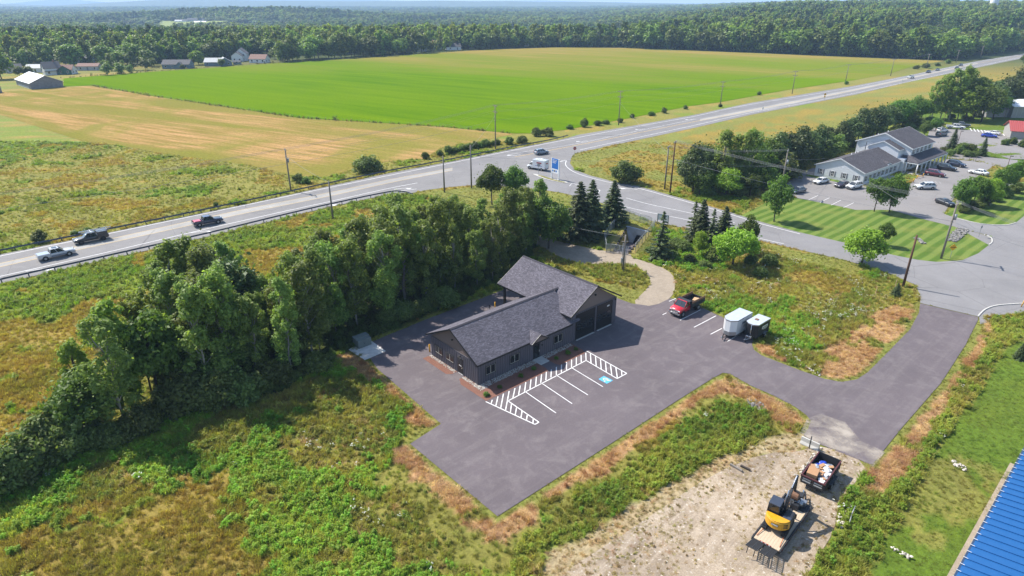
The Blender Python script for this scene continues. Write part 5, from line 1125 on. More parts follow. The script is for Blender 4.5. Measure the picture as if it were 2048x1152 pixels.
# ------------------------------------------------------------------ the clinic
M_LAP = NT('pale_clapboard'); p = M_LAP.add('ShaderNodeTexCoord').outputs['Object']; wv = M_LAP.add('ShaderNodeTexWave', wave_type='BANDS', bands_direction='Z', wave_profile='SAW'); wv.inputs['Scale'].default_value = 1.3; M_LAP.l.new(p, wv.inputs['Vector'])
M_LAP.col(M_LAP.mix(M_LAP.noise(p, .8, 4, .6), (.56, .57, .595), (.63, .64, .655))); M_LAP.bump(wv.outputs['Fac'], .5, .05); M_LAP.rough(.7); M_LAP = M_LAP.m
M_WTRIM = mat('white_trim', (.80, .80, .79), .6, var=.05); M_SHUT = mat('slate_shutter', (.20, .20, .235), .7); M_CROOF = shingle('dark_shingles', (.105, .098, .108)); M_BRICKD = mat('dark_base', (.28, .26, .25), .8)
cl_o = G(1628, 351); cl = thing('clinic', 'pale blue-white two-storey clinic with dark shingle roofs and columned porch', 'building', cl_o, R(-50.4))
def gable_roof(par, x0, x1, y0, y1, xr, ze, zr, ov, m, trim, th=.14, ends=(True, True), tr_w=.18):
    ka = (zr - ze) / (xr - x0); kb = (zr - ze) / (x1 - xr); za = ze - ov * ka; zb = ze - ov * kb
    ya, yb = y0 - (ov if ends[0] else 0), y1 + (ov if ends[1] else 0)
    roof_part('roof', [(x0 - ov, yb, za + .1), (x0 - ov, ya, za + .1), (xr, ya, zr + .1), (xr, yb, zr + .1)], th, m, par)
    roof_part('roof', [(x1 + ov, ya, zb + .1), (x1 + ov, yb, zb + .1), (xr, yb, zr + .1), (xr, ya, zr + .1)], th, m, par)
    mb = MB()
    for y in ([ya - .05] if ends[0] else []) + ([yb + .004] if ends[1] else []):
        mb.prism([(xr, zr + .12), (x0 - ov, za + .12), (x0 - ov, za - tr_w + .1), (xr, zr - tr_w + .1)], 'y', y, y + .046); mb.prism([(xr, zr + .12), (x1 + ov, zb + .12), (x1 + ov, zb - tr_w + .1), (xr, zr - tr_w + .1)], 'y', y, y + .046)
    if mb.v: mb.build('rake_board', trim, par)
    for x, z in ((x0 - ov - .04, za), (x1 + ov, zb)): MB().b2((x, ya, z - tr_w + .08), (x + .04, yb, z + .08)).build('eave_board', trim, par)
gable_wall(cl, 'wing_wall', M_LAP, 0, 12.7, 0, 21.8, 3.1, 6.25, 5.6); gable_roof(cl, 0, 12.7, 0, 21.8, 6.25, 3.1, 5.65, .35, M_CROOF, M_WTRIM, ends=(True, False))
gable_wall(cl, 'upper_block_wall', M_LAP, -1.0, 13.7, 25.1, 40.3, 6.1, 6.2, 9.2); gable_roof(cl, -1.0, 13.7, 25.1, 40.3, 6.2, 6.15, 9.25, .4, M_CROOF, M_WTRIM, tr_w=.24)
gable_wall(cl, 'link_wall', M_LAP, 3.5, 11.7, 21.85, 25.08, 5.75, 7.4, 7.55); gable_roof(cl, 3.5, 11.7, 21.85, 25.08, 7.4, 5.8, 7.6, .25, M_CROOF, M_WTRIM, ends=(True, False))
for a in (1.25, 4.35, 7.45, 10.5): window(cl, 'x', 0, -1, a, a + .8, .75, 2.1, M_WTRIM, 2, 2, M_WTRIM, .08, M_SHUT)
for k in range(8):
    y = 1.0 + k * 2.5; window(cl, 'y', 12.7, 1, y, y + 1.0, .7, 2.1, M_WTRIM, 2, 2, M_WTRIM, .08, M_SHUT)
for k in range(5): y = 26.3 + k * 2.8; window(cl, 'y', 13.7, 1, y, y + 1.0, 4.35, 5.75, M_WTRIM, 2, 2, M_WTRIM, .08, M_SHUT)
for k in range(6): y = 24.2 + k * 2.6; window(cl, 'y', 13.7, 1, y, y + 1.1, .8, 2.3, M_WTRIM, 2, 2, M_WTRIM, .08)
mb = MB(); mb.b2((11.8, 21.9, 0), (13.66, 25.0, 3.6)); mb.build('lobby_wall', M_LAP, cl)
# porch roof, sloping out and hipped at its near end
pz0, pz1 = 3.05, 4.25
roof_part('porch_roof', [(17.2, 22.2, pz0), (17.2, 43.4, pz0), (13.72, 43.0, pz1), (13.72, 24.6, pz1)], .14, M_CROOF, cl)
roof_part('porch_roof', [(12.0, 22.2, pz0), (17.2, 22.2, pz0), (13.72, 24.6, pz1), (12.0, 24.6, pz1)], .14, M_CROOF, cl)
MB().b2((17.0, 22.25, pz0 - .42), (17.18, 43.3, pz0 - .16)).build('porch_beam', M_WTRIM, cl); MB().b2((12.0, 22.25, pz0 - .42), (17.0, 22.43, pz0 - .16)).build('porch_beam', M_WTRIM, cl)
for y in (22.4, 25.4, 28.4, 31.4, 34.4, 37.4, 40.4, 43.0): MB().cyl((17.0, y, 0), (17.0, y, pz0 - .3), .18, .15, 10).build('porch_column', M_WTRIM, cl)
MB().cyl((14.2, 22.4, 0), (14.2, 22.4, pz0 - .3), .18, .15, 10).build('porch_column', M_WTRIM, cl)
MB().b2((13.7, 22.3, 0), (17.3, 43.3, .08)).build('porch_floor', M_CONC, cl)
roof_part('entry_gable_roof', [(12.4, 13.0, 3.2), (13.2, 14.5, 3.9), (10.4, 14.5, 3.9)], .08, M_CROOF, cl); roof_part('entry_gable_roof', [(12.4, 16.0, 3.2), (13.2, 14.5, 3.9), (10.4, 14.5, 3.9)], .08, M_CROOF, cl)
MB().prism([(13.1, 3.0), (15.9, 3.0), (14.5, 3.75)], 'x', 12.55, 12.9).build('entry_gable', M_LAP, cl)
for x, y, z, h in ((4.6, 9.5, 4.95, .6), (3.7, 14, 4.6, .5), (3.9, 15, 4.6, .5), (4.8, 30, 8.5, .7), (3.5, 27, 7.9, .6)): MB().cyl((x, y, z - .4), (x, y, z + h), .09, n=8).build('roof_vent', M_WTRIM, cl)
MB().cyl((3.2, 21.0, 4.0), (3.2, 21.0, 7.0), .09, n=8).build('flue_pipe', M_BLACKT, cl)
def CW(x, y, z=0): return Matrix.Rotation(R(-50.4), 4, 'Z') @ Vector((x, y, z)) + cl_o
sheet('clinic_walk', [CW(*q)[:2] for q in ((12.9, 1), (14.6, 1), (14.6, 21), (17.6, 22), (18.6, 43.5), (17.3, 43.5), (13.6, 22.2), (12.9, 22))], .045, M_CONC, px=False)
sheet('clinic_front_grass', [CW(*q)[:2] for q in ((-1.5, -2.2), (13, -2.2), (13, 0), (-1.5, 0))], .040, M_STRIPE, px=False)
sheet('clinic_entry_grass', [CW(*q)[:2] for q in ((14.6, 10), (18.4, 12), (18.6, 19.5), (14.6, 20.8))], .048, M_STRIPE, px=False)

# ------------------------------------------------------------------ blue-roofed building in the near right corner
M_BLUE = mat('blue_steel', (.014, .105, .30), .42, .1, var=.05, spec=.5); M_BLUED = mat('dark_blue_trim', (.03, .06, .12), .5)
e0 = G(1912, 1152, 3.2); e1 = G(2046, 905, 3.2); dr_ = (e1 - e0).normalized(); ang = math.atan2(dr_.y, dr_.x); e0 = e0 - dr_ * 14
bl = thing('blue_roofed_building', 'low building with a ribbed blue metal roof in the near right corner', 'building', (e0.x, e0.y, 0), ang)
Lb = 37.5; npan = 41; pw_ = Lb / npan; sl = .16; wd = 13
me = MB().prism([(0, 0), (-wd, wd * sl), (-wd, wd * sl - .04), (0, -.04)], 'x', 0, pw_ - .03).mesh('roof_panel', M_BLUE); rb = MB().prism([(0, .085), (-wd, wd * sl + .085), (-wd, wd * sl - .01), (0, -.01)], 'x', -.05, .04).mesh('roof_rib', M_BLUE)
for k in range(npan):
    a = link('roof_panel', me, bl, (k * pw_, 0, 3.2)); link('roof_rib', rb, a, (0, 0, 0))
MB().b2((0, -wd, 0), (Lb, -.5, 3.1)).build('wall', mat('tan_steel', (.42, .38, .32), .6), bl); MB().b2((-.05, .0, 3.02), (Lb + .05, .14, 3.2)).build('gutter', M_BLUED, bl)
clip = MB().b2((-.02, -.28, 3.29), (.02, .16, 3.31)).mesh('gutter_clip', M_WTRIM)
for k in range(npan): link('gutter_clip', clip, bl, (k * pw_, 0, 0))
MB().prism([(-.5, 3.1), (-wd, 3.1), (-wd, 3.1 + wd * sl - .05)], 'x', .2, Lb - .1).build('gable_fill', M_BLUE, bl)
bz = [Vector((math.cos(ang), math.sin(ang), 0)), Vector((-math.sin(ang), math.cos(ang), 0))]
q = [e0 + bz[0] * a + bz[1] * b for a, b in ((-2, -1), (Lb + .6, -1), (Lb + .6, .75), (-2, .75))]
sheet('gravel_strip', [v[:2] for v in q], .02, M_GRAV, px=False)

# ------------------------------------------------------------------ sheds and houses further off
M_STEELR = mat('white_steel_roof', (.80, .80, .80), .45, .0, var=.06); M_GREYW = mat('grey_boards', (.235, .225, .225), .85, var=.3, vs=.8); M_REDR = mat('red_steel_roof', (.42, .085, .075), .5, var=.08); M_TANW = mat('grey_siding', (.33, .315, .30), .8)
M_HW = mat('house_white', (.74, .74, .73), .7, var=.06); M_HB = mat('house_blue_grey', (.15, .195, .225), .7, var=.08); M_HR = mat('house_dark_roof', (.10, .095, .10), .85, var=.15); M_HRR = mat('house_brown_roof', (.26, .145, .11), .85, var=.15); M_HG = mat('house_green', (.055, .135, .10), .7); M_HGREY = mat('house_pale_grey', (.44, .45, .45), .7)
def house(name, label, px, w, d, h, rh, ang, wm, rm, nwin=3, chim=False, gable_to_cam=False, storeys=1, at=None, ov=.4, cat='house', z=0.0):
    """gabled house; ridge along local x (length w), near wall at y=0"""
    P = at or G(*px); P = Vector((P.x, P.y, z)); o = thing(name, label, cat, P, ang)
    mb = MB(); mb.prism([(0, 0), (d, 0), (d, h), (d / 2, h + rh), (0, h)], 'x', -w / 2, w / 2); mb.build('wall', wm, o)
    kk = rh / (d / 2)
    r = roof_part('roof', [(-w / 2 - ov, -ov, h - ov * kk + .12), (w / 2 + ov, -ov, h - ov * kk + .12), (w / 2 + ov, d / 2, h + rh + .12), (-w / 2 - ov, d / 2, h + rh + .12)], .18, rm, o)
    roof_part('roof', [(w / 2 + ov, d + ov, h - ov * kk + .12), (-w / 2 - ov, d + ov, h - ov * kk + .12), (-w / 2 - ov, d / 2, h + rh + .12), (w / 2 + ov, d / 2, h + rh + .12)], .18, rm, o)
    if chim: MB().b2((w * .2, d / 2 - .4, h + rh - .4), (w * .2 + .7, d / 2 + .4, h + rh + 1.0)).build('chimney', M_HRR, r)
    sh = h / storeys
    for s in range(storeys):
        for k in range(nwin):
            x = -w / 2 + w * (k + .5) / nwin
            if s == 0 and k == nwin // 2 and nwin > 1 and cat == 'house': wallbox('x', 0, -1, x - .5, x + .5, .1, 2.2, -.02, .05).build('door', M_SHUT, o); continue
            window(o, 'x', 0, -1, x - .55, x + .55, s * sh + .9, s * sh + 2.2, M_WTRIM, 1, 2, None, .1)
        for k in range(2):
            y = d * (k + .5) / 2
            for sg in (-1, 1): window(o, 'y', sg * w / 2, sg, y - .5, y + .5, s * sh + .9, s * sh + 2.2, M_WTRIM, 1, 2, None, .1)
    return o
# barn: long side towards lower left, gable to the right
O3 = G(63, 179); bn = thing('barn', 'weathered grey barn with a bright white metal roof at the hay field edge', 'barn', O3, R(47.1))
MB().prism([(0, 0), (14.8, 0), (15.2, 3.0), (7.5, 6.4), (0, 3.1)], 'y', 0, 31).build('wall', M_GREYW, bn)
roof_part('roof', [(-.5, 31.4, 3.05), (-.5, -.4, 3.05), (7.5, -.4, 6.6), (7.5, 31.4, 6.6)], .12, M_STEELR, bn); roof_part('roof', [(15.7, -.4, 2.9), (15.7, 31.4, 2.9), (7.5, 31.4, 6.6), (7.5, -.4, 6.6)], .12, M_STEELR, bn)
for k in range(12): MB().b2((.4 + k * 1.2, -.04, .05), (.5 + k * 1.2, -.002, 3.0)).build('board_batten', M_GREYW, bn)
MB().b2((-.06, 4, 0), (-.01, 27, 1.0)).build('sill_board', M_HGREY, bn)
P = G(0, 186); sh_ = thing('field_shelter', 'small dark shelter cut by the left picture edge beside the barn', 'shed', P, R(47)); MB().prism([(0, 0), (4, 0), (4, 2.4), (0, 3)], 'x', -4, 1).build('wall', M_GREYW, sh_); MB().prism([(-.2, 3.05), (4.2, 2.4), (4.2, 2.5), (-.2, 3.15)], 'x', -4.2, 1.2).build('roof', M_HR, sh_)
H = house; A47 = R(-43)
o = H('house', 'white gabled farmhouse behind the barn', (108, 150), 9, 8, 4.2, 3.6, R(43), M_HW, M_HR, 2, True, storeys=1); MB().b2((-4.5, -1.6, 2.4), (4.5, 0, 2.6)).build('porch_roof', M_HR, o)
H('house', 'low white wing joined right of the white gabled farmhouse', (130, 149), 9, 7, 3.0, 2.6, R(5), M_HW, M_HRR, 3)
H('garage', 'dark green gabled garage right of the white farmhouse', (148, 148), 6.5, 8, 2.8, 2.6, R(90 + 10), M_HG, M_HRR, 1, cat='garage')
H('house', 'blue-grey house with dark roof up behind the farmhouse', (152, 127), 19, 9, 3.2, 2.6, R(2), M_HB, M_HR, 4)
H('house', 'tan mobile home with brown roof behind the green garage', (176, 141), 14, 6, 2.8, 1.6, R(2), M_HGREY, M_HRR, 3)
H('house', 'pale house half hidden by trees left of the barn', (30, 146), 9, 7, 3.0, 2.4, R(40), M_HGREY, M_HR, 2)
H('house', 'long white building behind the barn roof', (72, 145), 13, 7, 2.8, 2.0, R(3), M_HW, M_HGREY, 3)
o = H('house', 'long blue-grey ranch house with dark roof at the field edge', (352, 137.5), 18.5, 9, 2.9, 2.7, R(3), M_HB, M_HR, 4)
MB().prism([(1.6, 0), (5.0, 0), (5.0, 2.9), (3.3, 4.3), (1.6, 2.9)], 'y', -1.6, .1).build('entry_gable', M_HB, o); roof_part('entry_roof', [(1.3, -1.9, 2.8), (1.3, 3, 2.8), (3.3, 3, 4.5), (3.3, -1.9, 4.5)], .1, M_HR, o); roof_part('entry_roof', [(5.3, -1.9, 2.8), (5.3, 3, 2.8), (3.3, 3, 4.5), (3.3, -1.9, 4.5)], .1, M_HR, o)
H('house', 'grey house with pale roof, middle of the three grey houses', (427, 132.5), 12.5, 8, 2.9, 2.5, R(3), M_HB, M_HGREY, 3)
H('garage', 'blue-grey gabled garage right of the middle grey house', (463, 130), 10, 9, 2.7, 2.8, R(118), M_HB, M_HGREY, 2, cat='garage')
H('shed', 'small dark shed right of the blue-grey garage', (474, 129.5), 5, 3, 1.9, 1.0, R(5), M_HB, M_HR, 1, cat='shed')
H('house', 'tall white house with two gables above the brown-roofed garage', (497, 121), 8.5, 9, 5.6, 3.8, R(100), M_HW, M_HR, 2, False, storeys=2)
H('house', 'white wing left of the tall white house', (488, 122.5), 7, 8, 4.4, 2.6, R(95), M_HW, M_HR, 1, storeys=1)
H('garage', 'white garage with brown roof below the tall white house', (515, 126), 13, 8, 3.0, 2.9, R(-8), M_HW, M_HRR, 3, cat='garage')
H('house', 'white two-storey farmhouse with brown roof behind the field', (868, 98.8), 15, 10, 6.2, 3.0, R(4), M_HW, M_HRR, 4, True, storeys=2)
H('shed', 'blue-white low building left of the two-storey farmhouse', (841, 103), 11, 8, 3.2, 2.0, R(2), M_HGREY, M_HGREY, 2, cat='shed')
H('house', 'low white house with dark roof right of the two-storey farmhouse', (908, 100), 14, 9, 3.0, 3.0, R(15), M_HW, M_HR, 2, True)
H('barn', 'dark red barn half hidden in trees behind the field', (1000, 92), 15, 12, 7, 4.5, R(10), mat('barn_red', (.26, .06, .05), .8), M_HR, 1, cat='barn')
H('barn', 'white barn with dark gambrel-like roof behind the field', (1120, 83), 16, 12, 5, 5, R(5), M_HW, M_HR, 2, cat='barn')
H('house', 'pale grey house behind the field corner', (1168, 91), 14, 9, 3.2, 3.0, R(5), M_HGREY, M_HGREY, 3)
H('house', 'narrow white house front among the trees behind the field', (1054, 93), 5, 7, 5, 2.5, R(5), M_HW, M_HR, 1, storeys=2)
H('house', 'small white house at the left end of the far tree line', (794, 93), 9, 8, 3, 2.4, R(5), M_HW, M_HR, 2)
# farm on the far hillside clearing
for px, w, h, rm, lab in (((357, 46), 26, 6, M_HGREY, 'leftmost pale building of the farm in the hillside clearing'), ((392, 45.5), 60, 9, M_HR, 'big dark-roofed barn of the farm in the hillside clearing'), ((399, 47.5), 44, 5, M_STEELR, 'white-roofed shed in front of the hillside barn'), ((430, 46.5), 30, 4, M_STEELR, 'small white-roofed shed right of the hillside barn'), ((370, 46), 18, 7, M_HR, 'white house left of the hillside barn'), ((450, 47), 22, 4, M_HGREY, 'rightmost low shed of the hillside farm')):
    P = GT(*px); H('farm_building', lab, None, w * .75, 12, h * .8, h * .5, R(4), M_HW if rm != M_HR or w < 40 else M_HGREY, rm, 3, at=P, cat='barn', z=P.z)
cp = [GT(*q) for q in ((312, 57), (360, 58), (410, 58), (460, 57), (507, 55), (512, 45), (460, 43), (410, 42), (360, 42.5), (316, 43))]
mb = MB(); cc_ = sum(cp, Vector()) / len(cp)
for i in range(len(cp)): mb.quad(cp[i] + Vector((0, 0, 1.2)), cp[(i + 1) % len(cp)] + Vector((0, 0, 1.2)), cc_ + Vector((0, 0, 3)))
o = mb.build('hillside_meadow', lawn_mat('hillside_grass', .01, 0, (.14, .19, .03), (.20, .22, .05), .4)); o['kind'] = 'structure'
# grey metal shed and red-roofed building near the far car park
P = G(2022, 236); sh_ = thing('metal_shed', 'grey metal shed with a white ribbed roof behind the far car park', 'shed', P, R(2))
MB().b2((0, 0, 0), (26, 14, 4.4)).build('wall', M_TANW, sh_); roof_part('roof', [(-.4, -.4, 4.45), (26, -.4, 4.45), (26, 7, 6.4), (-.4, 7, 6.4)], .1, M_STEELR, sh_); roof_part('roof', [(26, 14.4, 4.45), (-.4, 14.4, 4.45), (-.4, 7, 6.4), (26, 7, 6.4)], .1, M_STEELR, sh_)
for k in range(14): MB().b2((-.2 + k * 1.9, -.05, .02), (-.1 + k * 1.9, -.002, 4.4)).build('wall_rib', M_HGREY, sh_)
MB().b2((-9, 2, 0), (-.05, 10, 2.8)).build('lean_to', M_TANW, sh_); roof_part('lean_to_roof', [(-9.3, 1.7, 2.9), (0, 1.7, 2.9), (0, 10.3, 3.8), (-9.3, 10.3, 3.8)], .1, M_HGREY, sh_)
P = G(2019, 277); rd = thing('red_roofed_building', 'building with a red standing-seam roof at the right edge', 'building', P, R(-26))
MB().b2((0, 0, 0), (22, 12, 2.6)).build('wall', M_TANW, rd)
pn = MB().prism([(-.5, 2.6), (6, 5.2), (6, 5.1), (-.5, 2.5)], 'x', 0, .55).mesh('roof_panel', M_REDR); pn2 = MB().prism([(12.5, 2.6), (6, 5.2), (6, 5.1), (12.5, 2.5)], 'x', 0, .55).mesh('roof_panel', M_REDR); sm_ = MB().prism([(-.5, 2.68), (6, 5.28), (6, 5.2), (-.5, 2.6)], 'x', -.03, .03).mesh('roof_seam', M_REDR)
for k in range(38): q_ = link('roof_panel', pn, rd, (-.5 + k * .6, 0, 0)); link('roof_seam', sm_, q_); link('roof_panel', pn2, rd, (-.5 + k * .6, 0, 0))
for k in range(4): window(rd, 'x', 0, -1, 4.2 + k * 4, 5.4 + k * 4, .9, 2.1, M_WTRIM, 2, 2, M_WTRIM)
MB().prism([(0, 2.55), (12, 2.55), (6, 4.95)], 'x', .05, 21.9).build('gable', M_TANW, rd)
# water tower and chimney beyond the wood
def far_at(px, y, zt): 
    x = (px - 1024) / FPX * (y * CP + (CAMH - zt) * SP); return x, y
x, y = far_at(1990, 1150, 44); z0 = float(terr(np.array([x]), np.array([y]))[0]); wt = thing('water_tower', 'white water tower rising over the wood at upper right', 'water tower', (x, y, z0))
mb = MB(); mb.loft([[(r * math.cos(a), r * math.sin(a), z) for a in [2 * math.pi * i / 24 for i in range(24)]] for r, z in ((6.2, 0), (6.2, 42 - z0 + 6), (5.6, 42 - z0 + 7.4), (3, 42 - z0 + 8.6), (.1, 42 - z0 + 9))]); mb.build('tank', mat('tank_white', (.78, .79, .80), .5), wt)
MB().cyl((0, 0, 42 - z0 + 9), (0, 0, 42 - z0 + 10), .5).build('vent', M_WTRIM, wt)
x, y = far_at(1635, 2600, 45); z0 = float(terr(np.array([x]), np.array([y]))[0]); ck = thing('silo', 'slim grey tower on the skyline', 'tower', (x, y, z0)); MB().cyl((0, 0, 0), (0, 0, 52 - z0), 5, 4.4, 16).build('shaft', M_HGREY, ck); MB().cyl((0, 0, 52 - z0), (0, 0, 55 - z0), 5.2, 2, 16).build('cap', M_HGREY, ck)

# ================================================================== VEHICLES
M_TYRE = mat('tyre_rubber', (.016, .016, .017), .85); M_RIM = mat('wheel_rim', (.42, .43, .44), .35, .7); M_RIMB = mat('dark_rim', (.06, .06, .065), .4, .5); M_CHROME = mat('chrome', (.62, .63, .65), .2, .9); M_HEAD = mat('headlamp', (.75, .78, .80), .15); M_TAIL = mat('tail_lamp', (.40, .015, .015), .25); M_PLAST = mat('black_plastic', (.022, .022, .024), .6); M_CGLASS = mat('car_glass', (.022, .030, .036), .05, spec=.8)
def paint(n, c): return mat('paint_' + n, tuple(v * 1.05 for v in c), .32, 0, .04, spec=.5, coat=.8)
PAINT = {'white': paint('white', (.78, .78, .77)), 'silver': paint('silver', (.50, .51, .52)), 'black': paint('black', (.015, .016, .02)), 'navy': paint('navy', (.018, .026, .06)), 'maroon': paint('maroon', (.14, .012, .025)), 'red': paint('red', (.52, .008, .018)), 'blue': paint('blue', (.012, .05, .42)), 'grey': paint('grey', (.13, .145, .165)), 'plum': paint('plum', (.035, .018, .032)), 'steel': paint('steel', (.30, .34, .39)), 'two': paint('two_tone_blue', (.10, .15, .22))}
def wheel(par, x, y, r, w, rim=None, z=None):
    s = 1 if y > 0 else -1; o = MB().cyl((x, y - w / 2, z or r), (x, y + w / 2, z or r), r, n=18).build('wheel', M_TYRE, par, .02); MB().cyl((x, y + s * (w / 2 - .03), z or r), (x, y + s * (w / 2 + .012), z or r), r * .62, r * .5, 14).build('rim', rim or M_RIM, o)
def ring(x, w, zl, zm, zt, tw=.86): return [(x, -w * .82, zl), (x, w * .82, zl), (x, w, zl + .14), (x, w, zm), (x, w * .97, zt - .05), (x, w * tw, zt), (x, -w * tw, zt), (x, -w * .97, zt - .05), (x, -w, zm), (x, -w, zl + .14)]
def greenhouse(par, base, top, zb, zt, wb, wt, pm, roofx=None, name='cabin'):
    """base=(rear x, front x) at belt, top=(rear, front) at roof"""
    b = [(base[0], -wb, zb), (base[1], -wb, zb), (base[1], wb, zb), (base[0], wb, zb)]; t_ = [(top[0], -wt, zt), (top[1], -wt, zt), (top[1], wt, zt), (top[0], wt, zt)]
    g = MB().loft([b, t_], smooth=False).build('windows', M_CGLASS, par)
    mb = MB(); mb.box(((top[0] + top[1]) / 2, 0, zt + .015), (top[1] - top[0] + .06, wt * 2 + .05, .06), taper=(.93, .86)); mb.build('roof', pm, par, .015)
    mb = MB()
    for i in range(4): mb.cyl(b[i], t_[i], .055, .045, 6)
    for s in (-1, 1):
        for f in ((.5,) if (base[1] - base[0]) < 2.6 else (.36, .68)):
            mb.cyl((base[0] + (base[1] - base[0]) * f, s * wb * 1.005, zb), (top[0] + (top[1] - top[0]) * f, s * wt * 1.005, zt), .045, .04, 6)
        mb.cyl((base[0], s * wb, zb), (base[1], s * wb, zb), .035, n=6)
    mb.build('pillars', pm, g)
def lamps(par, L0, L1, w, zh, zt):
    for s in (-1, 1):
        MB().box((L1 - .07, s * w * .70, zh), (.18, w * .42, .16)).build('headlight', M_HEAD, par, .03); MB().box((L0 + .04, s * w * .80, zt), (.12, w * .26, .22)).build('taillight', M_TAIL, par, .02)
    MB().box((L1 - .02, 0, zh - .06), (.10, w * .85, .22)).build('grille', M_PLAST, par, .02); MB().box((L1 - .02, 0, zh - .33), (.14, w * 1.75, .2)).build('bumper', M_PLAST, par, .04); MB().box((L0 + .02, 0, zt - .38), (.14, w * 1.75, .2)).build('bumper', M_PLAST, par, .04)
    MB().box((L0 - .012, 0, zt - .12), (.02, .34, .16)).build('number_plate', M_WTRIM, par)
def mirrors(par, x, w, z, m):
    for s in (-1, 1): MB().box((x, s * (w + .09), z), (.14, .2, .14)).build('mirror', m, par, .03)
def heading(rear, front, z=0.0):
    A, B_ = G(*rear), G(*front); d = B_ - A; return (A + B_) / 2, math.atan2(d.y, d.x)
def car(kind, col, rear, front, label, group=None, name='parked_car', rz=None, zoff=.04):
    P, a = heading(rear, front); a = a if rz is None else rz; pm = PAINT[col]
    o = thing(name, label, {'suv': 'SUV', 'pickup': 'pickup truck'}.get(kind, 'car'), (P.x, P.y, zoff), a, group)
    if kind == 'sedan':
        L, w = 4.7, .90; st = [(-2.35, .74, .62, .78), (-2.2, .86, .72, .95), (-1.6, w, .74, 1.0), (-.8, w, .72, .97), (.7, w, .70, .95), (1.5, w, .68, .90), (2.1, .86, .62, .80), (2.35, .70, .56, .66)]
        MB().loft([ring(x, ww, .24, zm, zt) for x, ww, zm, zt in st]).build('body', pm, o); greenhouse(o, (-1.75, 1.05), (-1.05, .2), .94, 1.42, .80, .60, pm); r = .33; wx = 1.42; lamps(o, -2.35, 2.35, .86, .64, .80); mirrors(o, .75, .88, .98, pm)
    elif kind == 'coupe':
        w = .91; st = [(-2.2, .76, .64, .82), (-2.05, .88, .74, .98), (-1.3, w, .74, .98), (.6, w, .70, .93), (1.5, w, .66, .86), (2.05, .84, .58, .72), (2.25, .66, .52, .6)]
        MB().loft([ring(x, ww, .22, zm, zt) for x, ww, zm, zt in st]).build('body', pm, o); greenhouse(o, (-1.8, .95), (-.8, -.05), .92, 1.32, .78, .56, pm); r = .34; wx = 1.35; lamps(o, -2.2, 2.22, .86, .6, .8); mirrors(o, .6, .88, .96, pm)
    elif kind == 'suv':
        w = .95; st = [(-2.3, .80, .80, 1.0), (-2.2, .92, .86, 1.08), (-1.4, w, .86, 1.09), (.6, w, .84, 1.07), (1.5, w, .82, 1.02), (2.1, .90, .74, .92), (2.35, .74, .64, .74)]
        MB().loft([ring(x, ww, .30, zm, zt) for x, ww, zm, zt in st]).build('body', pm, o); greenhouse(o, (-2.15, 1.15), (-1.85, .30), 1.05, 1.66, .84, .68, pm); r = .37; wx = 1.40; lamps(o, -2.3, 2.35, .92, .80, 1.0); mirrors(o, .85, .93, 1.1, pm)
        mb = MB()
        for s in (-1, 1): mb.box((-.75, s * .60, 1.72), (1.9, .05, .05))
        mb.build('roof_rail', M_PLAST, o)
    else:
        w = 1.0; L0, L1 = -2.9, 2.95
        st = [(-1.0, w, .92, 1.12), (.9, w, .92, 1.12), (1.3, w, .92, 1.12), (2.3, .98, .90, 1.08), (2.8, .95, .84, 1.0), (2.95, .84, .70, .86)]
        MB().loft([ring(x, ww, .42, zm, zt, .92) for x, ww, zm, zt in st]).build('body', pm, o); greenhouse(o, (-.95, 1.35), (-.78, .55), 1.10, 1.82, .88, .72, pm); r = .41; wx = 1.85
        mb = MB(); mb.b2((L0, -w, .55), (-1.02, -w + .09, 1.16)); mb.b2((L0, w - .09, .55), (-1.02, w, 1.16)); mb.b2((L0, -w + .09, .55), (-1.08, w - .09, .66)); mb.b2((-1.1, -w + .09, .66), (-1.02, w - .09, 1.16)); mb.build('bed', pm, o, .02)
        MB().b2((L0 - .06, -w + .02, .6), (L0 - .005, w - .02, 1.15)).build('tailgate', pm, o, .015); lamps(o, L0, L1, .98, .92, .98); mirrors(o, 1.0, 1.0, 1.2, M_PLAST); MB().b2((L0 + .1, -.85, .44), (1.0, .85, .56)).build('chassis', M_PLAST, o)
    for sx in (-1, 1):
        for sy in (-1, 1):
            MB().cyl((sx * wx, sy * (w - .16), r), (sx * wx, sy * (w + .004), r), r * 1.2, n=18).build('wheel_arch', M_PLAST, o); wheel(o, sx * wx, sy * (w - .09), r, .24, M_RIM if col not in ('black',) else M_RIMB)
    return o
HWA = R(27.5)
c1 = car('pickup', 'silver', (80, 522), (147, 507), 'silver crew-cab pickup driving right, leftmost on the highway', name='pickup_truck'); MB().b2((-2.85, -.93, 1.17), (-1.1, .93, 1.22)).build('bed_cover', PAINT['steel'], c1, .02); MB().b2((-.9, -1.005, .5), (2.2, 1.005, .78)).build('side_cladding', PAINT['two'], c1, .02); MB().b2((-.45, -.45, 1.865), (.35, .45, 1.88)).build('sunroof', M_CGLASS, c1)
c2 = car('pickup', 'black', (217, 476), (150, 489.5), 'black pickup with ladder rack driving left on the highway', name='pickup_truck')
mb = MB(); mb.b2((-2.85, -.96, 1.16), (-1.08, .96, 1.80)); mb.build('utility_cap', PAINT['black'], c2, .04)
mb = MB()
for y in (-.8, .8): mb.cyl((-3.3, y, 2.06), (1.6, y, 2.06), .035, n=6)
for x in (-2.8, -1.2, .5):
    mb.cyl((x, -.85, 2.06), (x, .85, 2.06), .03, n=6)
    for y in (-.8, .8): mb.cyl((x, y, 1.75), (x, y, 2.06), .025, n=6)
mb.build('ladder_rack', M_CHROME, c2)
mb = MB()
for y in (-.35, .05): mb.box((-1.0, y, 2.13), (5.6, .05, .07))
for k in range(16): mb.box((-3.6 + k * .35, -.15, 2.13), (.04, .4, .04))
mb.build('ladder', M_CHROME, c2)
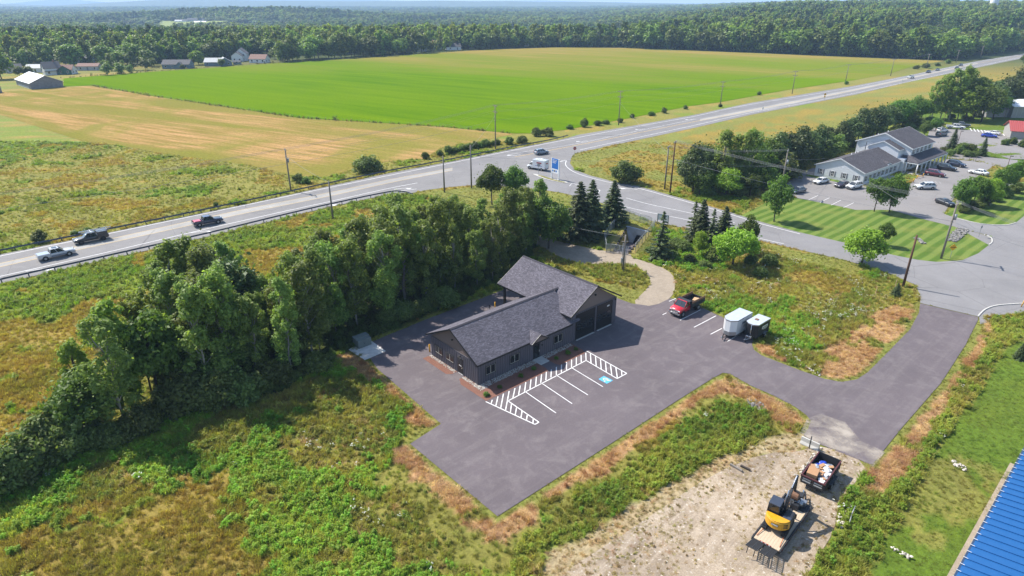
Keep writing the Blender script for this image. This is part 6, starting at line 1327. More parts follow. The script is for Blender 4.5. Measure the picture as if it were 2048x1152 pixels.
c3 = car('pickup', 'navy', (388, 454), (444, 443.5), 'dark blue pickup with red cargo in its bed on the highway', name='pickup_truck'); MB().b2((-2.7, -.8, .68), (-1.3, .8, 1.25)).build('red_cargo', PAINT['red'], c3, .08)
car('suv', 'steel', (1068, 310.5), (1097, 306.5), 'blue-grey SUV on the highway by the intersection', name='driving_suv')
for rear, front, k, c, lab in (((1812, 158), (1830, 155), 'pickup', 'white', 'white pickup on the far highway, nearest of the far cars'), ((1862, 144.5), (1850, 147), 'suv', 'navy', 'dark SUV with pale hood on the far highway'), ((1880, 140), (1869, 142.5), 'sedan', 'grey', 'dark grey car on the far highway'), ((1918, 137), (1908, 139.5), 'suv', 'black', 'black SUV half behind a treetop on the far highway'), ((1926, 131), (1916, 133.5), 'suv', 'grey', 'farthest dark SUV on the highway')): car(k, c, rear, front, lab, 'cars on the far highway', 'far_car')
for k, c, rear, front, lab in (('sedan', 'white', (1654, 364), (1629, 369), 'white car parked left before the clinic gable'), ('sedan', 'plum', (1696, 371), (1672, 376), 'dark plum car parked beside a white one before the clinic'), ('suv', 'white', (1719, 374.5), (1695, 379.5), 'white SUV parked under the right end of the clinic gable'), ('sedan', 'grey', (1609, 382), (1582, 388.5), 'grey-blue car parked at the left end of the clinic car park'),
                               ('suv', 'maroon', (1852, 349.5), (1887, 355), 'maroon SUV parked by the clinic porch'), ('suv', 'black', (1875, 337.5), (1910, 343), 'black SUV parked second from the clinic porch end'), ('suv', 'navy', (1895, 330), (1928, 335.5), 'dark blue SUV parked farthest along the clinic porch'), ('suv', 'white', (1868, 378), (1830, 378), 'white SUV driving across the clinic car park'), ('coupe', 'black', (1873, 404), (1906, 415), 'black sporty car parked by the clinic drive'), ('sedan', 'white', (1972, 352), (1940, 346), 'white car half hidden behind the drive-side trees'),
                               ('pickup', 'white', (1892, 256.5), (1929, 259), 'white pickup parked in the far car park'), ('pickup', 'grey', (1905, 252), (1938, 254.5), 'dark pickup behind the white one in the far car park'), ('suv', 'white', (1872, 266), (1895, 263), 'white SUV behind the clinic in the far car park'), ('suv', 'grey', (1870, 274), (1894, 270), 'grey SUV in front of the white one behind the clinic'), ('sedan', 'blue', (1963, 273.5), (1992, 276), 'bright blue car in the far car park'), ('sedan', 'white', (1998, 271), (1972, 267.5), 'white car behind the bright blue one')):
    car(k, c, rear, front, lab, 'cars parked at the clinic and beyond')
# white box van at the stop line
P, a = heading((1095, 342.5), (1056, 336)); vn = thing('box_van', 'white box van with red and blue lettering waiting at the intersection', 'van', (P.x, P.y, .03), a)
MB().b2((-3.0, -1.08, .62), (1.1, 1.08, 2.95)).build('box', PAINT['white'], vn, .05); MB().loft([ring(x, w_, .42, zm, zt, .9) for x, w_, zm, zt in ((1.12, 1.0, 1.2, 1.35), (1.9, 1.0, 1.15, 1.3), (2.3, .98, 1.05, 1.18), (2.9, .95, .95, 1.08), (3.05, .85, .8, .9))]).build('cab', PAINT['white'], vn); greenhouse(vn, (1.12, 2.3), (1.12, 1.75), 1.3, 2.1, .92, .8, PAINT['white']); lamps(vn, -3.0, 3.05, .98, .95, .9); mirrors(vn, 2.0, 1.02, 1.55, M_PLAST)
MB().b2((-2.9, -.85, .42), (1.2, .85, .62)).build('chassis', M_PLAST, vn)
mb = MB()
for k in range(5): mb.cyl((-2.6 + k * .8, -.9, 3.1), (-2.6 + k * .8, .9, 3.1), .03, n=5)
for y in (-.9, .9): mb.cyl((-2.7, y, 3.1), (.8, y, 3.1), .03, n=5); mb.cyl((-2.7, y, 2.9), (-2.7, y, 3.1), .03, n=5); mb.cyl((.8, y, 2.9), (.8, y, 3.1), .03, n=5)
mb.build('roof_rack', M_CHROME, vn)
for s in (-1, 1):
    MB().b2((-1.9, s * 1.085 - .004, 2.0), (-.3, s * 1.085 + .004, 2.35)).build('red_lettering', M_TAIL, vn); MB().b2((-2.1, s * 1.085 - .004, 1.3), (.2, s * 1.085 + .004, 1.42)).build('blue_stripe', PAINT['blue'], vn)
MB().b2((-3.01, -.5, 1.9), (-3.003, .4, 2.2)).build('red_lettering', M_TAIL, vn)
for x in (-1.9, 2.15):
    for s in (-1, 1): MB().cyl((x, s * .86, .4), (x, s * 1.09, .4), .46, n=16).build('wheel_arch', M_PLAST, vn); wheel(vn, x, s * .98, .38, .24)

# red dump truck (front towards lower left)
P, a = heading((1398, 612), (1340, 638)); a = R(221.5); M_WOODB = mat('brown_board', (.23, .12, .07), .8, var=.2); M_DUMP = mat('dump_body_black', (.028, .029, .032), .6)
P = (G(1334, 630) + G(1398, 611)) / 2 + Vector((.4, -.2, 0)); dt = thing('dump_truck', 'red dump truck with black bed and brown side boards', 'dump truck', (P.x, P.y, .04), a)
MB().loft([ring(x, w_, .62, zm, zt, .93) for x, w_, zm, zt in ((.7, 1.0, 1.25, 1.42), (1.75, 1.0, 1.25, 1.42), (2.3, .98, 1.22, 1.38), (2.95, .95, 1.15, 1.3), (3.15, .9, .98, 1.1))]).build('cab', PAINT['red'], dt)
greenhouse(dt, (.72, 2.05), (.85, 1.4), 1.40, 2.12, .93, .80, PAINT['red']); lamps(dt, .72, 3.15, .98, 1.08, .9); mirrors(dt, 1.75, 1.05, 1.6, M_PLAST)
MB().box((3.2, 0, .98), (.08, 1.3, .42)).build('front_grille', M_CHROME, dt, .04); MB().box((3.2, 0, .6), (.2, 1.95, .22)).build('front_bumper', M_CHROME, dt, .04)
MB().b2((-3.0, -.45, .62), (2.8, .45, .82)).build('chassis', M_PLAST, dt)
for s in (-1, 1):
    MB().b2((-3.0, s * 1.08 - .05, .98), (.45, s * 1.08 + .05, 1.62)).build('bed_side', M_DUMP, dt, .015)
    for k in range(6): MB().b2((-2.9 + k * .62, s * 1.15 - .03, 1.0), (-2.8 + k * .62, s * 1.15 + .03, 1.6)).build('bed_rib', M_DUMP, dt)
    MB().b2((-3.0, s * 1.08 - .03, 1.62), (.45, s * 1.08 + .03, 1.98)).build('side_board', M_WOODB, dt)
    MB().b2((1.2, s * 1.03 - .03, .48), (-.1 + 1.2, s * 1.03 + .03, .54)).build('step', M_CHROME, dt)
MB().b2((-3.0, -1.03, .98), (.45, 1.03, 1.08)).build('bed_floor', M_DUMP, dt); MB().b2((.45, -1.12, .98), (.55, 1.12, 2.1)).build('bed_headboard', M_DUMP, dt); MB().b2((.55, -1.1, 2.06), (1.25, 1.1, 2.2)).build('cab_guard', M_DUMP, dt, .03); MB().b2((-3.08, -1.1, .98), (-3.01, 1.1, 1.55)).build('tailgate', M_DUMP, dt)
mb = MB(); mb.loft([[( -.4 + r_ * math.cos(t_) * .9, .0 + r_ * math.sin(t_) * .7, z_) for t_ in [6.283 * i / 10 for i in range(10)]] for r_, z_ in ((1.1, 1.085), (.8, 1.35), (.3, 1.5))]); mb.build('tarp_heap', M_PLAST, dt); MB().box((-2.0, .3, 1.25), (1.2, 1.0, .3), rz=.3).build('plywood_load', mat('plywood', (.55, .36, .2), .8), dt)
for s in (-1, 1):
    MB().cyl((2.35, s * .8, .5), (2.35, s * 1.02, .5), .56, n=18).build('wheel_arch', M_PLAST, dt); wheel(dt, 2.35, s * .92, .45, .28); wheel(dt, -1.55, s * .95, .45, .28); wheel(dt, -1.55, s * .62, .45, .28)
# two enclosed trailers: white-silver with a V nose, black with a flat nose
def trailer(px, label, L, w, h, body, top, nose, front, a=R(221.5), black=False):
    P = G(*px); o = thing('enclosed_trailer', label, 'trailer', (P.x, P.y, .04), a)
    z0 = .5; y = w / 2
    outl = [(-L / 2, -y), (L / 2, -y), (L / 2 + nose, -y * .38), (L / 2 + nose, y * .38), (L / 2, y), (-L / 2, y)]
    mb = MB(); mb.prism(outl, 'z', z0, h); mb.build('box', body, o, .02)
    mb = MB(); mb.prism([(x * 1.005, yy * 1.01) for x, yy in outl], 'z', h + .003, h + .06); mb.build('roof', top, o, .012)
    mb = MB(); mb.prism([(x * 1.008, yy * 1.015) for x, yy in outl], 'z', h - .1, h - .003); mb.build('roof_trim', M_CHROME, o)
    if not black: mb = MB(); mb.prism([(x * 1.01, yy * 1.02) for x, yy in outl if x > 0] , 'z', z0 + .003, z0 + .55); mb.build('stone_guard', M_RIM, o)
    MB().b2((-L / 2 + .05, -y + .1, z0 - .15), (L / 2, y - .1, z0 - .004)).build('frame', M_PLAST, o)
    mb = MB(); X0, X1 = L / 2 + nose * .2, L / 2 + nose + 1.15
    for s in (-1, 1): mb.cyl((X0 - .3, s * y * .6, z0 - .1), (X1, 0, z0 - .06), .06, n=6)
    mb.build('tongue', M_PLAST if not black else M_RIM, o); MB().cyl((X1 - .35, 0, .0), (X1 - .35, 0, .95), .045, n=8).build('jack', M_PLAST, o); MB().box((X1, 0, z0 - .02), (.25, .14, .14)).build('coupler', M_CHROME, o, .02)
    if black: MB().box((L / 2 + nose + .3, .1, z0 + .18), (.35, .8, .3)).build('tool_box', M_CHROME, o, .03); MB().cyl((L / 2 + nose + .06, .15, z0 - .2), (L / 2 + nose + .06, .15, h - .05), .05, n=6).build('front_post', M_CHROME, o); MB().box((L * .08, -.15, h + .1), (.45, .45, .1)).build('roof_vent', M_WOODB, o)
    for s in (-1, 1):
        wheel(o, -.35, s * (y + .12), .36, .22, M_CHROME); MB().b2((-.85, s * (y + .12) - .13, .74), (.15, s * (y + .12) + .13, .78)).build('fender', M_CHROME, o)
        MB().b2((-L * .30, s * (y + .012) - .006, h - .95), (L * .18, s * (y + .012) + .006, h - .55)).build('side_logo', PAINT['white'] if black else PAINT['steel'], o)
        MB().b2((-L * .26, s * (y + .022) - .006, h - .82), (L * .14, s * (y + .022) + .006, h - .70)).build('logo_lettering', PAINT['navy'] if not black else PAINT['plum'], o)
        if not black: MB().b2((-L * .3, s * (y + .012) - .006, h - 1.55), (L * .05, s * (y + .012) + .006, h - 1.1)).build('phone_lettering', M_HGREY, o)
        else: MB().b2((-L * .25, s * (y + .012) - .006, h - 1.12), (L * .05, s * (y + .012) + .006, h - 1.07)).build('web_lettering', PAINT['white'], o)
    MB().b2((-L / 2 - .03, -y + .05, z0 + .05), (-L / 2 - .003, y - .05, h - .12)).build('rear_ramp', body, o)
    return o
M_BLKP = mat('black_panel', (.014, .015, .018), .6)
trailer((1472, 664), 'white enclosed trailer with V nose beside the black one', 3.9, 2.05, 2.75, PAINT['white'], mat('aluminium_roof', (.46, .50, .56), .5), .75, None)
trailer((1512, 671), 'black enclosed trailer with silver roof at the lot edge', 3.2, 1.85, 2.45, M_BLKP, mat('aluminium_roof', (.46, .50, .56), .5), .45, None, black=True)

# dump trailer full of rubbish
M_RUST = mat('dark_red_steel', (.10, .028, .03), .6, var=.2)
A, B_ = G(1592, 972), G(1640, 994); Cc = G(1672, 945)
P = (A + Cc) / 2; P = Vector((P.x, P.y, 0)); dp = thing('dump_trailer', 'black dump trailer with dark red rails loaded with rubbish', 'trailer', (P.x + .2, P.y - .1, .02), R(47))
L, w = 4.5, 1.05
for s in (-1, 1):
    MB().b2((-L / 2, s * w - .04, .62), (L / 2, s * w + .04, 1.42)).build('side_panel', M_DUMP, dp); MB().b2((-L / 2 - .05, s * w - .06, 1.42), (L / 2 + .05, s * w + .06, 1.54)).build('top_rail', M_RUST, dp, .01)
    for k in range(7): MB().b2((-L / 2 + .1 + k * .7, s * (w + .06) - .03, .62), (-L / 2 + .18 + k * .7, s * (w + .06) + .03, 1.42)).build('stake', M_DUMP, dp)
    for x in (-.65, .25): wheel(dp, x, s * (w + .22), .36, .22, M_RIM)
    MB().b2((-1.1, s * (w + .22) - .15, .76), (.7, s * (w + .22) + .15, .80)).build('fender', M_DUMP, dp)
MB().b2((-L / 2, -w, .55), (L / 2, w, .64)).build('floor', M_DUMP, dp); MB().b2((L / 2 - .04, -w, .64), (L / 2 + .04, w, 1.6)).build('head_panel', M_DUMP, dp)
for s in (-1, 1):
    g_ = MB().b2((-L / 2 - .06, min(0, s * w) + .02, .64), (-L / 2 - .003, max(0, s * w) - .02, 1.40)).build('rear_door', M_DUMP, dp)
    for z in (.85, 1.12): MB().b2((-L / 2 - .075, min(s * .15, s * .9), z), (-L / 2 - .062, max(s * .15, s * .9), z + .12)).build('door_lettering', M_HGREY, g_)
MB().b2((-L / 2 - .12, -w - .08, 1.40), (-L / 2 - .0, w + .08, 1.5)).build('rear_rail', M_RUST, dp); MB().b2((-L / 2 - .05, -.5, .3), (L / 2 + .2, .5, .54)).build('frame', M_PLAST, dp)
mb = MB()
for s in (-1, 1): mb.cyl((L / 2, s * .7, .45), (L / 2 + 1.3, 0, .5), .07, n=6)
mb.build('tongue', M_PLAST, dp); MB().cyl((L / 2 + .9, 0, .02), (L / 2 + .9, 0, 1.0), .05).build('jack', M_CHROME, dp)
M_CARD = mat('cardboard', (.42, .235, .12), .85, var=.12); RW = dp.matrix_basis.copy()
def on_trailer(nm, lab, cat, mb, m, x, y, z, rz=0.0, bev=0.0):
    o = mb.build(nm, m, None, bev); v = RW @ Vector((x, y, z)); o.location = v; o.rotation_euler = (0, 0, R(47) + rz); return tag(o, lab, cat)
on_trailer('cardboard_box', 'big tan cardboard box at the rear of the dump trailer', 'box', MB().box((0, 0, .5), (1.25, .95, 1.0)), M_CARD, -1.25, .38, .66, .12, .015)
on_trailer('cardboard_box', 'small cardboard box perched behind the big one', 'box', MB().box((0, 0, .2), (.5, .4, .4)), M_CARD, -.45, .66, 1.25, .5, .01)
rr = random.Random(9)
for i, (x, y, c, s_, lab) in enumerate(((.15, -.75, 'white', .5, 'white crumpled sheet pressed against the right rail'), (-.75, -.05, 'white', .42, 'small white bag beside the torn cardboard'), (.95, -.05, 'white', .5, 'white bag in front of the blue bundle'), (-.1, -.05, 'white', .6, 'crumpled white bag in the middle of the dump trailer'), (.5, -.4, 'white', .7, 'white rubbish bag by the right rail'), (1.1, .2, 'blue', .55, 'blue plastic tarp bundle at the front of the trailer'), (.8, .6, 'blue', .6, 'blue plastic bag by the left rail of the trailer'), (-.4, -.6, 'white', .55, 'white rubbish bag near the rear right of the trailer'), (-1.5, -.55, 'white', .5, 'white rubbish bag at the rear door'), (1.5, -.3, 'steel', .6, 'grey plastic sheet heap at the head of the trailer'), (-.9, -.6, 'silver', .45, 'pale crumpled sheet beside the big cardboard box'), (.2, .5, 'silver', .5, 'grey crumpled bag left of the white ones'))):
    bm = bmesh.new(); bmesh.ops.create_icosphere(bm, subdivisions=2, radius=.5)
    for v in bm.verts: v.co *= rr.uniform(.65, 1.2); v.co.z *= .7
    me = bpy.data.meshes.new('rubbish_bag'); bm.to_mesh(me); bm.free(); me.materials.append(PAINT[c]); o = link('rubbish_bag', me); o.location = RW @ Vector((x, y, .95 + .12 * (i % 3))); o.scale = (s_ * 1.5, s_ * 1.2, s_ * 1.1); o.rotation_euler = (0, 0, rr.uniform(0, 6)); tag(o, lab, 'rubbish bag')
for i, (x, y, rz, lab) in enumerate(((.3, .1, .4, 'flattened cardboard sheet on top of the rubbish'), (-.3, -.15, 1.2, 'torn cardboard piece in the middle of the load'), (-1.2, -.6, .8, 'cardboard scrap at the rear right of the load'), (1.0, -.55, 2.0, 'cardboard scrap near the trailer head'), (.65, .15, 2.6, 'folded cardboard flap beside the blue bundle'), (-.75, -.25, .2, 'brown carton beside the big cardboard box'))):
    on_trailer('cardboard_scrap', lab, 'cardboard', MB().box((0, 0, .05), (.55, .36, .1), ry=.25), M_CARD, x, y, 1.12 + .03 * i, rz, .01)

# equipment trailer carrying the excavator
M_DECK = NT('deck_planks'); p = M_DECK.add('ShaderNodeTexCoord').outputs['Object']; M_DECK.col(M_DECK.mix(M_DECK.noise(M_DECK.map(p, (.6, 8, 1)), 1.5, 5, .7), (.34, .25, .165), (.52, .42, .30))); M_DECK.rough(.9); M_DECK = M_DECK.m
TA = R(47); A, B_ = G(1507, 1085), G(1552, 1118); org = (A + B_) / 2
ft = thing('flatbed_trailer', 'black equipment trailer with plank deck and raised rear ramps', 'trailer', (org.x, org.y, .02), TA)
L, w = 7.3, 1.12
for k in range(9): MB().b2((.0, -w + .02 + k * .2465, .68), (L - 1.4, -w + .02 + k * .2465 + .235, .73)).build('deck_plank', M_DECK, ft)
for s in (-1, 1):
    MB().b2((-.1, s * (w + .07) - .06, .5), (L, s * (w + .07) + .06, .80)).build('side_rail', M_DUMP, ft, .01)
    for x in (2.6, 3.45): wheel(ft, x, s * (w + .02) * .84, .36, .24, M_RIM)
    for k in range(9): MB().b2((.3 + k * .78, s * (w + .15) - .02, .55), (.38 + k * .78, s * (w + .15) + .02, .78)).build('stake_pocket', M_RUST, ft)
MB().b2((L - 1.4, -w, .62), (L, w, .70)).build('front_plate', M_DUMP, ft); MB().b2((0, -w, .44), (L - .2, w, .6)).build('frame', M_PLAST, ft)
for s in (-1, 1):   # dovetail ramps
    rp = MB().b2((-.18, s * .58 - .5, .62), (-.08, s * .58 + .5, .74)).build('ramp', M_DUMP, ft)
    for k in range(8):
        t_ = k / 7; MB().box((-.2 - 1.5 * t_, s * .58, .78 + .42 * t_), (.10, .98, .06)).build('ramp_bar', M_DUMP, rp)
    for y in (-.48, 0, .48): MB().cyl((-.1, s * .58 + y, .72), (-1.78, s * .58 + y, 1.24), .045, n=6).build('ramp_rail', M_DUMP, rp)
    MB().cyl((-1.65, s * .58 - .3, 1.15), (-1.85, s * .58 - .3, .55), .035, n=6).build('ramp_foot', M_DUMP, rp); MB().cyl((-1.65, s * .58 + .3, 1.15), (-1.85, s * .58 + .3, .55), .035, n=6).build('ramp_foot', M_DUMP, rp)
mb = MB(); mb.box((-.16, 0, .90), (.03, 1.0, .09)); mb.build('red_white_tape', M_TAIL, ft)
for k in range(3): MB().box((-.178, -.33 + k * .33, .90), (.012, .15, .085)).build('white_tape', M_WTRIM, ft)
mb = MB()
for s in (-1, 1): mb.cyl((L, s * .7, .55), (L + 1.6, 0, .6), .08, n=6)
mb.build('tongue', M_DUMP, ft); MB().cyl((L + 1.0, 0, .02), (L + 1.0, 0, 1.2), .06).build('jack', M_CHROME, ft); MB().box((L + .35, .2, .9), (.6, .9, .5)).build('tool_box', M_DUMP, ft, .03); MB().box((L - .4, -.5, .95), (.5, .6, .45)).build('winch', M_RIM, ft, .04)
mb = MB()
for dx, y0, y1 in ((0, -.95, -.35), (-.35, .2, .8)): mb.tube([(L - .1 + dx, y0, .72), (L - .1 + dx, y0, 1.75), (L - .1 + dx, y1, 1.75), (L - .1 + dx, y1, .72)], .02, 5)
mb.build('spare_rack_hoops', M_DUMP, ft)
# excavator, standing on the deck, boom forward
M_XY = mat('machine_yellow', (.66, .33, .008), .4, spec=.5, coat=.3); M_XB = mat('machine_black', (.022, .024, .03), .5); M_XR = mat('machine_roof', (.045, .055, .08), .4)
Rm = Matrix.Rotation(TA, 4, 'Z'); xo = org + Rm @ Vector((2.75, .12, 0)); ex = thing('excavator', 'yellow and black compact excavator on the plank trailer', 'excavator', (xo.x, xo.y, .75), TA + R(4))
for s in (-1, 1):
    prof = [(-1.25, .12), (-1.05, 0), (1.05, 0), (1.25, .12), (1.3, .3), (1.15, .5), (-1.15, .5), (-1.3, .3)]
    tk = MB().prism(prof, 'y', s * .82 - .2, s * .82 + .2).build('track', M_TYRE, ex, .03)
    for k in range(18): MB().b2((-1.2 + k * .138, s * .82 - .2, .5), (-1.14 + k * .138, s * .82 + .2, .535)).build('grouser', M_XB, tk)
    for x in (-1.05, 1.05): MB().cyl((x, s * .82 - .21, .26), (x, s * .82 + .21, .26), .2, n=12).build('sprocket', M_XB, tk)
MB().b2((-.7, -.62, .18), (.7, .62, .45)).build('undercarriage', M_XB, ex); MB().cyl((0, 0, .45), (0, 0, .62), .5, n=20).build('slew_ring', M_XB, ex)
n_ = 14; back = [(-.25 - 1.12 * math.cos(R(-78 + 156 * i / (n_ - 1))), 1.08 * math.sin(R(-78 + 156 * i / (n_ - 1)))) for i in range(n_)]
MB().prism(back, 'z', .66, 1.42).build('counterweight', M_XY, ex, .06); MB().prism([(x * .97 - .0, y * .95) for x, y in back], 'z', 1.422, 1.52).build('engine_hood', M_XY, ex, .03)
MB().b2((-.5, -1.04, .64), (1.05, 1.04, .92)).build('upper_deck', M_XB, ex, .04); MB().b2((-.4, -1.02, .925), (.95, -.28, 1.42)).build('side_cover', M_XB, ex, .06); MB().b2((-.48, -1.0, 1.424), (-.1, -.3, 1.55)).build('hood_louvre', M_XR, ex, .03)
for k in range(3): MB().box((-.9 - .0, -.72 + k * .0, .95 + k * .16), (.3, .38, .06), rz=R(42)).build('vent_slot', M_XB, ex)
MB().box((-1.375, 0, 1.13), (.02, .62, .2)).build('name_plate', M_XB, ex); 
for k, ww in enumerate((.05, .04, .05, .04, .05)): MB().box((-1.389, .22 - k * .11, 1.13), (.012, .07, .13)).build('name_letter', M_WTRIM, ex)
cb0 = [(-.35, .06), (1.0, .06), (1.0, 1.02), (-.35, 1.02)]
mb = MB(); mb.loft([[(x, y, .93) for x, y in cb0], [(x, y, 1.35) for x, y in cb0]], smooth=False); mb.build('cab_base', M_XB, ex, .02)
mb = MB(); mb.loft([[(x * .985 + .005, .54 + (y - .54) * .97, 1.352) for x, y in cb0], [(-.3, .1, 2.28), (.78, .1, 2.28), (.78, .98, 2.28), (-.3, .98, 2.28)]], smooth=False); cg = mb.build('cab_windows', M_CGLASS, ex)
mb = MB()
for (x, y), (x2, y2) in zip(cb0, ((-.3, .1), (.78, .1), (.78, .98), (-.3, .98))): mb.cyl((x, y, 1.33), (x2, y2, 2.28), .05, n=6)
for y, y2 in ((.06, .1), (1.02, .98)): mb.cyl((.3, y, 1.33), (.26, y2, 2.28), .04, n=6)
mb.build('cab_pillars', M_XB, cg); MB().b2((-.38, .04, 2.285), (.86, 1.04, 2.38)).build('cab_roof', M_XR, ex, .04)
def beam(a, b, w0, w1, th, m, nm, par=ex):
    a, b = Vector(a), Vector(b); d = (b - a).normalized(); up = Vector((-d.z, 0, d.x)); mb = MB(); mb.loft([[tuple(a + up * s * w0 / 2 + Vector((0, t_, 0))) for s, t_ in ((-1, -th / 2), (-1, th / 2), (1, th / 2), (1, -th / 2))], [tuple(b + up * s * w1 / 2 + Vector((0, t_, 0))) for s, t_ in ((-1, -th / 2), (-1, th / 2), (1, th / 2), (1, -th / 2))]], smooth=False); return mb.build(nm, m, par, .02)
by = -.12
beam((.95, by, .85), (1.35, by, 2.4), .36, .42, .24, M_XB, 'boom'); beam((1.35, by, 2.35), (3.0, by, 3.35), .42, .26, .22, M_XB, 'boom'); beam((3.1, by, 3.5), (3.55, by, 1.5), .34, .2, .18, M_XB, 'stick')
beam((1.1, by + .2, 1.1), (2.0, by + .2, 2.6), .1, .1, .1, M_CHROME, 'boom_cylinder'); beam((1.9, by, 3.0), (3.05, by, 3.6), .1, .1, .1, M_CHROME, 'stick_cylinder'); beam((3.35, by, 2.7), (3.75, by, 1.6), .09, .09, .09, M_CHROME, 'bucket_cylinder')
mb = MB(); arc = [(3.55 + .1 + .48 * math.cos(R(k)), 1.1 + .48 * math.sin(R(k))) for k in range(100, 331, 23)]; mb.prism(arc, 'y', by - .42, by + .42); mb.build('bucket', M_WOODB, ex, .02)
for k in range(5): MB().box((3.98, by - .36 + k * .18, .86), (.16, .06, .05), ry=.5).build('bucket_tooth', M_RIM, ex)
bl_ = MB().box((1.75, 0, .35), (.12, 2.05, .5), ry=-.15).build('dozer_blade', M_XB, ex, .02); MB().b2((.7, -.5, .2), (1.72, -.38, .34)).build('blade_arm', M_XB, ex); MB().b2((.7, .38, .2), (1.72, .5, .34)).build('blade_arm', M_XB, ex)
on = lambda x, y, z: org + Rm @ Vector((x, y, z))
at_ = thing('excavator_attachment', 'dark steel attachment with hoses on the trailer front', 'attachment', on(6.0, -.15, .74), TA); MB().box((0, 0, .3), (.8, .7, .5), ry=.2).build('body', M_XB, at_, .04); MB().cyl((.4, -.5, .4), (.4, .5, .4), .22, n=14).build('drum', M_RIM, at_); beam((-.3, .2, .5), (.6, .2, 1.0), .14, .1, .12, M_XB, 'arm', at_)
mb = MB(); mb.tube([(-.2, -.2, .5), (0, -.3, .95), (.35, -.25, .9), (.5, .1, .55)], .03, 5); mb.build('hose', M_PLAST, at_)
bk_ = MB().prism([(0, 0), (.9, 0), (1.0, .55), (.1, .6)], 'y', -.45, .45).build('spare_bucket', M_WOODB, None, .02); bk_.location = on(4.75, .75, .74); bk_.rotation_euler = (0, 0, TA); tag(bk_, 'rusty spare bucket lying on the plank deck beside the boom', 'bucket')
for s in (-1, 1): tag(MB().tube([on(1.5, s * .85, .9), on(.4, s * 1.0, .8)], .03, 5).build('tie_down_strap', mat('orange_strap', (.5, .12, .03), .7)), 'orange strap tying down the %s excavator track' % ('right' if s < 0 else 'left'), 'strap')

# ================================================================== STREET FURNITURE, FENCES, POLES, WIRES
M_POLE = mat('weathered_pole', (.225, .195, .165), .9, var=.25, vs=2); M_POLEB = mat('brown_pole', (.115, .055, .032), .9, var=.25, vs=2); M_STEEL = mat('galvanised_steel', (.36, .37, .38), .5, .5, var=.15); M_WIRE = mat('cable', (.26, .26, .27), .6); M_RAIL = mat('dark_guardrail', (.105, .125, .165), .55, .3, var=.15); M_INS = mat('insulator', (.30, .32, .34), .3)
POLES = {}
def pole(key, base, ty, label, arms=1, ang=None, m=None, trans=False, lean=(0, 0), name='utility_pole', h=None):
    P = G(*base); h = h or HT(base, ty); a = ang if ang is not None else 0.0
    o = thing(name, label, 'utility pole', (P.x, P.y, 0), a, 'utility poles'); top = Vector((lean[0], lean[1], h))
    MB().cyl((0, 0, -.3), top, .21, .14, 10).build('shaft', m or M_POLE, o); pts = []
    for k in range(arms):
        z = h - .25 - k * 1.9; arm = MB().b2((-.06 + lean[0], -1.25 + lean[1], z - .1), (.09 + lean[0], 1.25 + lean[1], z + .1)).build('crossarm', M_POLE, o)
        for y in (-1.1, -.4, .4, 1.1):
            MB().cyl((lean[0], y + lean[1], z + .07), (lean[0], y + lean[1], z + .28), .05, .035, 6).build('insulator', M_INS, arm)
            if abs(y) > .9 or k == 0: pts.append((lean[0], y + lean[1], z + .28))
    if trans: MB().cyl((.32, 0, h - 3.3), (.32, 0, h - 2.3), .24, n=12).build('transformer_can', M_STEEL, o)
    rot = Matrix.Rotation(a, 4, 'Z'); POLES[key] = ([rot @ Vector(q) + P for q in pts], P + rot @ Vector((lean[0] * .6, lean[1] * .6, h * .66)), P, h); return o
FA = R(36)
pole('A', (582, 382), 298, 'pole with transformer can by the far guardrail, left of the round bush', 2, R(27), trans=True); pole('Z', (-190, 500), 415, 'pole beyond the left picture edge', 1, R(27))
pole('E', (991, 298), 210, 'tall pole at the hay field corner above the far guardrail', 2, R(32)); pole('F', (1237, 250), 182, 'first pole along the green field right of the guardrail end', 2, R(40)); pole('G', (1440, 214), 163, 'second pole along the green field', 2, R(42)); pole('H', (1584, 188), 142, 'third pole along the green field', 2, R(42)); pole('I', (1690, 168), 129, 'fourth pole along the green field', 1, R(42)); pole('J', (1781, 152), 118, 'fifth pole along the green field', 1, R(42)); pole('K', (1852, 137), 108, 'pole by the field end where the wood begins', 1, R(42)); pole('Lp', (1912, 126), 100, 'pole near the farthest car on the highway', 1, R(42)); pole('M', (1960, 118), 92, 'second pole from the right edge on the far highway', 1, R(42)); pole('N', (2006, 108), 82, 'pole nearest the right edge on the far highway', 1, R(42))
pole('B', (666, 437), 362, 'bare slim pole behind the near guardrail', 0, h=8.3); pole('C', (889, 385), 312, 'bare slim pole at the left of the two on the corner lawn', 0); pole('D', (943, 376), 290, 'bare slim pole next to the round tree on the corner lawn', 0)
pole('P', (1329, 378), 292, 'grey pole with crossarm of the pair in the amber grass', 1, R(-28)); pole('Q', (1340, 386), 282, 'brown pole with crossarm of the pair in the amber grass', 1, R(-28), M_POLEB); pole('Rr', (1560, 392), 300, 'grey pole with a transformer left of the clinic', 1, R(-28), trans=True)
pole('S', (1882, 517), 403, 'big grey leaning pole on the lawn corner by the yellow sign', 1, R(-25), trans=True); pole('T', (1806, 573), 470, 'bare brown pole at the meadow corner', 0, m=M_POLEB); pole('Uu', (2190, 600), 500, 'pole beyond the right picture edge', 1, R(-25))
M_TP = pole('V', (1246, 541), 470, 'grey service pole with meter boxes on the gravel loop', 0); MB().b2((-.5, -.3, 1.6), (-.2, .1, 2.4)).build('meter_box', M_STEEL, M_TP, .02); MB().cyl((-.3, 0, .1), (-.3, 0, 5.2), .05, n=6).build('conduit', M_STEEL, M_TP); MB().cyl((.32, 0, .1), (.32, 0, 4.2), .05, n=6).build('conduit', M_STEEL, M_TP); MB().b2((-.6, -.08, 5.3), (.5, .08, 5.42)).build('bracket', M_POLE, M_TP)
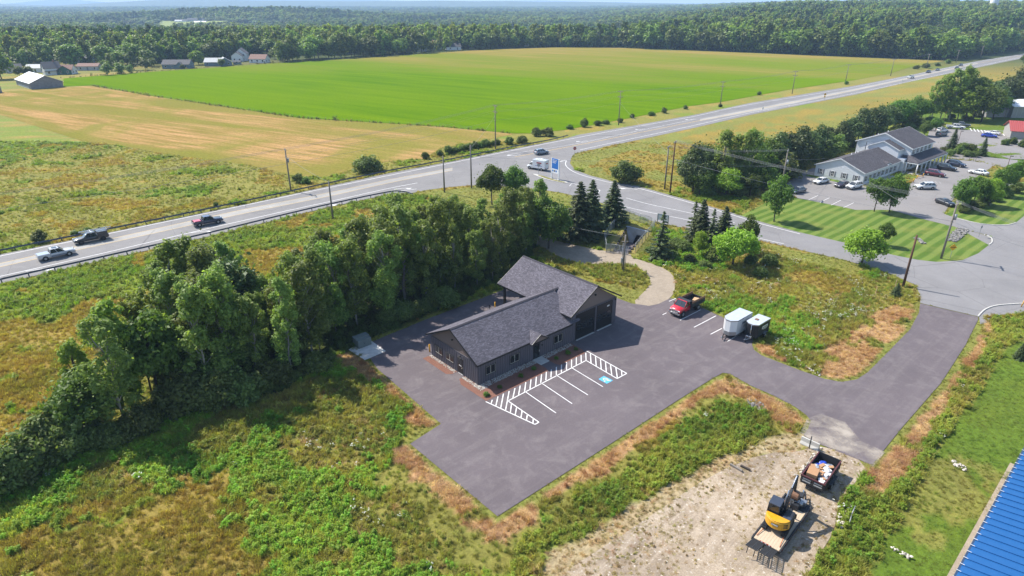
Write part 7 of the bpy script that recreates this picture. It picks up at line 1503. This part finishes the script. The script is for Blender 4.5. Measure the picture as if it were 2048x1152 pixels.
def wire(a, b, sag=.6, r=.016, label='', n=9):
    pts = []
    for i in range(n + 1):
        t_ = i / n; p_ = a.lerp(b, t_); p_.z -= sag * 4 * t_ * (1 - t_); pts.append(p_)
    return pts
def span(k1_, k2_, label, sag=.7, comm=True, r=.02):
    A_, B2 = POLES[k1_], POLES[k2_]; o = thing('overhead_wires', label, 'wires', (0, 0, 0), 0, 'overhead wires')
    for a, b in zip(A_[0], B2[0]): MB().tube(wire(a, b, sag), r, 4).build('wire', M_WIRE, o)
    if comm: MB().tube(wire(A_[1], B2[1], sag), r * 1.5, 4).build('cable', M_WIRE, o)
for a, b, lab in (('Z', 'A', 'wires from the left picture edge to the transformer pole'), ('A', 'E', 'wires from the transformer pole to the hay field corner pole'), ('E', 'F', 'wires over the guardrail end to the first green field pole'), ('F', 'G', 'wires between first and second green field poles'), ('G', 'H', 'wires between second and third green field poles'), ('H', 'I', 'wires between third and fourth green field poles'), ('I', 'J', 'wires between fourth and fifth green field poles'), ('J', 'K', 'wires from the fifth field pole to the wood'), ('P', 'Rr', 'wires from the grey amber-grass pole to the clinic pole'), ('Q', 'S', 'wires crossing the side road to the big leaning pole'), ('S', 'Uu', 'wires from the big leaning pole past the right edge')): span(a, b, lab)
def single(a, b, label, sag=.5, r=.022): tag(MB().tube(wire(a, b, sag), r, 4).build('overhead_wire', M_WIRE), label, 'wire')
single(POLES['A'][1] + Vector((0, 0, 2)), POLES['B'][2] + Vector((0, 0, 8.1)), 'wire crossing the highway to the slim guardrail pole'); single(POLES['E'][1] + Vector((0, 0, 1.5)), POLES['D'][2] + Vector((0, 0, 10)), 'wire from the hay field corner pole to the corner lawn'); single(POLES['D'][2] + Vector((0, 0, 8)), POLES['P'][1], 'low wire across the intersection to the pole pair'); single(POLES['F'][1], POLES['P'][1] + Vector((0, 0, 2)), 'wire across the highway to the grey pole of the pair'); single(POLES['Q'][1], POLES['Rr'][1], 'lower cable along the side road'); single(POLES['Rr'][1] + Vector((0, 0, 2)), CW(0, 5, 4), 'service drop to the clinic'); single(POLES['S'][1] - Vector((0, 0, 1)), CW(24, -25, 7.2), 'cable left of the big leaning pole'); single(POLES['V'][2] + Vector((0, 0, 6.2)), G(965, 446) + Vector((0, 0, 5.5)), 'white service wire into the wood from the meter pole', 1.0)

# guardrails: W-beam on posts
def guardrail(pts, label, post=3.8, side=1):
    P = smooth_line([G(*p) for p in pts], 6); o = thing('guardrail', label, 'guardrail', P[0]); mb = MB(); o0 = P[0]
    for a, b in zip(P[:-1], P[1:]):
        d = (b - a).normalized(); n = Vector((-d.y, d.x, 0)) * side
        for z0, z1, of0, of1 in ((.46, .54, .0, .06), (.54, .62, .06, .0), (.62, .70, .0, .06), (.70, .78, .06, .0)):
            mb.quad(a - o0 + n * of0 + Vector((0, 0, z0)), b - o0 + n * of0 + Vector((0, 0, z0)), b - o0 + n * of1 + Vector((0, 0, z1)), a - o0 + n * of1 + Vector((0, 0, z1)))
    mb.build('rail', M_RAIL, o); pm = MB().b2((-.07, -.07, -.3), (.07, .07, .80)).mesh('post', M_RAIL); acc = 0; nxt = 0
    for a, b in zip(P[:-1], P[1:]):
        Ls = (b - a).length
        while nxt <= acc + Ls:
            q_ = a.lerp(b, (nxt - acc) / Ls); d = (b - a).normalized(); n = Vector((-d.y, d.x, 0)) * -side * .12; link('post', pm, o, q_ - o0 + n); nxt += post
        acc += Ls
    return o
guardrail([(-240, 556), (0, 507), (200, 467), (400, 426), (650, 372), (780, 345), (912, 320), (1020, 298), (1100, 283), (1136, 274)], 'dark guardrail along the far side of the highway', side=-1)
guardrail([(-240, 623), (0, 566), (200, 521), (415, 472), (575, 433), (665, 412), (775, 389), (806, 388), (826, 393)], 'dark guardrail along the near side of the highway', side=1)

# farm fence between the hay and the green field, and along the far field edge
def post_fence(pts, step, label, h=1.2, jitter=.2):
    P = [G(*p) for p in pts]; o = thing('field_fence', label, 'fence', P[0]); pm = MB().cyl((0, 0, -.2), (0, 0, h), .06, .05, 6).mesh('post', M_POLE); mb = MB()
    for a, b in zip(P[:-1], P[1:]):
        n = max(1, int((b - a).length / step))
        for i in range(n): q_ = link('post', pm, o, a.lerp(b, i / n) - P[0] + Vector((random.uniform(-jitter, jitter), random.uniform(-jitter, jitter), 0)))
        for z in (.5, .95): mb.cyl(a - P[0] + Vector((0, 0, z)), b - P[0] + Vector((0, 0, z)), .012, n=4)
    mb.build('fence_wire', M_WIRE, o); return o
post_fence([(183, 171.5), (300, 191.5), (450, 214), (600, 236.5), (740, 246), (880, 253.5), (1030, 267.5)], 4.0, 'wire fence on wooden posts between hay field and green field')
post_fence([(560, 127), (780, 114), (937, 102.5)], 9, 'wire fence along the far left edge of the green field', 1.3)
# rough growth along the field fence
fp = np.array([G(*p)[:2] for p in ((183, 171.5), (300, 191.5), (600, 236.5), (880, 253.5), (1030, 267.5))]); pts = []
for a, b in zip(fp[:-1], fp[1:]):
    n = int(np.linalg.norm(b - a) * 1.0); t_ = rng.random((n, 1)); pts.append(a + (b - a) * t_ + rng.normal(0, .5, (n, 2)))
edge2 = np.array([G(*p)[:2] for p in ((127, 156), (300, 143.5), (440, 134), (560, 125.5), (780, 112.5), (937, 101))])
for a, b in zip(edge2[:-1], edge2[1:]):
    n = int(np.linalg.norm(b - a) * 1.2); t_ = rng.random((n, 1)); pts.append(a + (b - a) * t_ + rng.normal(0, .9, (n, 2)))
pts = np.concatenate(pts); n = len(pts); s_ = rng.uniform(.35, 1.2, n) * (1 + (rng.random(n) < .06)); cc = np.array([[.12, .15, .028]]) * (1 - rng.random((n, 1))) + np.array([[.26, .22, .05]]) * rng.random((n, 1))
scatter('fence_line_weeds', np.concatenate([pts, np.full((n, 1), .03)], 1), rng.uniform(0, 6, n), np.stack([s_ * 1.2, s_ * 1.2, s_], 1), rng.integers(0, 4, n), weeds, 'dark weeds grown up along the field fences', 'weeds', cc)

# signs
def sign_post(px, h, label, name='road_sign', cat='sign', a=0.0):
    P = G(*px); o = thing(name, label, cat, (P.x, P.y, 0), a); MB().b2((-.03, -.03, -.2), (.03, .03, h)).build('post', M_STEEL, o); return o
M_SRED = mat('sign_red', (.38, .02, .02), .5); M_SYEL = mat('sign_yellow', (.80, .42, .01), .5); M_SBLK = mat('sign_black', (.02, .02, .02), .5); M_SBLUE = mat('sign_blue', (.012, .15, .50), .5); M_SWH = mat('sign_white', (.80, .81, .82), .5)
def flat(name, poly, y, th, m, par, z=0.0): return MB().prism([(x, zz + z) for x, zz in poly], 'y', y, y + th).build(name, m, par)
def text(par, body, size, m, loc, rx=R(90), al='CENTER', name='lettering'):
    cu = bpy.data.curves.new(name, 'FONT'); cu.body = body; cu.size = size; cu.align_x = al; cu.extrude = .004; tmp = bpy.data.objects.new('t', cu); COL.objects.link(tmp)
    dg = bpy.context.evaluated_depsgraph_get(); me = bpy.data.meshes.new_from_object(tmp.evaluated_get(dg)); bpy.data.objects.remove(tmp); me.materials.clear(); me.materials.append(m)
    o = link(name, me, par, loc); o.rotation_euler = (rx, 0, 0); return o
octo = [(.5 * math.cos(R(22.5 + 45 * k)), .5 * math.sin(R(22.5 + 45 * k))) for k in range(8)]
s = sign_post((1149, 314), 2.9, 'red octagonal stop sign on the corner kerb'); f = flat('panel', octo, -.05, .02, M_SRED, s, 2.6); text(f, 'STOP', .32, M_SWH, (0, -.052, 2.49))
s = sign_post((1077, 349), 2.9, 'back of a stop sign beside the white van', a=R(160)); f = flat('panel', octo, -.05, .02, M_SRED, s, 2.6); text(f, 'STOP', .32, M_SWH, (0, -.052, 2.49)); flat('panel_back', [(x * .98, z * .98) for x, z in octo], -.029, .01, M_STEEL, s, 2.6)
dia = [(0, -.65), (.65, 0), (0, .65), (-.65, 0)]
s = sign_post((1900, 516), 2.6, 'yellow diamond sign with arrows by the big leaning pole', a=R(-8)); f = flat('panel', dia, -.05, .02, M_SYEL, s, 2.1); MB().b2((-.28, -.066, 2.06), (.28, -.051, 2.14)).build('arrow_bar', M_SBLK, f)
for sg in (-1, 1): MB().prism([(sg * .42, 2.1), (sg * .24, 2.22), (sg * .24, 1.98)], 'y', -.066, -.051).build('arrow_head', M_SBLK, f)
s = sign_post((1648, 201), 3.0, 'yellow diamond sign with a small plate beside the highway'); f = flat('panel', dia, -.05, .02, M_SYEL, s, 2.8); flat('plate', [(-.35, -.3), (.35, -.3), (.35, .3), (-.35, .3)], -.05, .02, M_SYEL, s, 1.75); MB().b2((-.05, -.066, 2.5), (.05, -.051, 3.1)).build('symbol', M_SBLK, f)
for px, h, lab in (((1525, 223), 1.8, 'small white roadside marker left of the yellow highway sign'), ((1804, 168), 2.2, 'slim marker post beside the far highway')):
    s = sign_post(px, h, lab); flat('panel', [(-.25, -.4), (.25, -.4), (.25, .4), (-.25, .4)], -.05, .02, M_SWH, s, h - .45)
s = sign_post((1957, 474), 2.4, 'small sign at the clinic drive corner', a=R(30)); flat('panel', [(-.3, -.3), (.3, -.3), (.3, .3), (-.3, .3)], -.05, .02, M_STEEL, s, 2.1)
# blue pylon sign on the traffic island
P = (G(1103, 357) + G(1117, 361)) / 2; A_, B2 = G(1103, 357), G(1117, 361); a = math.atan2((B2 - A_).y, (B2 - A_).x); hw_ = (B2 - A_).length / 2
bs = thing('pylon_sign', 'tall blue and white pylon sign on the traffic island', 'sign', (P.x, P.y, .1), a)
for x in (-hw_, hw_): MB().b2((x - .13, -.13, 0), (x + .13, .13, 5.4)).build('post', M_SWH, bs, .01); MB().b2((x - .3, -.3, 0), (x + .3, .3, .2)).build('footing', M_CONC, bs)
pn_ = MB().b2((-hw_ + .131, -.1, 2.75), (hw_ - .131, .1, 5.35)).build('blue_panel', M_SBLUE, bs); lp = MB().b2((-hw_ + .131, -.1, 1.6), (hw_ - .131, .1, 2.72)).build('white_panel', M_SWH, bs)
for k in range(3): MB().b2((-hw_ + .35, -.112, 4.95 - k * .36), (hw_ - .7 - .2 * k, -.101, 5.08 - k * .36)).build('lettering_line', M_SWH, pn_)
for k in range(3): MB().b2((-hw_ + .3 + k * (hw_ * 2 - .8) / 3, -.112, 1.95), (-hw_ + .3 + (k + .75) * (hw_ * 2 - .8) / 3, -.101, 2.4)).build('lettering_block', M_SBLUE if k != 1 else M_HR, lp)
# traffic island
isl = [(1064, 348), (1075, 349), (1110, 360), (1140, 365), (1128, 367), (1095, 360), (1072, 352)]
sheet('traffic_island_kerb', isl, .10, M_CONC, chaikin=1); sheet('traffic_island_grass', [(1074, 350.2), (1088, 353), (1110, 361), (1134, 365.2), (1126, 366), (1097, 359.5), (1078, 352.5)], .14, lawn_mat('island_grass', .1, 0, (.13, .13, .03), (.19, .16, .045), .3), chaikin=1)
# white notice board by the side road
P = (G(1313, 446) + G(1337, 450)) / 2; A_, B2 = G(1311, 447), G(1336, 452); a = math.atan2((B2 - A_).y, (B2 - A_).x); nb = thing('notice_board', 'white notice board on posts beside the side road behind the thin spruce', 'sign', (P.x, P.y, 0), a)
for x in (-1.2, 1.2): MB().b2((x - .07, -.07, 0), (x + .07, .07, 2.1)).build('post', M_STEEL, nb)
MB().b2((-1.12, -.05, .75), (1.12, .05, 2.05)).build('panel', M_SWH, nb); MB().b2((-1.18, -.07, 2.05), (1.18, .07, 2.13)).build('frame', M_STEEL, nb)
# clinic name board, near the drive trees
s = thing('name_board', 'low white name board under the trees by the clinic drive', 'sign', G(2015, 378), R(-48)); MB().b2((-1.3, -.08, .5), (1.3, .08, 1.7)).build('panel', M_SWH, s)
for x in (-1.38, 1.38): MB().b2((x - .07, -.1, 0), (x + .07, .1, 1.85)).build('post', M_SWH, s)
# lamp posts at the clinic and the far car park
for px, ty, lab in (((1916, 285), 262, 'slim lamp post in front of the far car park'), ((1884, 256), 222, 'lamp post behind the clinic at the far car park edge'), ((2011, 345), 312, 'lamp post by the clinic drive at the right'), ((1856, 244), 238, 'short lamp post on the lawn behind the clinic')):
    P = G(*px); h = max(HT(px, ty), 2.5); o = thing('lamp_post', lab, 'lamp post', (P.x, P.y, 0), R(-40), 'car park lamps'); MB().cyl((0, 0, 0), (0, 0, h), .08, .06, 8).build('pole', M_POLEB if px[0] != 1856 else M_STEEL, o); MB().box((.3, 0, h), (.75, .32, .16)).build('lamp_head', M_SBLK, o, .02); MB().cyl((0, 0, 0), (0, 0, .5), .2, n=10).build('base', M_CONC, o)
# yellow barriers at the clinic entrance, yellow post by the right edge, stakes
for a, b, lab in (((1806, 370), (1827, 364), 'yellow barrier arm by the clinic entrance walk'), ((1833, 358), (1846, 354), 'yellow barrier arm by the clinic porch column')):
    A_, B2 = G(*a), G(*b); o = thing('barrier_rail', lab, 'barrier', A_); d = B2 - A_; MB().cyl((0, 0, .45), d + Vector((0, 0, .45)), .09, n=8).build('rail', M_BOLL, o)
    for t_ in (0.02, .98): MB().cyl(d * t_, d * t_ + Vector((0, 0, 1.0)), .1, n=8).build('post', M_BOLL, o)
o = thing('marker_post', 'yellow marker post at the right picture edge by the kerb', 'post', G(2042, 614)); MB().cyl((0, 0, 0), (.2, 0, 1.3), .07, n=8).build('post', M_BOLL, o)
for px, h, lab in (((1750, 592), 1.6, 'wooden stake in the meadow left of the little spruce'), ((1790, 575), 1.4, 'pale stake with ribbon left of the bare brown pole')):
    o = thing('survey_stake', lab, 'stake', G(*px)); MB().b2((-.04, -.04, 0), (.04, .04, h)).build('stake', mat('fresh_wood', (.50, .36, .18), .8), o)
for px in ((1925, 319), (1938, 321), (1946, 323), (1951, 322)): o = thing('small_post', 'dark slim post beside the clinic drive island', 'post', G(*px), 0, 'slim posts by the drive'); MB().cyl((0, 0, 0), (0, 0, 1.3), .05, n=6).build('post', M_POLE, o)
# concrete barrier and steel post at the end of the asphalt
A_, B2 = G(1605, 886), G(1633, 899); d = B2 - A_; o = thing('concrete_barrier', 'short concrete barrier block beside the end of the asphalt', 'barrier', (A_ + B2) / 2, math.atan2(d.y, d.x)); Lb2 = d.length / 2 + .2
MB().prism([(-.3, 0), (.3, 0), (.28, .1), (.12, .35), (.09, .8), (-.09, .8), (-.12, .35), (-.28, .1)], 'x', -Lb2, Lb2).build('block', M_CONC, o, .01)
o = thing('steel_post', 'thin dark post in front of the concrete barrier', 'post', G(1618, 897)); MB().cyl((0, 0, 0), (0, 0, 1.55), .06, n=8).build('post', M_PLAST, o)
# kerbs of the cross street corners
def kerb(pts, label): 
    P = smooth_line([G(*p) for p in pts], 5); mb = MB()
    for a, b in zip(P[:-1], P[1:]):
        d = (b - a); L_ = d.length; mb.box(((a.x + b.x) / 2, (a.y + b.y) / 2, .07), (L_ + .02, .2, .14), rz=math.atan2(d.y, d.x))
    o = mb.build('kerb', M_CONC); o['kind'] = 'structure'
kerb([(1911, 436), (1961, 448), (2011, 450.5), (2031, 446)], ''); kerb([(1956, 633), (1971, 619), (1998, 611), (2060, 607)], ''); kerb([(1978, 490), (1984, 484), (1981, 475), (1968, 470)], '')
sheet('old_patch', [(1958, 634), (1973, 621), (2000, 613), (2048, 610), (2048, 622), (2020, 618), (1990, 624), (1975, 645), (1960, 648)], .034, M_SIDE)
# rocks
pebbles('riprap_stones', [[(1893, 482), (1905, 465), (1916, 456), (1937, 461), (1930, 472), (1912, 485)], [(1827, 476), (1835, 476), (1852, 488), (1845, 489)]], 14, .36, M_ROCK, 'grey riprap stones on the striped lawn corner', .05, True)
pebbles('rock_pile', [[(1492, 800), (1510, 800), (1542, 818), (1530, 826), (1500, 815)]], 16, .34, M_ROCK, 'heap of grey rocks in the tan grass strip', .05, True)
pebbles('pale_rock_edge', [[(1676, 1030), (1690, 1020), (1700, 1030), (1690, 1055), (1675, 1055)], [(1898, 917), (1915, 925), (1938, 938), (1930, 942), (1905, 930)], [(1772, 1087), (1790, 1095), (1824, 1115), (1815, 1119), (1785, 1102)], [(1590, 950), (1640, 895), (1644, 897), (1597, 955)], [(1600, 726), (1640, 748), (1640, 752), (1600, 731)]], 26, .2, M_ROCKW, 'pale rocks along the yard edge and in the lawn', .03, True)
# culvert underpass: sloping ramp down to a concrete portal, stepped timber wing walls, chain link fence
FZ = -3.0; Ef, Ff = G(1258, 484, FZ), G(1277, 487, FZ); M_PORT = mat('portal_concrete', (.46, .49, .54), .85, var=.2, vs=.8); M_TIMB = mat('dark_timber', (.06, .045, .035), .9)
M_SLOPE = lawn_mat('dry_slope_grass', .2, .4, (.17, .15, .04), (.24, .18, .06), .3)
def lip(a, b, out=.8):
    d = (b - a).normalized(); n = Vector((d.y, -d.x, 0)); c_ = (PIT_A + PIT_B + PIT_C + PIT_D) / 4
    if (a - c_).dot(n) < 0: n = -n
    return [a + n * out + Vector((0, 0, .02)), b + n * out + Vector((0, 0, .02))]
mb = MB(); fl0, fl1 = PIT_C.lerp(PIT_D, .25), PIT_C.lerp(PIT_D, .9); mb.quad(fl0, fl1, Ff, Ef); o = mb.build('underpass_ramp', M_NEW); o['kind'] = 'structure'
mb = MB(); mb.quad(PIT_A, fl0, Ef); mb.quad(PIT_A, PIT_C, fl0); mb.quad(PIT_B, Ff, fl1); mb.quad(PIT_B, fl1, PIT_D)
for a, b in ((PIT_A, PIT_C), (PIT_B, PIT_D), (PIT_A, PIT_B)): l0, l1 = lip(a, b, 2.0 if (a is PIT_A and b is PIT_B) else .8); mb.quad(a + Vector((0, 0, .02)), b + Vector((0, 0, .02)), l1, l0)
o = mb.build('underpass_slopes', M_SLOPE); o['kind'] = 'structure'
pt = thing('underpass_portal', 'pale concrete underpass portal wall in the fenced hollow', 'portal', (0, 0, 0)); dw = (PIT_B - PIT_A); 
mb = MB(); q_ = [PIT_A + Vector((0, 0, .1)), PIT_B + Vector((0, 0, .1)), Ff, Ef]; nn = Vector((-dw.y, dw.x, 0)).normalized() * .35; mb.raw([tuple(v) for v in q_] + [tuple(v + nn) for v in q_], [(0, 1, 2, 3), (4, 7, 6, 5), (0, 4, 5, 1), (1, 5, 6, 2), (2, 6, 7, 3), (3, 7, 4, 0)]); mb.build('wall', M_PORT, pt)
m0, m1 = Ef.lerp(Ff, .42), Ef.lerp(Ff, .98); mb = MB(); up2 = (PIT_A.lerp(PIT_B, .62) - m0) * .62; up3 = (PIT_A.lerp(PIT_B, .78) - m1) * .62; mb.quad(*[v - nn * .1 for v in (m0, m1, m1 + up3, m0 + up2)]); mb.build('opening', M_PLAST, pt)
for (a, b, c_, nm) in ((PIT_A, Ef, fl0, 'left'), (PIT_B, Ff, fl1, 'right')):
    wg = thing('timber_wing_steps', 'stepped dark timber edging on the %s side of the underpass' % nm, 'timbers', (0, 0, 0)); 
    for k in range(9):
        t_ = k / 8.5; p_ = a.lerp(c_, t_) * .5 + a.lerp(b, .25 + .1 * t_) * .5 if False else a.lerp(b, .12).lerp(c_ + Vector((0, 0, .05)), t_); dd = (c_ - a).normalized(); MB().box(p_ + Vector((0, 0, .12)), (.9, .35, .3), rz=math.atan2(dd.y, dd.x)).build('timber', M_TIMB, wg)
# fence: posts, rails and a see-through mesh of fine wires
t = NT('chain_link'); tc = t.add('ShaderNodeTexCoord').outputs['UV']; v1 = t.add('ShaderNodeTexWave', wave_type='BANDS', bands_direction='DIAGONAL'); v1.inputs['Scale'].default_value = 2.2; t.l.new(tc, v1.inputs['Vector']); mp = t.map(tc, (-1, 1, 1)); v2 = t.add('ShaderNodeTexWave', wave_type='BANDS', bands_direction='DIAGONAL'); v2.inputs['Scale'].default_value = 2.2; t.l.new(mp, v2.inputs['Vector'])
al = t.math('MAXIMUM', t.gray(v1.outputs['Fac'], .86, .9), t.gray(v2.outputs['Fac'], .86, .9)); t.col((.30, .34, .36)); t.b.inputs['Metallic'].default_value = .4; t.l.new(al, t.b.inputs['Alpha']); M_LINK = t.m
FPX_ = [(1212, 505), (1208, 482), (1245, 434), (1258, 437), (1302, 452), (1309, 458), (1270, 505)]
P = [G(*p) for p in FPX_]; fn = thing('chain_link_fence', 'galvanised chain link fence with gate round the underpass hollow', 'fence', P[0])
def fence_run(a, b, h=1.9, step=2.6):
    n = max(1, round((b - a).length / step))
    for i in range(n + 1): q_ = a.lerp(b, i / n) - P[0]; MB().cyl(q_, q_ + Vector((0, 0, h)), .045, n=6).build('post', M_STEEL, fn)
    MB().cyl(a - P[0] + Vector((0, 0, h)), b - P[0] + Vector((0, 0, h)), .03, n=6).build('top_rail', M_STEEL, fn)
    mb = MB(); mb.quad(a - P[0] + Vector((0, 0, .05)), b - P[0] + Vector((0, 0, .05)), b - P[0] + Vector((0, 0, h)), a - P[0] + Vector((0, 0, h))); o = mb.build('mesh_panel', M_LINK, fn); uv = o.data.uv_layers.new(name='UVMap'); L_ = (b - a).length
    for l in o.data.loops: q_ = o.data.vertices[l.vertex_index].co; uv.data[l.index].uv = ((Vector((q_.x, q_.y)) - Vector(((a - P[0]).x, (a - P[0]).y))).length, q_.z)
for a, b in zip(P[:-1], P[1:]): fence_run(a, b)
gt0, gt1 = G(1221, 505), G(1256, 510); fence_run(gt0, gt1, 1.7, 2.2); fence_run(P[0], gt0, 1.7); MB().cyl(gt0 - P[0] + Vector((0, 0, .15)), gt1 - P[0] + Vector((0, 0, .15)), .03, n=6).build('gate_rail', M_STEEL, fn); MB().cyl(gt0 - P[0] + Vector((0, 0, .15)), gt1 - P[0] + Vector((0, 0, 1.6)), .025, n=6).build('gate_brace', M_STEEL, fn)
# timber beams lying in the yard weeds
for a, b, lab in (((1481, 933), (1500, 942), 'dark beam lying in the weeds left of the yard'), ((1460, 930), (1484, 944), 'pale beam lying beside the dark one in the weeds')):
    A_, B2 = G(*a), G(*b); d = B2 - A_; o = MB().box((0, 0, .12), (d.length, .2, .2)).build('timber_beam', M_TIMB if a[0] == 1481 else M_POLE); o.location = (A_ + B2) / 2; o.rotation_euler = (0, 0, math.atan2(d.y, d.x)); tag(o, lab, 'beam')
o = MB().tube([G(1697, 1052) + Vector((0, 0, .3)), G(1702, 1035) + Vector((0, 0, .5)), G(1708, 1022) + Vector((0, 0, .6))], .045, 6).build('drain_pipe', M_STEEL); tag(o, 'white pipe sticking out of the weeds beside the yard rocks', 'pipe')

# ------------------------------------------------------------------ distant hills and the haze of a summer day
t = NT('hill_woods'); p = t.pos(); n1 = t.noise(p, .012, 8, .7); t.col(t.mix(n1, (.030, .048, .014), (.065, .090, .026))); t.rough(.95); t.bump(n1, 1, 20); M_HILL = t.m
def hill(name, y, xs, zs, depth=1500, seed=0):
    n = 140; x = np.linspace(xs[0], xs[-1], n); z = np.interp(x, xs, zs) + 14 * (fbm(x / 500, x * 0 + seed, seed, 4) - .5); rows = []
    for k, (dy, f) in enumerate(((-depth, -.1), (-depth * .6, .35), (-depth * .25, .8), (0, 1), (depth * .6, .5), (depth, -.1))): rows.append(np.stack([x, np.full(n, y + dy), z * f - 30 * (1 - f)], 1))
    V = np.concatenate(rows); i = np.arange(n - 1); F = np.concatenate([np.stack([r * n + i, r * n + i + 1, (r + 1) * n + i + 1, (r + 1) * n + i], 1) for r in range(5)]); o = link(name, npmesh(name, V, F, M_HILL, smooth=True)); o['kind'] = 'structure'
def xat(px, y): return (px - 1024) / FPX * y * (CP + SP * SP / CP)
def ridge(name, y, prof, seed):
    """prof: (pixel column, row of the skyline)"""
    xs = [xat(p[0], y) for p in prof]; zs = [CAMH + (HORY - p[1]) / FPX * y for p in prof]; hill(name, y, xs, zs, y * .16, seed)
ridge('far_hills', 7000, [(-900, 4), (-300, 6), (0, 7), (80, 8), (150, 5.5), (250, 10), (330, 5), (420, 1), (520, -1), (600, 1), (720, 2.5), (900, 2), (1050, 3), (1150, 3), (1300, 7), (1420, 9), (1560, 10), (1640, 12), (1720, 8), (1800, 10), (1900, 9), (2050, 6), (2400, 4), (2900, 5)], 1)
ridge('blue_mountains', 13000, [(-900, 5), (0, 4), (100, 6), (220, 9), (280, -1.5), (330, 5), (420, 4), (600, -2), (700, -3), (780, 0), (900, 3), (1060, 1), (1200, 4), (1400, 9), (1500, 1), (1550, 2), (1620, 9), (1700, 8), (1750, 4), (1800, 9), (1950, 6), (2100, 3), (2900, 6)], 2)
hz = MB().b2((-16000, -400, -40), (16000, 17500, 175)).build('haze', None) if False else None
me = bpy.data.meshes.new('haze'); mb = MB().b2((-17000, -300, -70), (17000, 17000, 230)); me.from_pydata(mb.v, [], mb.f); me.update(); hz = link('haze', me); hz['kind'] = 'stuff'; hz['label'] = 'thin blue summer haze over the far hills'; hz['category'] = 'haze'
hm = bpy.data.materials.new('summer_haze'); hm.use_nodes = True; hn = hm.node_tree; hn.nodes.remove(hn.nodes['Principled BSDF']); pv = hn.nodes.new('ShaderNodeVolumePrincipled'); pv.inputs['Color'].default_value = (.50, .72, 1.0, 1); pv.inputs["Density"].default_value = 0.00014; pv.inputs['Anisotropy'].default_value = .0; hn.links.new(pv.outputs[0], hn.nodes['Material Output'].inputs['Volume']); me.materials.append(hm)
